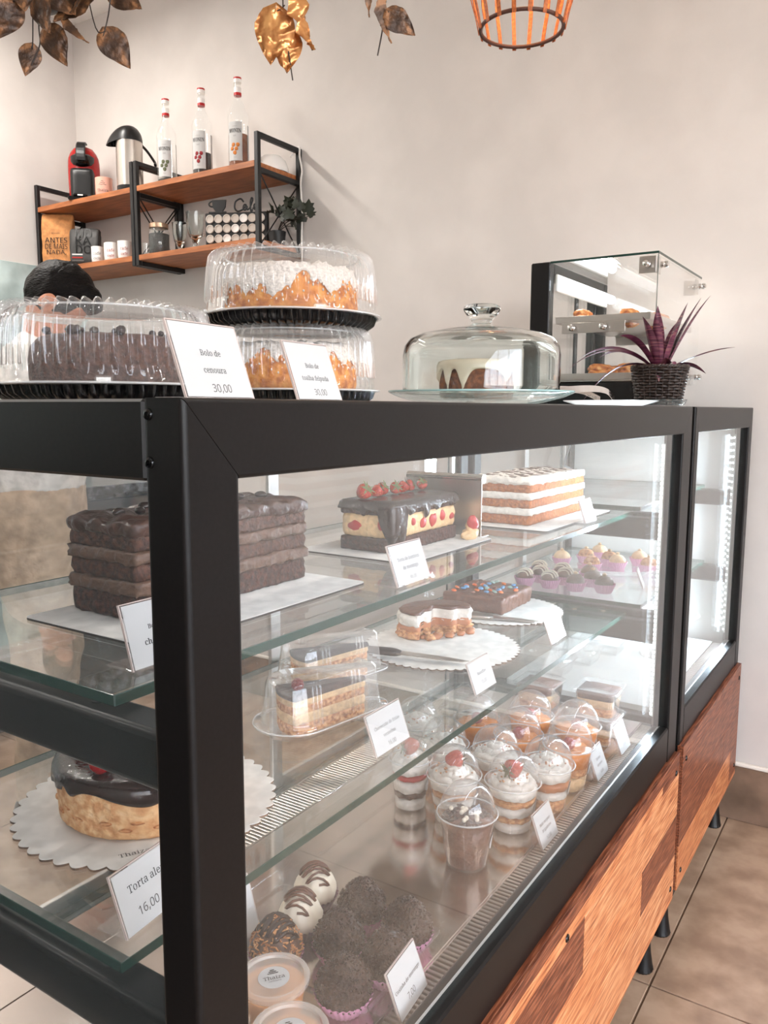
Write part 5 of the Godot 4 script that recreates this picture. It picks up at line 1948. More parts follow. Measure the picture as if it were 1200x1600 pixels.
func strawberry(parent: Node, at: Vector3, size: float, b: Basis) -> void:
	var st := mb()
	var rows := []
	for p in [[0.0, -0.62], [0.22, -0.55], [0.42, -0.3], [0.56, 0.0], [0.60, 0.22], [0.5, 0.42], [0.25, 0.52], [0.0, 0.52]]:
		var row := []
		for i in 20:
			var a := TAU * i / 20
			var k := 1.0 + 0.05 * noise.get_noise_3dv(Vector3(cos(a), p[1] * 2.0, sin(a)) * 3.0 + at * 300.0)
			row.append(at + b * (Vector3(cos(a) * p[0] * k, p[1], sin(a) * p[0] * k) * size))
		rows.append(row)
	skin(st, rows)
	var s := part(parent, "strawberry", st, M.strawberry)
	st = mb()
	for i in 7:
		var a := TAU * i / 7.0
		var d := Vector3(cos(a), 0, sin(a))
		var sd := Vector3(-sin(a), 0, cos(a))
		var o := at + b * (Vector3(0, 0.535, 0) * size)
		tri_dir(st, o + b * (sd * 0.17 * size), o - b * (sd * 0.17 * size), o + b * ((d * 0.72 + Vector3(0, 0.10 + 0.16 * (i % 3 - 1), 0)) * size), b.y)
	part(s, "calyx", st, M.calyx)


# a cut layer with ragged edges, sitting at height y0..y1 inside the footprint
func layer(parent: Node, called: String, lo: Vector3, hi: Vector3, mat: Material, rag: float, seed_off: float, rad := 0.006) -> void:
	var st := mb()
	var cx := int(clampf((hi.x - lo.x) / 0.005, 8, 64))
	var cz := int(clampf((hi.z - lo.z) / 0.005, 8, 40))
	rough_box(st, lo, hi, Vector3i(cx, 5, cz), rad, rag, 90.0, seed_off)
	part(parent, called, st, mat)


func things_on_upper_shelf() -> void:
	cake_board(Vector2(0.118, -0.372), Vector2(0.459, -0.174), UP, "large white rectangular board under the dark layered chocolate cake")
	var y := UP + 0.0029
	# 1: dark layered cake, near corner behind the corner post
	var t := thing("chocolate_layer_cake", "tall dark chocolate layer cake with glossy frosting, nearest the corner post", "cake", Vector3(0, y, 0))
	var lo := Vector3(0.166, 0, -0.357)
	var hi := Vector3(0.436, 0, -0.252)
	var hs := [0.0, 0.026, 0.040, 0.058, 0.071, 0.090]
	var ms := ["sponge_dark", "mousse", "sponge_brown", "mousse", "sponge_brown"]
	for k in 5:
		var g := 0.0 if k % 2 == 0 else 0.0028
		layer(t, ["sponge_layer", "cream_layer"][k % 2], Vector3(lo.x - g, hs[k], lo.z - g), Vector3(hi.x + g, hs[k + 1] + 0.0012, hi.z + g), M[ms[k]], 0.0026 if k % 2 == 0 else 0.0042, k * 3.1, 0.004)
	var st := mb()
	rough_box(st, Vector3(lo.x - 0.004, 0.087, lo.z - 0.004), Vector3(hi.x + 0.004, 0.103, hi.z + 0.004), Vector3i(54, 5, 24), 0.007, 0.0035, 40.0, 5.0, func(p: Vector3):
		var wave := 0.0022 * sin(p.x * 190.0 + 4.0 * sin(p.z * 60.0))
		return Vector3(p.x, p.y + (wave if p.y > 0.097 else 0.0) - (0.004 * absf(noise.get_noise_1d(p.x * 60.0)) if p.y < 0.092 else 0.0), p.z))
	part(t, "frosting", st, M.dark_frosting)
	for k in 9:
		st = mb()
		blob(st, Vector3(0.19 + 0.026 * k + 0.006 * sin(k * 5.0), 0.107, -0.305 + 0.022 * sin(k * 2.7)), Vector3(0.0075, 0.0045, 0.0055), 0.3, 120.0, 12, 8, Basis(Vector3.UP, k * 1.1), k * 2.0)
		part(t, "chocolate_curl", st, M.ganache)
	# 2: strawberry cake under ganache
	cake_board(Vector2(0.592, -0.395), Vector2(0.862, -0.192), UP, "white board under the strawberry and ganache cake")
	t = thing("strawberry_cake", "chocolate cake with pale cream filling, dripping ganache and a row of strawberries on top", "cake", Vector3(0, y, 0))
	lo = Vector3(0.636, 0, -0.345)
	hi = Vector3(0.838, 0, -0.248)
	layer(t, "sponge_layer", Vector3(lo.x, 0.0, lo.z), Vector3(hi.x, 0.021, hi.z), M.sponge_dark, 0.0018, 1.0, 0.003)
	layer(t, "cream_filling", Vector3(lo.x + 0.001, 0.0205, lo.z + 0.001), Vector3(hi.x - 0.001, 0.058, hi.z - 0.001), M.beige_cream, 0.0030, 2.0, 0.009)
	layer(t, "sponge_layer", Vector3(lo.x, 0.055, lo.z), Vector3(hi.x, 0.074, hi.z), M.sponge_dark, 0.0018, 3.0, 0.004)
	for k in 6:
		var x: float = lo.x + 0.028 + 0.031 * k
		st = mb()
		var s: float = [0.013, 0.006, 0.009, 0.011, 0.009, 0.006][k]
		blob(st, Vector3(x, 0.040 + 0.003 * sin(k * 2.0), hi.z - 0.0005), Vector3(s, s * 0.8 + 0.002, 0.003), 0.35, 90.0, 12, 8, Basis(Vector3.BACK, k * 0.9), k * 3.0)
		part(t, "strawberry_slice", st, M.strawberry_cut)
	for k in 2:
		st = mb()
		blob(st, Vector3(lo.x + 0.0005, 0.038 + 0.004 * k, lo.z + 0.028 + 0.05 * k), Vector3(0.003, 0.008, 0.013 - 0.004 * k), 0.3, 90.0, 12, 8, Basis(), k * 3.0)
		part(t, "strawberry_slice", st, M.strawberry_cut)
	# ganache: a draped sheet with tongues down the sides
	var rows := []
	for side in 1:
		pass
	st = mb()
	drape(st, Vector2(lo.x - 0.001, lo.z - 0.001), Vector2(hi.x + 0.001, hi.z + 0.001), 0.0742, func(s: float) -> float:
		var d := 0.010 + 0.009 * absf(noise.get_noise_1d(s * 30.0 + 5.0)) + 0.008 * pow(maxf(sin(s * 120.0 + 2.0 * sin(s * 31.0)), 0.0), 3.0)
		return d, [[0.0, 0.026, 0.060], [0.026, 0.011, 0.066], [0.097, 0.008, 0.03]])
	part(t, "ganache", st, M.ganache)
	var sx := 0.648
	for k in 7:
		var size: float = [0.021, 0.0165, 0.0175, 0.017, 0.0165, 0.0165, 0.016][k]
		strawberry(t, Vector3(sx + 0.004, 0.087 + size * 0.25 - 0.004, -0.312 + 0.005 * sin(k * 2.3)), size, Basis.from_euler(Vector3(0.95 + 0.3 * sin(k * 3.0), 0.15 + 0.7 * sin(k * 1.9), 0.3 * cos(k * 2.0))))
		sx += 0.0275 if k else 0.031
	# fallen piece by the divider
	t = thing("cake_crumble", "fallen bit of cream and strawberry on the board at the steel divider", "cake piece", Vector3(0.838, y, -0.222))
	st = mb()
	blob(st, Vector3(0, 0.007, 0), Vector3(0.021, 0.010, 0.012), 0.5, 90.0, 18, 10)
	blob(st, Vector3(0.004, 0.018, 0), Vector3(0.012, 0.011, 0.009), 0.5, 90.0, 16, 10, Basis(), 4.0)
	part(t, "cream", st, M.beige_cream)
	st = mb()
	blob(st, Vector3(0.002, 0.026, 0.003), Vector3(0.010, 0.014, 0.009), 0.35, 90.0, 16, 10, Basis(Vector3.BACK, 0.4), 7.0)
	part(t, "strawberry", st, M.strawberry_cut)
	# steel divider
	t = thing("steel_divider", "upright polished steel cake divider with rolled top between two cakes", "cake divider", Vector3(0.866, UP + 0.0004, 0))
	st = mb()
	box(st, Vector3(-0.0008, 0.0, -0.366), Vector3(0.0008, 0.104, -0.216), 0.0003)
	box(st, Vector3(0.0008, 0.0, -0.366), Vector3(0.03, 0.0014, -0.216), 0.0003)
	part(t, "plate", st, M.brushed_steel)
	st = mb()
	tube(st, [Vector3(0.0065, 0.100, -0.366), Vector3(0.0065, 0.100, -0.216)], [0.0078], 24)
	part(t, "rolled_edge", st, M.steel)
	# 3: carrot layer cake
	cake_board(Vector2(0.985, -0.37), Vector2(1.352, -0.146), UP, "white board under the carrot coloured layer cake with white cream")
	t = thing("carrot_layer_cake", "orange brown sponge cake with three white cream layers and swirled white top", "cake", Vector3(0, y, 0))
	lo = Vector3(1.026, 0, -0.322)
	hi = Vector3(1.318, 0, -0.196)
	hs = [0.0, 0.018, 0.031, 0.047, 0.060, 0.076]
	for k in 5:
		var g := 0.0 if k % 2 == 0 else 0.0022
		layer(t, ["sponge_layer", "cream_layer"][k % 2], Vector3(lo.x - g, hs[k], lo.z - g), Vector3(hi.x + g, hs[k + 1] + 0.001, hi.z + g), [M.sponge_carrot, M.cream][k % 2], 0.0018 if k % 2 == 0 else 0.0032, 40.0 + k * 3.1, 0.004)
	st = mb()
	rough_box(st, Vector3(lo.x - 0.002, 0.074, lo.z - 0.002), Vector3(hi.x + 0.002, 0.088, hi.z + 0.002), Vector3i(60, 5, 30), 0.006, 0.0028, 60.0, 15.0, func(p: Vector3):
		return Vector3(p.x, p.y + (0.0016 * sin(p.x * 150.0 + 3.0 * sin(p.z * 80.0)) if p.y > 0.082 else 0.004 * noise.get_noise_1d(p.x * 90.0 + p.z * 70.0)), p.z))
	part(t, "cream_top", st, M.cream)
	for k in 9:
		st = mb()
		var x: float = lo.x + 0.018 + 0.031 * k
		tube(st, curve([Vector3(x, 0.0885, lo.z + 0.012), Vector3(x + 0.022, 0.0892, lo.z + 0.04), Vector3(x - 0.006, 0.0890, lo.z + 0.07), Vector3(x + 0.012, 0.0882, hi.z - 0.012)], 5), [0.0018, 0.003, 0.0022], 6, 1, 0.5)
		part(t, "caramel_swirl", st, M.mousse)
	# price signs along the shelf front
	price_sign(Vector3(0.0985, UP, -0.136), 0.066, 0.056, 0.30, 0.0, [["Bolo de", 0.3, 0.6], ["chocolate", 0.5, 0.38]], "price card on the upper shelf partly hidden by the corner post")
	price_sign(Vector3(0.4945, UP, -0.124), 0.078, 0.052, 0.34, 0.0, [["Torta de bombom", 0.66, 0.62], ["de morango", 0.46, 0.40], ["96,00", 0.2, 0.15, "Droid Sans"]], "white price card in front of the strawberry and ganache cake", "grey_ink")
	price_sign(Vector3(1.158, UP, -0.123), 0.062, 0.046, 0.34, 0.0, [["Torta de", 0.4, 0.6], ["cenoura", 0.4, 0.36]], "small white price card in front of the carrot coloured layer cake", "grey_ink")


# sheet over a box top hanging down each side; hang(s) gives the depth at the walk s round the rim; tongues are [s, half width, depth]
func drape(st: SurfaceTool, lo: Vector2, hi: Vector2, y: float, hang: Callable, tongues: Array) -> void:
	var rim := []
	var w := hi.x - lo.x
	var d := hi.y - lo.y
	# walk: start at the near front corner (lo.x, hi.y), along +X on the customers' side, then round the back
	var total := 2.0 * (w + d)
	var n := int(total / 0.0025)
	var r := 0.006
	for i in n:
		var s := total * i / n
		var p := Vector2.ZERO
		if s < w:
			p = Vector2(lo.x + s, hi.y)
		elif s < w + d:
			p = Vector2(hi.x, hi.y - (s - w))
		elif s < 2.0 * w + d:
			p = Vector2(hi.x - (s - w - d), lo.y)
		else:
			p = Vector2(lo.x, lo.y + (s - 2.0 * w - d))
		var inn := Vector2(clampf(p.x, lo.x + r, hi.x - r), clampf(p.y, lo.y + r, hi.y - r))
		var dir := (p - inn).normalized()
		rim.append([inn, dir, s])
	var rows := []
	for j in 13:
		var v := j / 12.0
		var row := []
		for e in rim:
			var s: float = e[2]
			var depth: float = hang.call(s)
			for tg in tongues:
				var ds := absf(s - tg[0])
				ds = minf(ds, total - ds)
				if ds < tg[1]:
					depth = maxf(depth, tg[2] * sqrt(1.0 - pow(ds / tg[1], 2.0)))
			var o: Vector2 = e[0]
			var q := o
			var yy := y
			if v < 0.3:
				q = o.lerp((lo + hi) * 0.5, 1.0 - v / 0.3)
				yy = y + 0.0035 + 0.0007 * noise.get_noise_2d(q.x * 90.0, q.y * 90.0)
			elif v < 0.5:
				var a := (v - 0.3) / 0.2 * PI / 2
				q = o + e[1] * sin(a) * (r + 0.0035)
				yy = y - r + cos(a) * (r + 0.0035)
			else:
				var k := (v - 0.5) / 0.5
				q = o + e[1] * (r + 0.0034 + 0.0014 * sin(k * PI)) if k < 0.98 else o + e[1] * (r - 0.0005)
				yy = y - r - (depth - r) * k
			row.append(Vector3(q.x, yy, q.y))
		rows.append(row)
	# walk runs clockwise seen from above (X right, Z towards the viewer): reverse for the outside
	for row in rows:
		row.reverse()
	rows.reverse()
	skin(st, rows)


# ---------------------------------------------------------------- lower glass shelf
# outline round two circles (a at the origin side), grown by g
func drop_outline(ca: Vector2, ra: float, cb: Vector2, rb: float, g: float, n := 40) -> Array:
	var d := (cb - ca)
	var ang := d.angle()
	var half := acos(clampf((ra - rb) / d.length(), -1.0, 1.0))
	var out := []
	for i in n:
		var k := float(i) / (n / 2 - 1)
		if i < n / 2:
			var a := ang + half + (TAU - 2.0 * half) * k
			out.append(ca + Vector2(cos(a), sin(a)) * (ra + g))
		else:
			k = float(i - n / 2) / (n / 2 - 1)
			var a := ang - half + 2.0 * half * k
			out.append(cb + Vector2(cos(a), sin(a)) * (rb + g))
	return out


func drop_shell(levels: Array) -> Array:
	# levels: [y, grow]; outline turns with rising angle as seen with Z down the page
	var rows := []
	for l in levels:
		var row := []
		for p in drop_outline(Vector2(-0.040, 0), 0.046, Vector2(0.085, 0), 0.013, l[1]):
			row.append(Vector3(p.x, l[0], p.y))
		rows.append(row)
	return rows


func slice_container(at: Vector3, turn: float, label: String, topping: Material, berry: bool) -> void:
	var t := thing("slice_container", label, "slice container", at, "")
	t.rotation.y = turn
	var st := mb()
	skin(st, drop_shell([[0.0005, -0.03], [0.0, -0.012], [0.004, -0.004], [0.013, 0.0], [0.0145, 0.010], [0.0165, 0.0105], [0.0165, 0.0]]))
	part(t, "base", st, M.clear_plastic)
	st = mb()
	skin(st, drop_shell([[0.0170, 0.0095], [0.0185, 0.010], [0.019, 0.0], [0.026, -0.001], [0.072, -0.007], [0.078, -0.010], [0.0800, -0.0125], [0.0802, -0.04]]))
	skin(st, drop_shell([[0.0195, -0.0006], [0.026, -0.0016], [0.072, -0.0076], [0.0776, -0.0105], [0.0794, -0.013], [0.0796, -0.04]]))
	var ld := part(t, "lid", st, M.clear_plastic)
	st = mb()
	var lip := []
	for p in drop_outline(Vector2(-0.040, 0), 0.046, Vector2(0.085, 0), 0.013, 0.0102):
		lip.append(Vector3(p.x, 0.0175, p.y))
	lip.append(lip[0])
	tube(st, lip, [0.0012], 6)
	part(ld, "rolled_rim", st, M.plastic_rim)
	for k in 4:
		st = mb()
		var x: float = [-0.03, -0.03, 0.04, 0.04][k]
		var s := 1.0 if k % 2 else -1.0
		for i in 3:
			var z := (0.0455 - (x + 0.04) * 0.26) * s
			tube(st, [Vector3(x + i * 0.006, 0.022, z), Vector3(x + i * 0.006, 0.070, z * 0.88), Vector3(x + i * 0.006, 0.079, z * 0.76)], [0.0018], 8)
		part(t, "rib", st, M.clear_plastic)
	var c := thing("cake_slice", label.replace("clear wedge container holding", "slice inside the wedge container:"), "cake slice", at + Vector3(0, 0.0042, 0), "")
	c.rotation.y = turn
	var wedge := func(y0: float, y1: float, g: float, mat: Material, called: String) -> void:
		var s2 := mb()
		var rows := []
		for j in 5:
			var v := j / 4.0
			var row := []
			var pts := []
			for i in 25:
				var k := i / 24.0
				pts.append(Vector2(-0.052, lerpf(0.030, -0.030, k)).lerp(Vector2(-0.060, lerpf(0.030, -0.030, k)), sin(k * PI)))
			for i in 24:
				pts.append(Vector2(-0.052, -0.030).lerp(Vector2(0.072, -0.002), (i + 1) / 24.0))
			for i in 24:
				pts.append(Vector2(0.072, 0.002).lerp(Vector2(-0.052, 0.030), i / 24.0))
			for p in pts:
				var k2: float = 1.0 + g + 0.02 * noise.get_noise_3dv(Vector3(p.x * 160.0, (y0 + y1) * 160.0 + v * 3.0, p.y * 160.0))
				var inset := 0.97 if (j == 0 or j == 4) else 1.0
				row.append(Vector3(p.x * k2 * inset, lerpf(y0, y1, v), p.y * k2 * inset))
			row.reverse()
			rows.append(row)
		for e in [0, 4]:
			var mid: Vector3 = Vector3(-0.02, rows[e][0].y, 0)
			var ring := []
			for q in rows[e].size():
				ring.append(mid)
			if e == 0:
				rows.push_front(ring)
			else:
				rows.push_back(ring)
		skin(s2, rows)
		part(c, called, s2, mat)
	wedge.call(0.0, 0.017, 0.0, M.biscuit, "sponge_layer")
	wedge.call(0.016, 0.030, 0.012, M.beige_cream, "cream_layer")
	wedge.call(0.029, 0.042, 0.0, M.biscuit, "sponge_layer")
	wedge.call(0.041, 0.050, 0.015, M.beige_cream, "cream_layer")
	wedge.call(0.0495, 0.057, 0.03, topping, "glaze")
	if berry:
		st = mb()
		for k in 40:
			var v := 1.0 - 2.0 * (k + 0.5) / 40.0
			var a := k * 2.39996
			var d := Vector3(sqrt(1.0 - v * v) * cos(a), v, sqrt(1.0 - v * v) * sin(a))
			blob(st, Vector3(-0.036, 0.064, 0.004) + d * 0.0068, Vector3.ONE * 0.0024, 0.0, 1.0, 8, 6)
		part(c, "raspberry", st, plain_mat("raspberry", Color(0.55, 0.13, 0.14), 0.4))


func candies_slab(at: Vector3) -> void:
	var t := thing("chocolate_slab", "square brown chocolate slab cake dotted with coloured sugar buttons", "cake", at)
	var st := mb()
	rough_box(st, Vector3(0, 0, 0), Vector3(0.162, 0.036, 0.148), Vector3i(32, 8, 30), 0.006, 0.003, 50.0, 2.0)
	part(t, "body", st, M.milk_choc)
	var cols := [Color(0.85, 0.38, 0.14), Color(0.33, 0.55, 0.74), Color(0.85, 0.42, 0.16), Color(0.35, 0.58, 0.78), Color(0.45, 0.24, 0.15), Color(0.55, 0.66, 0.62)]
	st = mb()
	lathe(st, [Vector2(0, -0.0028), Vector2(0.004, -0.0024), Vector2(0.0062, 0), Vector2(0.004, 0.0024), Vector2(0, 0.0028)], 16, Transform3D(), 2.0)
	var cm := made(st)
	var r := RandomNumberGenerator.new()
	r.seed = 41
	var done := []
	for k in 60:
		var p := Vector2(r.randf_range(0.012, 0.150), r.randf_range(0.012, 0.138))
		var ok := done.size() < 30
		for q in done:
			if q.distance_to(p) < 0.0135:
				ok = false
		if not ok:
			continue
		done.append(p)
		put(t, "sugar_button", cm, plain_mat("button_%d" % (done.size() % 6), cols[done.size() % 6], 0.3), Transform3D(Basis.from_euler(Vector3(r.randf_range(-0.4, 0.4), 0, r.randf_range(-0.4, 0.4))), Vector3(p.x, 0.0385, p.y)))


func knife(tip: Vector3, heel: Vector3, butt: Vector3, label: String, handle_mat: Material) -> void:
	var t := thing("cake_knife", label, "knife", heel)
	var d := (tip - heel).normalized()
	var side := d.cross(Vector3.UP).normalized()
	var up := side.cross(d)
	var L := (tip - heel).length()
	var st := mb()
	var outline := PackedVector2Array([Vector2(0, -0.011), Vector2(L * 0.7, -0.010), Vector2(L * 0.93, -0.004), Vector2(L, 0.004), Vector2(L * 0.7, 0.010), Vector2(0, 0.010)])
	prism(st, outline, 0.0014, Transform3D(Basis(d, side, up) if Basis(d, side, up).determinant() > 0 else Basis(d, -side, up), Vector3.ZERO))
	part(t, "blade", st, M.brushed_steel)
	st = mb()
	var h := butt - heel
	tube(st, [h * -0.05, h * 0.02, h * 0.1, h * 0.4, h * 0.75, h * 0.93, h], [0.006, 0.0095, 0.0105, 0.0095, 0.0105, 0.009, 0.004], 14, 1, 0.72)
	part(t, "handle", st, handle_mat)


func things_on_lower_shelf() -> void:
	var y := LOW
	var top := y + 0.0029
	round_board(Vector2(0.22, -0.31), 0.144, y, "white scalloped board under the round torte, behind the corner post", 44)
	lettering(get_node("scalloped_board"), "Thaiza", "Droid Serif", 0.03, Vector3(-0.085, 0.0031, 0.078), M.grey_ink, Basis(Vector3.UP, -0.5) * Basis(Vector3.RIGHT, -PI / 2))
	var t := thing("almond_torte", "round pale crumb torte with dark chocolate glaze and red cherries", "cake", Vector3(0.222, top, -0.310))
	var rows := []
	for p in [[0.0, 0.0], [0.94, 0.0], [0.985, 0.06], [0.99, 0.3], [1.0, 0.6], [0.99, 0.9], [0.95, 1.0], [0.0, 1.0]]:
		var row := []
		for i in 140:
			var a := TAU * i / 140
			var k := 0.0 if p[0] == 0.0 else 0.012 * noise.get_noise_3dv(Vector3(cos(a) * 5.0, p[1] * 3.0, sin(a) * 5.0)) + 0.02 * maxf(0.0, noise.get_noise_3dv(Vector3(cos(a) * 11.0, p[1] * 7.0, sin(a) * 11.0)))
			row.append(Vector3(cos(a) * 0.098 * (p[0] - k), 0.060 * p[1], sin(a) * 0.098 * (p[0] - k)))
		rows.append(row)
	var st := mb()
	skin(st, rows)
	part(t, "sponge", st, M.torte_side)
	for k in 26:
		var a := k * 2.39996
		st = mb()
		blob(st, Vector3(cos(a) * 0.0965, 0.008 + 0.034 * fmod(k * 0.37, 1.0), sin(a) * 0.0965), Vector3(0.0075, 0.0022, 0.0028), 0.4, 120.0, 10, 6, Basis(Vector3.UP, PI / 2 - a), k)
		part(t, "almond_flake", st, M.biscuit)
	glaze_cap(t, 0.0985, 0.060, M.ganache, 13, 0.30, 2.0, 0.0032)
	for p in [Vector2(-0.082, 0.014), Vector2(0.03, 0.075), Vector2(-0.055, -0.05), Vector2(0.07, -0.02)]:
		st = mb()
		lathe(st, [Vector2(0, -0.011), Vector2(0.007, -0.009), Vector2(0.0115, -0.002), Vector2(0.0115, 0.004), Vector2(0.007, 0.0095), Vector2(0.002, 0.0095), Vector2(0, 0.008)], 24, Transform3D(Basis(), Vector3(p.x, 0.072, p.y) * Vector3(0.9, 1, 0.9)), 2.0)
		part(t, "cherry", st, M.cherry)
	price_sign(Vector3(0.084, y, -0.135), 0.080, 0.054, 0.36, 0.12, [["Torta alemã", 0.66, 0.66], ["16,00", 0.30, 0.26, "Droid Sans", -0.12, "grey_ink"]], "white price card for the round torte, cut off by the corner post")
	slice_container(Vector3(0.500, y, -0.281), -0.43, "clear wedge container holding a layered cake slice topped by a raspberry", M.dark_frosting, true)
	slice_container(Vector3(0.640, y, -0.372), -0.43, "clear wedge container holding a layered cake slice, farther back, without berry", M.ganache, false)
	# white topped slice on the big scalloped board, with a knife
	round_board(Vector2(0.930, -0.325), 0.146, y, "large white scalloped board with a cut banana cream cake and a knife", 56)
	t = thing("cream_pie_piece", "remaining piece of cream pie with brown top and crumbly base", "cake", Vector3(1.000, top, -0.380))
	t.rotation.y = -0.50
	t.scale = Vector3(1.15, 1.1, 1.15)
	var half := func(y0: float, y1: float, g: float, mat: Material, called: String, rag: float) -> void:
		var s2 := mb()
		var rr := []
		for j in 6:
			var v := j / 5.0
			var row := []
			for i in 80:
				var p := Vector2.ZERO
				if i < 50:
					var a := PI + PI * i / 50.0
					p = Vector2(cos(a) * 0.066, sin(a) * 0.050)
				else:
					var k := (i - 50) / 30.0
					p = Vector2(lerpf(0.066, -0.066, k), 0.012 * sin(k * 9.0) + 0.006 * sin(k * 23.0) + 0.012)
				var n := 1.0 + g + rag * noise.get_noise_3dv(Vector3(p.x * 90.0, y0 * 200.0 + v * 2.0, p.y * 90.0))
				var inset := 0.96 if (j == 0 or j == 5) else 1.0
				row.append(Vector3(p.x * n * inset, lerpf(y0, y1, v), p.y * n * inset))
			rr.append(row)
		for e in [0, -1]:
			var mid := Vector3(0, rr[e][0].y, -0.015)
			var ring := []
			for q in 80:
				ring.append(mid)
			if e == 0:
				rr.push_front(ring)
			else:
				rr.push_back(ring)
		skin(s2, rr)
		part(t, called, s2, mat)
	half.call(0.0, 0.014, 0.05, M.biscuit, "crumb_base", 0.10)
	half.call(0.012, 0.026, 0.0, M.dulce, "caramel_layer", 0.08)
	half.call(0.022, 0.043, 0.03, M.cream, "cream_layer", 0.12)
	half.call(0.0425, 0.0475, -0.02, M.milk_choc, "cocoa_top", 0.05)
	for k in 14:
		st = mb()
		blob(st, Vector3(-0.04 + 0.0075 * k, 0.004, 0.028 + 0.012 * sin(k * 2.3)), Vector3(0.008, 0.005, 0.007) * (0.7 + 0.5 * absf(sin(k * 1.7))), 0.5, 120.0, 10, 7, Basis(), k)
		part(t, "crumb", st, M.biscuit if k % 3 else M.dulce)
	knife(Vector3(0.848, top + 0.006, -0.226), Vector3(0.814, top + 0.011, -0.350), Vector3(0.776, top + 0.014, -0.466), "cake knife with brown handle lying on the rim of the cream pie board", plain_mat("knife_handle", Color(0.22, 0.16, 0.14), 0.4))
	round_board(Vector2(1.246, -0.352), 0.137, y, "white scalloped board under the chocolate slab with sugar buttons", 54)
	candies_slab(Vector3(1.190, top, -0.470))
	knife(Vector3(1.18, top + 0.002, -0.235), Vector3(1.150, top + 0.005, -0.330), Vector3(1.115, top + 0.008, -0.430), "thin steel knife lying in front of the chocolate slab", M.brushed_steel)
	price_sign(Vector3(0.493, y, -0.153), 0.080, 0.054, 0.36, 0.0, [["Cheesecake de frutas", 0.74, 0.62], ["vermelhas", 0.36, 0.40], ["16,00", 0.22, 0.16, "Droid Sans"]], "white price card in front of the wedge containers", "grey_ink")
	price_sign(Vector3(0.762, y, -0.150), 0.072, 0.050, 0.36, 0.0, [["Banoffee", 0.42, 0.58], ["15,00", 0.26, 0.28, "Droid Sans"]], "white price card in front of the cream pie board and knife", "grey_ink")
	price_sign(Vector3(1.088, y, -0.154), 0.076, 0.050, 0.36, 0.0, [["Brownie de", 0.42, 0.62], ["chocolate", 0.58, 0.42], ["13,00", 0.24, 0.16, "Droid Sans"]], "white price card in front of the chocolate slab", "grey_ink")


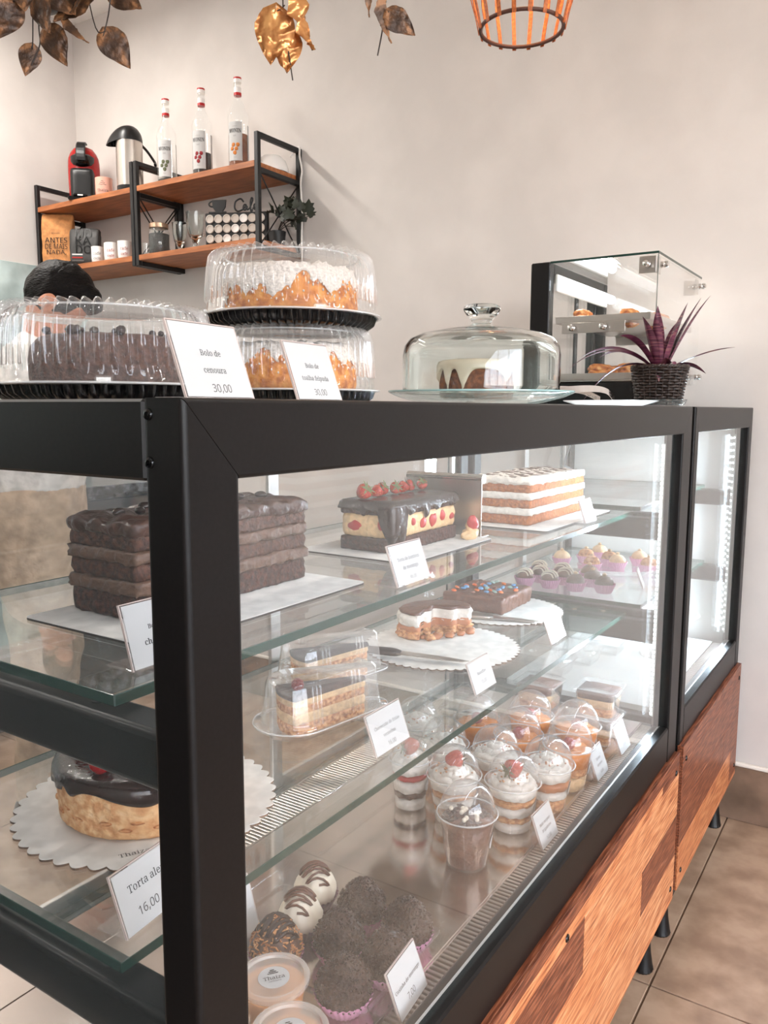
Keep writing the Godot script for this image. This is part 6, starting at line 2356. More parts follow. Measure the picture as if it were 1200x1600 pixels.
# ---------------------------------------------------------------- steel deck
func dome_cup(c: Vector2, kind: String, label: String, group := "") -> void:
	var tall := kind == "tall"
	var rb := 0.027 if tall else 0.031
	var rt := 0.034 if tall else 0.0425
	var h := 0.085 if tall else 0.078
	var t := thing("dome_cup", label, "dessert cup", Vector3(c.x, DECK, c.y), group)
	t.rotation.y = rng.randf() * TAU
	var st := mb()
	lathe(st, [Vector2(0, 0.003), Vector2(rb * 0.8, 0.002), Vector2(rb * 0.95, 0.0), Vector2(rb, 0.003), Vector2(lerpf(rb, rt, 0.93), h * 0.93), Vector2(rt, h * 0.96), Vector2(rt, h), Vector2(rt + 0.0025, h + 0.001), Vector2(rt + 0.0025, h + 0.003)], 40, Transform3D(), 0.9)
	part(t, "cup", st, M.thin_plastic)
	st = mb()
	var dome := [Vector2(rt + 0.003, h + 0.0005), Vector2(rt + 0.0038, h + 0.003), Vector2(rt + 0.003, h + 0.0055), Vector2(rt - 0.0005, h + 0.006)]
	for k in 9:
		var a := PI / 2 * k / 9.0
		dome.append(Vector2((rt - 0.001) * cos(a * 0.96), h + 0.008 + rt * 1.02 * sin(a)))
	dome.append(Vector2(0.006, h + 0.008 + rt * 1.02))
	dome.append(Vector2(0.0, h + 0.008 + rt * 1.02))
	lathe(st, dome, 40, Transform3D(), 0.7)
	var inner := []
	for p in dome:
		inner.append(Vector2(maxf(p.x - 0.0006, 0.0), p.y - 0.0006))
	lathe(st, inner.slice(3), 40, Transform3D(), 0.7)
	var lid := part(t, "dome_lid", st, M.clear_plastic)
	st = mb()
	tube(st, ring_points(rt + 0.0036, h + 0.003, 48), [0.0013], 6)
	part(lid, "rolled_rim", st, M.plastic_rim)
	var spec := {
		"choc": [[0.0, 0.90, "milk_choc"]],
		"straw": [[0.0, 0.22, "cream"], [0.22, 0.36, "biscuit"], [0.36, 0.58, "cream"], [0.58, 0.74, "biscuit"], [0.74, 0.96, "cream"]],
		"tall": [[0.0, 0.24, "cream"], [0.24, 0.36, "sponge_brown"], [0.36, 0.62, "cream"], [0.62, 0.74, "strawberry_cut"], [0.74, 0.96, "cream"]],
		"cream": [[0.0, 0.3, "biscuit"], [0.3, 0.5, "cream"], [0.5, 0.72, "dulce"], [0.72, 0.95, "cream"]],
		"orange": [[0.0, 0.35, "beige_cream"], [0.35, 0.55, "biscuit"], [0.55, 0.93, "caramel"]],
	}
	for l in spec[kind]:
		st = mb()
		var rows := []
		var y0: float = l[0] * h + 0.004
		var y1: float = l[1] * h
		for p in [[0.0, 0.0], [0.985, 0.0], [0.985, 0.5], [0.985, 1.0], [0.6, 1.05], [0.0, 1.05]]:
			var row := []
			for i in 40:
				var a := TAU * i / 40
				var wob := 0.0035 * noise.get_noise_2d(cos(a) * 2.5 + c.x * 90.0, sin(a) * 2.5 + (y0 if p[1] < 0.5 else y1) * 300.0)
				var yy: float = lerpf(y0, y1, p[1]) + (wob if (p[1] > 0.5 or l[0] > 0.0) else 0.0)
				var r: float = (lerpf(rb, rt, clampf(yy / h, 0.0, 1.0)) - 0.0012) * p[0]
				row.append(Vector3(cos(a) * r, yy, sin(a) * r))
			rows.append(row)
		skin(st, rows)
		part(t, "dessert_layer", st, M[l[2]])
	var r := RandomNumberGenerator.new()
	r.seed = int(c.x * 10000.0)
	if kind in ["straw", "cream", "tall"]:
		st = mb()
		for ring in 3:
			var pts := []
			var n := 40
			for i in n + 1:
				var a := TAU * i / n
				var rr: float = (rt - 0.008) * [0.86, 0.55, 0.25][ring]
				pts.append(Vector3(cos(a) * rr, h * 0.95 + 0.004 + ring * 0.006 + 0.002 * sin(a * 9.0), sin(a) * rr))
			tube(st, pts, [0.0072], 10)
		part(t, "whipped_cream", st, M.cream)
		st = mb()
		for i in 22:
			var a := r.randf() * TAU
			var rr := r.randf_range(0.006, rt - 0.008)
			blob(st, Vector3(cos(a) * rr, h + 0.012 + (rt - rr) * 0.12, sin(a) * rr), Vector3(0.0022, 0.0014, 0.0018), 0.4, 300.0, 6, 5, Basis(), i)
		part(t, "crumb_topping", st, M.biscuit if kind != "cream" else M.dulce).set_meta("kind", "stuff")
	if kind == "choc":
		st = mb()
		for i in 60:
			var a := r.randf() * TAU
			var rr := sqrt(r.randf()) * (rt - 0.007)
			blob(st, Vector3(cos(a) * rr, h * 0.95, sin(a) * rr), Vector3(0.005, 0.0022, 0.0022), 0.3, 200.0, 7, 5, Basis(Vector3.UP, r.randf() * 3.0), i)
		part(t, "chocolate_flakes", st, M.vermicelli).set_meta("kind", "stuff")
		for i in 11:
			var a := r.randf() * TAU
			var rr := r.randf_range(0.008, rt - 0.012)
			st = mb()
			blob(st, Vector3(cos(a) * rr, h * 0.95 + 0.005, sin(a) * rr), Vector3.ONE * 0.0036, 0.0, 1.0, 12, 8)
			part(t, "sugar_pearl", st, M.white_choc)
	if kind in ["straw", "tall"]:
		strawberry(t, Vector3(0.004, h + 0.026, 0.0), 0.026, Basis.from_euler(Vector3(1.7, 0.5, 0.2)))
	if kind == "orange":
		st = mb()
		blob(st, Vector3(0, h + 0.004, 0), Vector3.ONE * 0.0115, 0.04, 60.0, 18, 12)
		part(t, "cherry", st, M.cherry)
	# round sticker on the cup wall, facing the customers
	st = mb()
	var turn := -t.rotation.y + 0.35
	var rows2 := []
	for j in 9:
		var v := -1.0 + 2.0 * j / 8.0
		var w := sqrt(maxf(0.0, 1.0 - v * v))
		var row := []
		for i in 7:
			var u := (1.0 - i / 3.0) * w * 0.0125
			var yy := h * 0.52 + v * 0.0125
			var rr := lerpf(rb, rt, yy / h) + 0.0006
			row.append(Basis(Vector3.UP, turn) * Vector3(sin(u / rr) * rr, yy, cos(u / rr) * rr))
		rows2.append(row)
	skin(st, rows2, false)
	part(t, "sticker", st, M.paper)
	var fb := Basis(Vector3.UP, turn)
	lettering(t, "Thaiza", "Droid Serif", 0.015, fb * Vector3(0, h * 0.50, 0), M.grey_ink, fb, 0.0, lerpf(rb, rt, 0.52) + 0.0010)


func square_pot(at: Vector3, turn: float, label: String, mat: Material) -> void:
	var t := thing("square_pot", label, "dessert pot", at)
	t.rotation.y = turn
	var levels := func(spec: Array) -> Array:
		var rows := []
		for l in spec:
			var row := []
			var pr := rounded_rect(l[1] * 2.0, l[1] * 2.0, minf(0.012, l[1] * 0.5), 5)
			for p in pr:
				row.append(Vector3(p.x, l[0], p.y))
			rows.append(row)
		return rows
	var st := mb()
	skin(st, levels.call([[0.001, 0.001], [0.0, 0.032], [0.003, 0.035], [0.052, 0.041], [0.052, 0.0445], [0.0535, 0.0445]]))
	part(t, "pot", st, M.thin_plastic)
	st = mb()
	skin(st, levels.call([[0.0525, 0.0455], [0.056, 0.0460], [0.0575, 0.0450], [0.0575, 0.040], [0.0545, 0.038], [0.0545, 0.001]]))
	part(t, "lid", st, M.clear_plastic)
	for l in [[0.003, 0.020, 0.0335, 0.0355, M.biscuit], [0.020, 0.038, 0.0355, 0.0378, M.beige_cream], [0.038, 0.050, 0.0378, 0.0395, mat]]:
		st = mb()
		var rr: Array = levels.call([[l[0], 0.001], [l[0], l[2]], [l[1], l[3]], [l[1], 0.001]])
		for k in rr.size():
			for i in rr[k].size():
				var v: Vector3 = rr[k][i]
				rr[k][i] = v + Vector3(0, 0.003 * noise.get_noise_3dv(v * 60.0 + at * 50.0) if v.y > 0.01 else 0.0, 0)
		skin(st, rr)
		part(t, "dessert_layer", st, l[4])


func paper_case(parent: Node, r: float, h: float, mat: Material) -> void:
	var st := mb()
	var rows := []
	for p in [[0.0, 0.0005, 0.0], [0.62, 0.0, 0.3], [0.66, 0.001, 1.0], [1.0, 1.0, 1.0]]:
		var row := []
		for i in 112:
			var a := TAU * i / 112
			var rr: float = r * p[0] * (1.0 + 0.035 * p[2] * cos(a * 28.0))
			row.append(Vector3(cos(a) * rr, h * p[1], sin(a) * rr))
		rows.append(row)
	skin(st, rows)
	part(parent, "paper_case", st, mat)


func drop_sweet(c: Vector2, y: float, kind: String, label: String, seed_off: float, group := "") -> void:
	var t := thing("drop_sweet", label, "sweet", Vector3(c.x, y, c.y), group)
	t.rotation.y = seed_off
	t.scale = Vector3.ONE * (1.12 if kind != "white" else 1.06)
	paper_case(t, 0.030, 0.018, M.mauve_paper if kind == "white" else M.pink_paper)
	var st := mb()
	var n := 64
	var rows := []
	var outline := [[0.0, 0.0], [0.66, 0.02], [0.88, 0.14], [0.98, 0.30], [0.97, 0.44], [0.86, 0.60], [0.66, 0.75], [0.42, 0.88], [0.2, 0.96], [0.0, 1.0]]
	for p in outline:
		var row := []
		for i in n:
			var a := TAU * i / n
			var q := Vector3(cos(a) * p[0], p[1], sin(a) * p[0])
			var k := 1.0 + 0.05 * noise.get_noise_3dv(q * 2.2 + Vector3(seed_off * 5.0, 0, 0))
			row.append(Vector3(cos(a) * 0.0285 * p[0] * k, 0.004 + 0.053 * p[1] * k, sin(a) * 0.0285 * p[0] * k))
		rows.append(row)
	skin(st, rows)
	part(t, "body", st, M.white_choc if kind == "white" else (M.mousse if kind == "crunch" else M.vermicelli))
	var r := RandomNumberGenerator.new()
	r.seed = int(seed_off * 100.0) + 3
	if kind == "white" or kind == "crunch":
		st = mb()
		var pts := []
		for i in 60:
			var k := i / 59.0
			var zig := sin(k * 5.0 * TAU)
			var x := lerpf(-0.022, 0.022, k)
			var z := 0.021 * zig * (1.0 - absf(x) * 18.0)
			var rr := Vector2(x, z).length()
			var yy := 0.004 + 0.0545 * pow(maxf(0.0, 1.0 - pow(rr / 0.0305, 2.0)), 0.55)
			pts.append(Vector3(x, yy, z))
		tube(st, pts, [0.0016 if kind == "white" else 0.0022], 6)
		part(t, "chocolate_drizzle", st, M.milk_choc if kind == "white" else M.ganache)
	if kind != "white":
		st = mb()
		for i in 420:
			var v := r.randf_range(0.12, 1.0)
			var a := r.randf() * TAU
			var pr := 0.0
			for q in outline.size() - 1:
				if v >= outline[q][1] and v <= outline[q + 1][1]:
					pr = lerpf(outline[q][0], outline[q + 1][0], (v - outline[q][1]) / (outline[q + 1][1] - outline[q][1]))
			var d := Vector3(cos(a) * pr * 0.0288, 0.0045 + 0.0535 * v, sin(a) * pr * 0.0288)
			var along := Vector3(r.randf_range(-1, 1), r.randf_range(-0.6, 0.6), r.randf_range(-1, 1)).normalized() * 0.0026
			tube(st, [d - along, d + along], [0.00105], 4)
		part(t, "sprinkles", st, M.vermicelli if kind == "dark" else M.biscuit).set_meta("kind", "stuff")


func things_on_deck() -> void:
	# clear tray of drop shaped sweets
	var t := thing("clear_tray", "shallow clear plastic tray under the drop shaped chocolate sweets", "tray", Vector3(0.398, DECK, -0.208))
	var st := mb()
	var rows := []
	for l in [[0.0008, 0.02], [0.0, 0.075], [0.002, 0.080], [0.014, 0.083], [0.015, 0.089], [0.017, 0.090], [0.0175, 0.089]]:
		var row := []
		for p in rounded_rect(l[1] * 2.0, l[1] * 2.0 + 0.09, 0.012, 5):
			row.append(Vector3(p.x, l[0], p.y))
		rows.append(row)
	skin(st, rows)
	part(t, "body", st, M.clear_plastic)
	var sy := DECK + 0.0012
	var g := "dark drop sweets in the clear tray"
	drop_sweet(Vector2(0.457, -0.258), sy, "white", "white drop sweet with brown drizzle, at the back corner of the clear tray", 0.9)
	drop_sweet(Vector2(0.399, -0.237), sy, "white", "white drop sweet with brown drizzle beside the nut coated one", 0.5)
	drop_sweet(Vector2(0.334, -0.222), sy, "crunch", "drop sweet coated with nut bits and thick dark stripes", 1.4)
	drop_sweet(Vector2(0.458, -0.180), sy, "dark", "dark sprinkled drop sweet touching the far white one", 2.0)
	drop_sweet(Vector2(0.388, -0.166), sy, "dark", "dark sprinkled drop sweet in the middle of the clear tray", 2.6)
	drop_sweet(Vector2(0.455, -0.108), sy, "dark", "dark sprinkled drop sweet at the tray's right rim beside the slotted vent", 3.3)
	drop_sweet(Vector2(0.390, -0.095), sy, "dark", "dark sprinkled drop sweet just behind the card for strawberry sweets", 4.1)
	drop_sweet(Vector2(0.324, -0.112), sy, "dark", "dark sprinkled drop sweet in a pink case, nearest the viewer", 5.2)
	price_sign(Vector3(0.3725, DECK, -0.046), 0.070, 0.056, 0.36, 0.10, [["Coxinha de morango", 0.86, 0.52], ["7,00", 0.26, 0.24, "Droid Sans"]], "white price card in front of the drop shaped sweets", "grey_ink")
	price_sign(Vector3(0.793, DECK, -0.047), 0.066, 0.055, 0.36, 0.0, [["Bolo no pote", 0.62, 0.60], ["brigadeiro", 0.52, 0.42], ["12,00", 0.26, 0.18, "Droid Sans"]], "white price card on the slotted vent before the strawberry topped cup", "grey_ink")
	price_sign(Vector3(1.068, DECK, -0.052), 0.062, 0.055, 0.36, 0.0, [["Torta", 0.34, 0.62], ["no pote", 0.42, 0.42], ["12,00", 0.26, 0.18, "Droid Sans"]], "white price card on the slotted vent before the orange cups", "grey_ink")
	price_sign(Vector3(1.205, DECK, -0.050), 0.062, 0.055, 0.36, 0.0, [["Pavê", 0.34, 0.60], ["12,00", 0.26, 0.25, "Droid Sans"]], "white price card in front of the stacked square pots", "grey_ink")
	price_sign(Vector3(0.318, DECK + 0.001, -0.268), 0.085, 0.086, 0.30, 0.0, [["Copo", 0.3, 0.6]], "white card standing just behind the corner post above the caramel pot")
	# lidded caramel pots
	for k in 2:
		var c := Vector3([0.262, 0.212][k], DECK, [-0.163, -0.098][k])
		t = thing("caramel_pot", ["round lidded pot of pale caramel dessert with a round printed sticker on the lid", "round lidded pot of caramel dessert below and nearer than the stickered one"][k], "dessert pot", c)
		st = mb()
		lathe(st, [Vector2(0, 0.002), Vector2(0.026, 0.0), Vector2(0.030, 0.003), Vector2(0.0365, 0.054), Vector2(0.0385, 0.055)], 40, Transform3D(), 0.9)
		part(t, "pot", st, M.thin_plastic)
		st = mb()
		lathe(st, [Vector2(0, 0.0035), Vector2(0.029, 0.0035), Vector2(0.0300, 0.010), Vector2(0.0, 0.010)], 32)
		part(t, "dark_syrup", st, M.ganache)
		st = mb()
		lathe(st, [Vector2(0, 0.010), Vector2(0.0300, 0.010), Vector2(0.0352, 0.046), Vector2(0, 0.046)], 32)
		part(t, "caramel_cream", st, plain_mat("caramel_cream", Color(0.88, 0.62, 0.40), 0.35))
		st = mb()
		lathe(st, [Vector2(0.0385, 0.051), Vector2(0.0400, 0.053), Vector2(0.0400, 0.0575), Vector2(0.0365, 0.059), Vector2(0.0335, 0.0585), Vector2(0.0325, 0.0555), Vector2(0.0, 0.0555)], 48, Transform3D(), 0.9)
		part(t, "lid", st, M.frosted_plastic)
		st = mb()
		lathe(st, [Vector2(0.0175, 0.0557), Vector2(0.0175, 0.0561), Vector2(0, 0.0561)], 40)
		part(t, "sticker", st, M.paper)
		var lb := Basis(Vector3.UP, -0.66) * Basis(Vector3.RIGHT, -PI / 2)
		lettering(t, "Thaiza", "Droid Serif", 0.024, Vector3(0, 0.0565, 0) + lb * Vector3(0, -0.001, 0), M.ink, lb)
		lettering(t, "confeitaria", "Droid Sans", 0.014, Vector3(0, 0.0565, 0) + lb * Vector3(0, -0.0065, 0), M.grey_ink, lb)
		st = mb()
		for i in 3:
			var w := 0.006 - 0.0018 * i
			tube(st, [Vector3(0, 0.0564, 0) + lb * Vector3(-w, 0.006 + i * 0.0026, 0), Vector3(0, 0.0564, 0) + lb * Vector3(w, 0.006 + i * 0.0026, 0)], [0.00045], 5)
		part(t, "printed_sketch", st, M.ink)
	# domed cups in rows
	dome_cup(Vector2(0.669, -0.133), "choc", "domed cup of brown chocolate dessert with white pearls, front of the cups")
	dome_cup(Vector2(0.803, -0.119), "straw", "domed layered cup topped with a strawberry behind the card on the vent")
	dome_cup(Vector2(0.772, -0.296), "tall", "slim domed cup with white and brown layers standing left, apart from the row")
	dome_cup(Vector2(0.772, -0.211), "straw", "domed cup topped with a strawberry, directly behind the chocolate cup")
	dome_cup(Vector2(0.889, -0.191), "cream", "domed cup of whipped cream with crumbs in the middle of the rows")
	dome_cup(Vector2(0.897, -0.096), "cream", "domed cup of pale cream beside the strawberry cup, near the front vent")
	dome_cup(Vector2(0.992, -0.094), "orange", "domed cup of orange caramel with a cherry, nearest the front vent")
	dome_cup(Vector2(0.987, -0.190), "orange", "domed cup of orange caramel with cherry in the second row")
	dome_cup(Vector2(0.872, -0.286), "cream", "domed cup of cream with crumbs in the third row by the slim cup")
	dome_cup(Vector2(1.010, -0.288), "orange", "domed orange caramel cup in the third row before the rear stacks")
	dome_cup(Vector2(1.088, -0.209), "orange", "domed orange caramel cup touching the square pots")
	dome_cup(Vector2(0.930, -0.378), "cream", "domed cream cup at the back by the rear vent")
	dome_cup(Vector2(1.088, -0.114), "orange", "domed orange caramel cup at the far end of the front row")
	for k in 2:
		square_pot(Vector3(1.232, DECK + 0.058 * k, -0.118), 0.06 * k - 0.03, ["square clear pot of layered dessert, bottom of the stack near the front vent", "square clear pot with brown top, upper of the stack near the front vent"][k], M.sponge_brown)
		square_pot(Vector3(1.200, DECK + 0.058 * k, -0.236), 0.05 - 0.06 * k, ["square clear pot of layered dessert, bottom of the farther stack", "square clear pot with cocoa top, upper of the farther stack"][k], M.milk_choc)
	square_pot(Vector3(1.118, DECK, -0.372), 0.1, "square clear pot of cream and biscuit dessert at the back of the deck", M.cream)


# ---------------------------------------------------------------- inside the short case
func truffle(c: Vector3, kind: int, label: String, group: String) -> void:
	var t := thing("truffle", label, "truffle", c, group)
	t.scale = Vector3.ONE * 1.35
	paper_case(t, 0.020, 0.017, M.pink_paper)
	var st := mb()
	blob(st, Vector3(0, 0.017, 0), Vector3(0.0165, 0.0145, 0.0165), 0.10, 60.0, 20, 12, Basis(), c.x * 30.0)
	part(t, "ball", st, [M.milk_choc, M.mousse, M.biscuit, M.beige_cream][kind])
	st = mb()
	if kind == 0:
		for k in 5:
			var pts := []
			for i in 9:
				var a := -1.2 + 2.4 * i / 8.0
				pts.append(Vector3((k - 2) * 0.0058 + 0.002 * sin(a * 4.0), 0.0175 + cos(a) * 0.0148 * sqrt(1.0 - pow((k - 2) * 0.33, 2.0)), sin(a) * 0.0165 * sqrt(1.0 - pow((k - 2) * 0.33, 2.0))))
			tube(st, pts, [0.0014], 6)
		part(t, "white_stripe", st, M.white_choc)
	else:
		blob(st, Vector3(0, 0.033, 0), Vector3(0.004, 0.003, 0.004), 0.3, 200.0, 10, 6, Basis(), c.z * 40.0)
		part(t, "nut", st, M.beige_cream)


func things_in_far_case() -> void:
	var y := LOW
	var g := "striped chocolate truffles in pink cases"
	var striped := ["striped truffle at the rear corner of the short case's shelf edge", "striped truffle in the second row, between rear corner and tray", "striped truffle in the front row just behind the plain ones", "striped truffle farthest back, beside the clear round plate", "striped truffle next to the plain ones in the second row", "striped truffle touching the clear round plate on its near side"]
	for p in [[1.515, -0.410], [1.574, -0.392], [1.523, -0.347], [1.634, -0.420], [1.583, -0.328], [1.640, -0.358]]:
		truffle(Vector3(p[0], y, p[1]), 0, striped.pop_front(), g)
	var plain := ["plain nut topped truffle next to the striped truffles", "plain nut topped truffle nearest the small price card and shelf edge", "plain nut topped truffle in the second row behind the price card", "plain nut topped truffle against the clear round plate"]
	for p in [[1.527, -0.282], [1.545, -0.216], [1.598, -0.262], [1.660, -0.292]]:
		truffle(Vector3(p[0], y, p[1]), 1, plain.pop_front(), "plain truffles in pink cases")
	var t := thing("truffle_plate", "clear round plate crowded with beige truffles in the short case", "plate", Vector3(1.865, y, -0.305))
	var st := mb()
	lathe(st, [Vector2(0, 0.001), Vector2(0.10, 0.0), Vector2(0.155, 0.008), Vector2(0.175, 0.022), Vector2(0.173, 0.022), Vector2(0.153, 0.010), Vector2(0, 0.004)], 64)
	part(t, "body", st, M.clear_glass)
	for k in 9:
		var rr := 0.050 * sqrt(k * 1.0)
		var a := k * 2.39996
		if rr > 0.135:
			continue
		truffle(Vector3(1.865 + cos(a) * rr, y + 0.0042, -0.305 + sin(a) * rr), 2 + (k % 2), "beige nut truffle " + ("in the centre" if k == 0 else ["at the wall side", "at the far customer side", "at the customer side", "at the near customer side", "at the near end", "at the near door side", "at the sliding door side", "at the far door side"][int(round(fmod(rad_to_deg(a), 360.0) / 45.0)) % 8]) + " of the clear round plate", "beige truffles on the clear plate")
	price_sign(Vector3(1.655, y, -0.150), 0.062, 0.048, 0.36, 0.25, [["Brigadeiros", 0.6, 0.6], ["4,00", 0.26, 0.3, "Droid Sans"]], "small white price card in front of the truffles in pink cases", "grey_ink")
	t = thing("footed_bowl", "white footed plastic bowl on the floor of the short case", "bowl", Vector3(1.90, DECK, -0.165))
	st = mb()
	lathe(st, [Vector2(0, 0.0), Vector2(0.052, 0.0), Vector2(0.054, 0.003), Vector2(0.032, 0.07), Vector2(0.034, 0.074), Vector2(0.075, 0.094), Vector2(0.100, 0.118), Vector2(0.104, 0.121), Vector2(0.099, 0.121), Vector2(0.072, 0.098), Vector2(0, 0.082)], 56)
	part(t, "body", st, M.frosted_plastic)
	for k in 3:
		t = thing("clear_box", ["low clear plastic box by the near end of the short case floor", "low clear plastic box in the middle of the short case floor", "low clear plastic box at the wall end of the short case floor"][k], "box", Vector3(1.60 + 0.13 * k, DECK, -0.37 + 0.03 * k), "clear boxes on the case floor")
		st = mb()
		var rows := []
		for l in [[0.001, 0.01], [0.0, 0.048], [0.03, 0.055], [0.031, 0.059], [0.033, 0.059], [0.05, 0.052], [0.051, 0.01]]:
			var row := []
			for p in rounded_rect(l[1] * 2.0, l[1] * 2.0, minf(0.014, l[1] * 0.6), 5):
				row.append(Vector3(p.x, l[0], p.y))
			rows.append(row)
		skin(st, rows)
		part(t, "shell", st, M.clear_plastic)
	st = mb()
	tube(st, curve([Vector3(2.08, 1.19, -0.500), Vector3(2.06, 1.13, -0.505), Vector3(2.02, 1.075, -0.505), Vector3(2.07, 1.06, -0.505), Vector3(2.10, 1.04, -0.502)], 8), [0.0035], 8)
	single("lamp_cable", st, M.cable_grey, "thin grey cable curling at the back of the short case", "cable")


# ---------------------------------------------------------------- overhead: plants and lamp
func heart_leaf_mesh(width: float, fold: float, curl: float, wrinkle: float, seed_n: float) -> ArrayMesh:
	# base at the origin, tip along -Y, face along +Z; unit length
	var st := mb()
	var rows := []
	var nv := 16
	for j in nv + 1:
		var v := float(j) / nv
		var w := width * pow(sin(PI * pow(v, 0.62)), 0.85) * (1.0 - 0.25 * v) if v < 0.999 else 0.0
		var row := []
		for i in 9:
			var x := (i - 4) / 4.0
			var lobe := 0.10 * maxf(0.0, 1.0 - v * 5.0) * absf(x)
			var z := -fold * absf(x) * w + curl * v * v + wrinkle * (noise.get_noise_2d(x * 2.5 + seed_n, v * 3.5) + 0.6 * absf(sin(v * 13.0 - absf(x) * 4.0)) * 0.35 * absf(x))
			row.append(Vector3(x * w, -v + lobe + 0.04 * absf(x) * (1.0 - v), z))
		rows.append(row)
	rows.reverse()
	skin(st, rows, false)
	return made(st)


func overhead() -> void:
	var leaves := []
	for k in 5:
		leaves.append(heart_leaf_mesh([0.40, 0.42, 0.36, 0.44, 0.30][k], [0.25, 0.15, 0.5, 0.3, 0.8][k], [0.1, -0.15, 0.2, 0.05, 0.1][k], 0.06, k * 3.7))
	# the viewer's side, for turning leaves: right r, up u, towards the viewer b
	var r := Vector3(0.548, 0, 0.836)
	var b := Vector3(-0.836, 0, 0.548)
	# leaf list: offset right, height, offset towards, length, roll (tip direction from straight down), yaw, mesh
	var t := thing("hanging_planter", "black hanging pot overflowing with bronze heart shaped leaves, upper left", "plant", Vector3(0.537, 1.905, -0.884))
	var st := mb()
	lathe(st, [Vector2(0, -0.004), Vector2(0.020, 0.0), Vector2(0.036, 0.010), Vector2(0.055, 0.05), Vector2(0.058, 0.07), Vector2(0.052, 0.07), Vector2(0.0, 0.055)], 28)
	part(t, "pot", st, M.black_plastic)
	st = mb()
	for k in 3:
		var a := TAU * k / 3.0
		tube(st, [Vector3(cos(a) * 0.056, 0.065, sin(a) * 0.056), Vector3(0, 0.30, 0), Vector3(0, 1.095, 0)], [0.0015], 6)
	part(t, "hanging_cord", st, M.stem)
	var spec := [
		[-0.016, -0.066, 0.02, 0.050, -0.25, 0.3, 0], [0.016, -0.042, 0.03, 0.062, 0.42, -0.2, 1], [-0.030, -0.010, 0.05, 0.066, -0.5, 0.5, 1], [0.004, -0.006, 0.055, 0.064, 0.5, -0.5, 0], [0.030, 0.016, 0.04, 0.058, 0.7, 0.3, 3], [-0.052, 0.022, 0.03, 0.058, -0.1, 0.8, 2], [-0.064, 0.030, 0.0, 0.056, 0.2, 1.2, 4],
		[0.075, 0.012, 0.03, 0.066, -0.75, -0.3, 0], [0.108, -0.042, 0.02, 0.066, 0.62, 0.2, 1], [0.118, 0.030, 0.01, 0.062, 0.95, 0.1, 0], [0.060, 0.046, 0.05, 0.060, 0.3, 0.6, 4], [0.078, 0.036, 0.04, 0.064, -0.1, -1.0, 2], [0.046, 0.050, 0.02, 0.066, 0.9, 0.1, 3], [0.100, 0.052, 0.03, 0.066, -0.4, -0.4, 1], [0.050, -0.026, 0.03, 0.052, 0.62, 1.25, 4], [-0.012, 0.016, 0.06, 0.048, 0.1, 0.2, 3], [0.020, 0.035, 0.06, 0.055, -0.6, 0.2, 2], [-0.04, 0.046, 0.045, 0.06, -0.7, 0.1, 0], [-0.085, 0.03, 0.01, 0.06, -0.2, 0.5, 1]]
	for s in spec:
		var p: Vector3 = r * s[0] + Vector3(0, s[1], 0) + b * s[2]
		var basis := Basis(r, Vector3.UP, b) * Basis(Vector3.BACK, s[4]) * Basis(Vector3.UP, s[5])
		put(t, "leaf", leaves[s[6]], M.bronze_leaf, Transform3D(basis.scaled_local(Vector3.ONE * s[3]), p))
		st = mb()
		tube(st, curve([p, p + Vector3(0, 0.006, 0) - r * s[0] * 0.15, Vector3(p.x * 0.6, maxf(0.062, p.y + 0.02), p.z * 0.6), Vector3(p.x * 0.2, 0.062, p.z * 0.2)], 5), [0.0011], 5)
		part(t, "stem", st, M.stem)
	for q in [[0.112, 0.05, -0.062], [-0.006, -0.03, -0.096]]:
		st = mb()
		tube(st, curve([r * q[0] * 0.4 + Vector3(0, 0.063, 0), r * (q[0] + 0.004) + Vector3(0, q[1], 0) + b * 0.02, r * (q[0] + 0.004) + Vector3(0, (q[1] + q[2]) * 0.5, 0) + b * 0.02, r * (q[0] - 0.012) + Vector3(0, q[2], 0) + b * 0.02], 6), [0.0012], 5)
		part(t, "stem", st, M.stem)
	# two thin vines
	t = thing("hanging_vine", "thin hanging vine with shiny gold leaves over the shelf", "plant", Vector3(0.752, 1.87, -0.541))
	st = mb()
	tube(st, curve([Vector3(0, 1.13, 0), r * -0.003 + Vector3(0, 0.1, 0), Vector3(0, 0.03, 0), r * 0.004 + Vector3(0, -0.02, 0), r * 0.012 + Vector3(0, -0.078, 0)], 8), [0.0012], 6)
	part(t, "stem", st, M.stem)
	var gl := [heart_leaf_mesh(0.42, 0.2, 0.1, 0.16, 4.0), heart_leaf_mesh(0.26, 0.9, 0.1, 0.12, 8.0)]
	for s in [[-0.014, 0.026, 0.008, 0.088, -0.10, 0.0, 0], [0.003, 0.000, 0.0, 0.070, -0.02, 0.25, 0], [0.030, 0.072, 0.0, 0.105, 0.06, 1.2, 1]]:
		var basis := Basis(r, Vector3.UP, b) * Basis(Vector3.BACK, s[4]) * Basis(Vector3.UP, s[5])
		var p: Vector3 = r * s[0] + Vector3(0, s[1], 0) + b * s[2]
		put(t, "leaf", gl[s[6]], M.gold_leaf, Transform3D(basis.scaled_local(Vector3.ONE * s[3]), p))
		st = mb()
		tube(st, [p, p.lerp(Vector3(0, p.y + 0.012, 0), 0.6), Vector3(0, p.y + 0.014, 0)], [0.001], 5)
		part(t, "stem", st, M.stem)
	t = thing("hanging_vine", "thin hanging vine with dull bronze leaves between the gold vine and the lamp", "plant", Vector3(0.842, 1.89, -0.405))
	st = mb()
	tube(st, curve([Vector3(0, 1.11, 0), r * -0.006 + Vector3(0, 0.08, 0), r * 0.004 + Vector3(0, 0.03, 0), r * 0.002 + Vector3(0, -0.005, 0), r * -0.008 + Vector3(0, -0.058, 0)], 8), [0.0012], 6)
	part(t, "stem", st, M.stem)
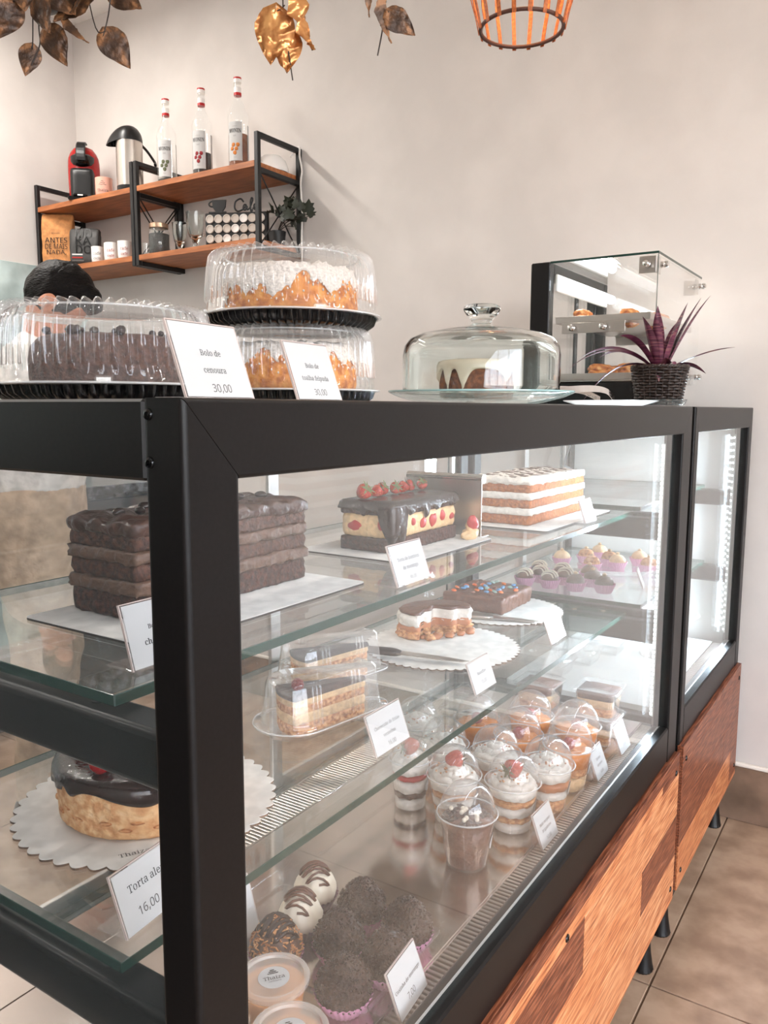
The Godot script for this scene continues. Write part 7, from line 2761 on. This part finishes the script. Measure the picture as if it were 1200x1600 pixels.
	for s in [[0.010, 0.006, 0.01, 0.056, 0.95, 0.1, 1], [0.006, 0.024, 0.004, 0.066, 0.05, 1.15, 4], [-0.010, 0.060, 0.0, 0.060, -0.3, 1.3, 4]]:
		var basis := Basis(r, Vector3.UP, b) * Basis(Vector3.BACK, s[4]) * Basis(Vector3.UP, s[5])
		var p: Vector3 = r * s[0] + Vector3(0, s[1], 0) + b * s[2]
		put(t, "leaf", leaves[s[6]], M.bronze_leaf, Transform3D(basis.scaled_local(Vector3.ONE * s[3]), p))
		st = mb()
		tube(st, [p, Vector3(0, p.y + 0.01, 0)], [0.001], 5)
		part(t, "stem", st, M.stem)
	# rattan pendant lamp
	t = thing("pendant_lamp", "rattan cage pendant lamp with a warm bulb hanging over the counter", "lamp", Vector3(1.317, 2.040, -0.366))
	st = mb()
	var ring := []
	for i in 49:
		var a := TAU * i / 48
		ring.append(Vector3(cos(a) * 0.0865, 0, sin(a) * 0.0865))
	tube(st, ring, [0.0042], 8)
	part(t, "bottom_ring", st, M.rattan_ring)
	for i in 18:
		var a := TAU * (i + 0.3) / 18
		var d := Vector3(cos(a), 0, sin(a))
		st = mb()
		var pts := curve([d * 0.090 + Vector3(0, -0.006, 0), d * 0.098 + Vector3(0, 0.03, 0), d * 0.112 + Vector3(0, 0.085, 0), d * 0.112 + Vector3(0, 0.15, 0), d * 0.085 + Vector3(0, 0.21, 0), d * 0.035 + Vector3(0, 0.25, 0)], 6)
		var rows := []
		var sd := Vector3(-sin(a), 0, cos(a))
		for p in pts:
			rows.append([p - sd * 0.0042 + d * 0.001, p - sd * 0.0042 - d * 0.001, p + sd * 0.0042 - d * 0.001, p + sd * 0.0042 + d * 0.001])
		skin(st, rows, true, -1)
		part(t, "cane_rib", st, M.rattan)
	st = mb()
	lathe(st, [Vector2(0.0, 0.245), Vector2(0.038, 0.245), Vector2(0.038, 0.262), Vector2(0.012, 0.275), Vector2(0.004, 0.29), Vector2(0.004, 0.96), Vector2(0, 0.96)], 20)
	part(t, "cord_cap", st, M.black_plastic)
	st = mb()
	lathe(st, [Vector2(0.016, 0.19), Vector2(0.02, 0.20), Vector2(0.02, 0.246)], 20)
	part(t, "socket", st, M.mug_white)
	st = mb()
	blob(st, Vector3(0, 0.158, 0), Vector3(0.03, 0.036, 0.03), 0.0, 1.0, 24, 16)
	var bulb := plain_mat("bulb_glow", Color(1, 0.93, 0.85), 0.4)
	bulb.emission_enabled = true
	bulb.emission = Color(1.0, 0.80, 0.58)
	bulb.emission_energy_multiplier = 8.0
	part(t, "bulb", st, bulb)
	var l := OmniLight3D.new()
	l.name = "bulb_light"
	l.position = Vector3(0, 0.158, 0)
	l.light_color = Color(1.0, 0.78, 0.55)
	l.light_energy = BULB_E
	l.light_size = 0.03
	l.omni_range = 12.0
	l.omni_attenuation = 2.0
	l.shadow_enabled = true
	t.add_child(l)


const BULB_E := 0.07
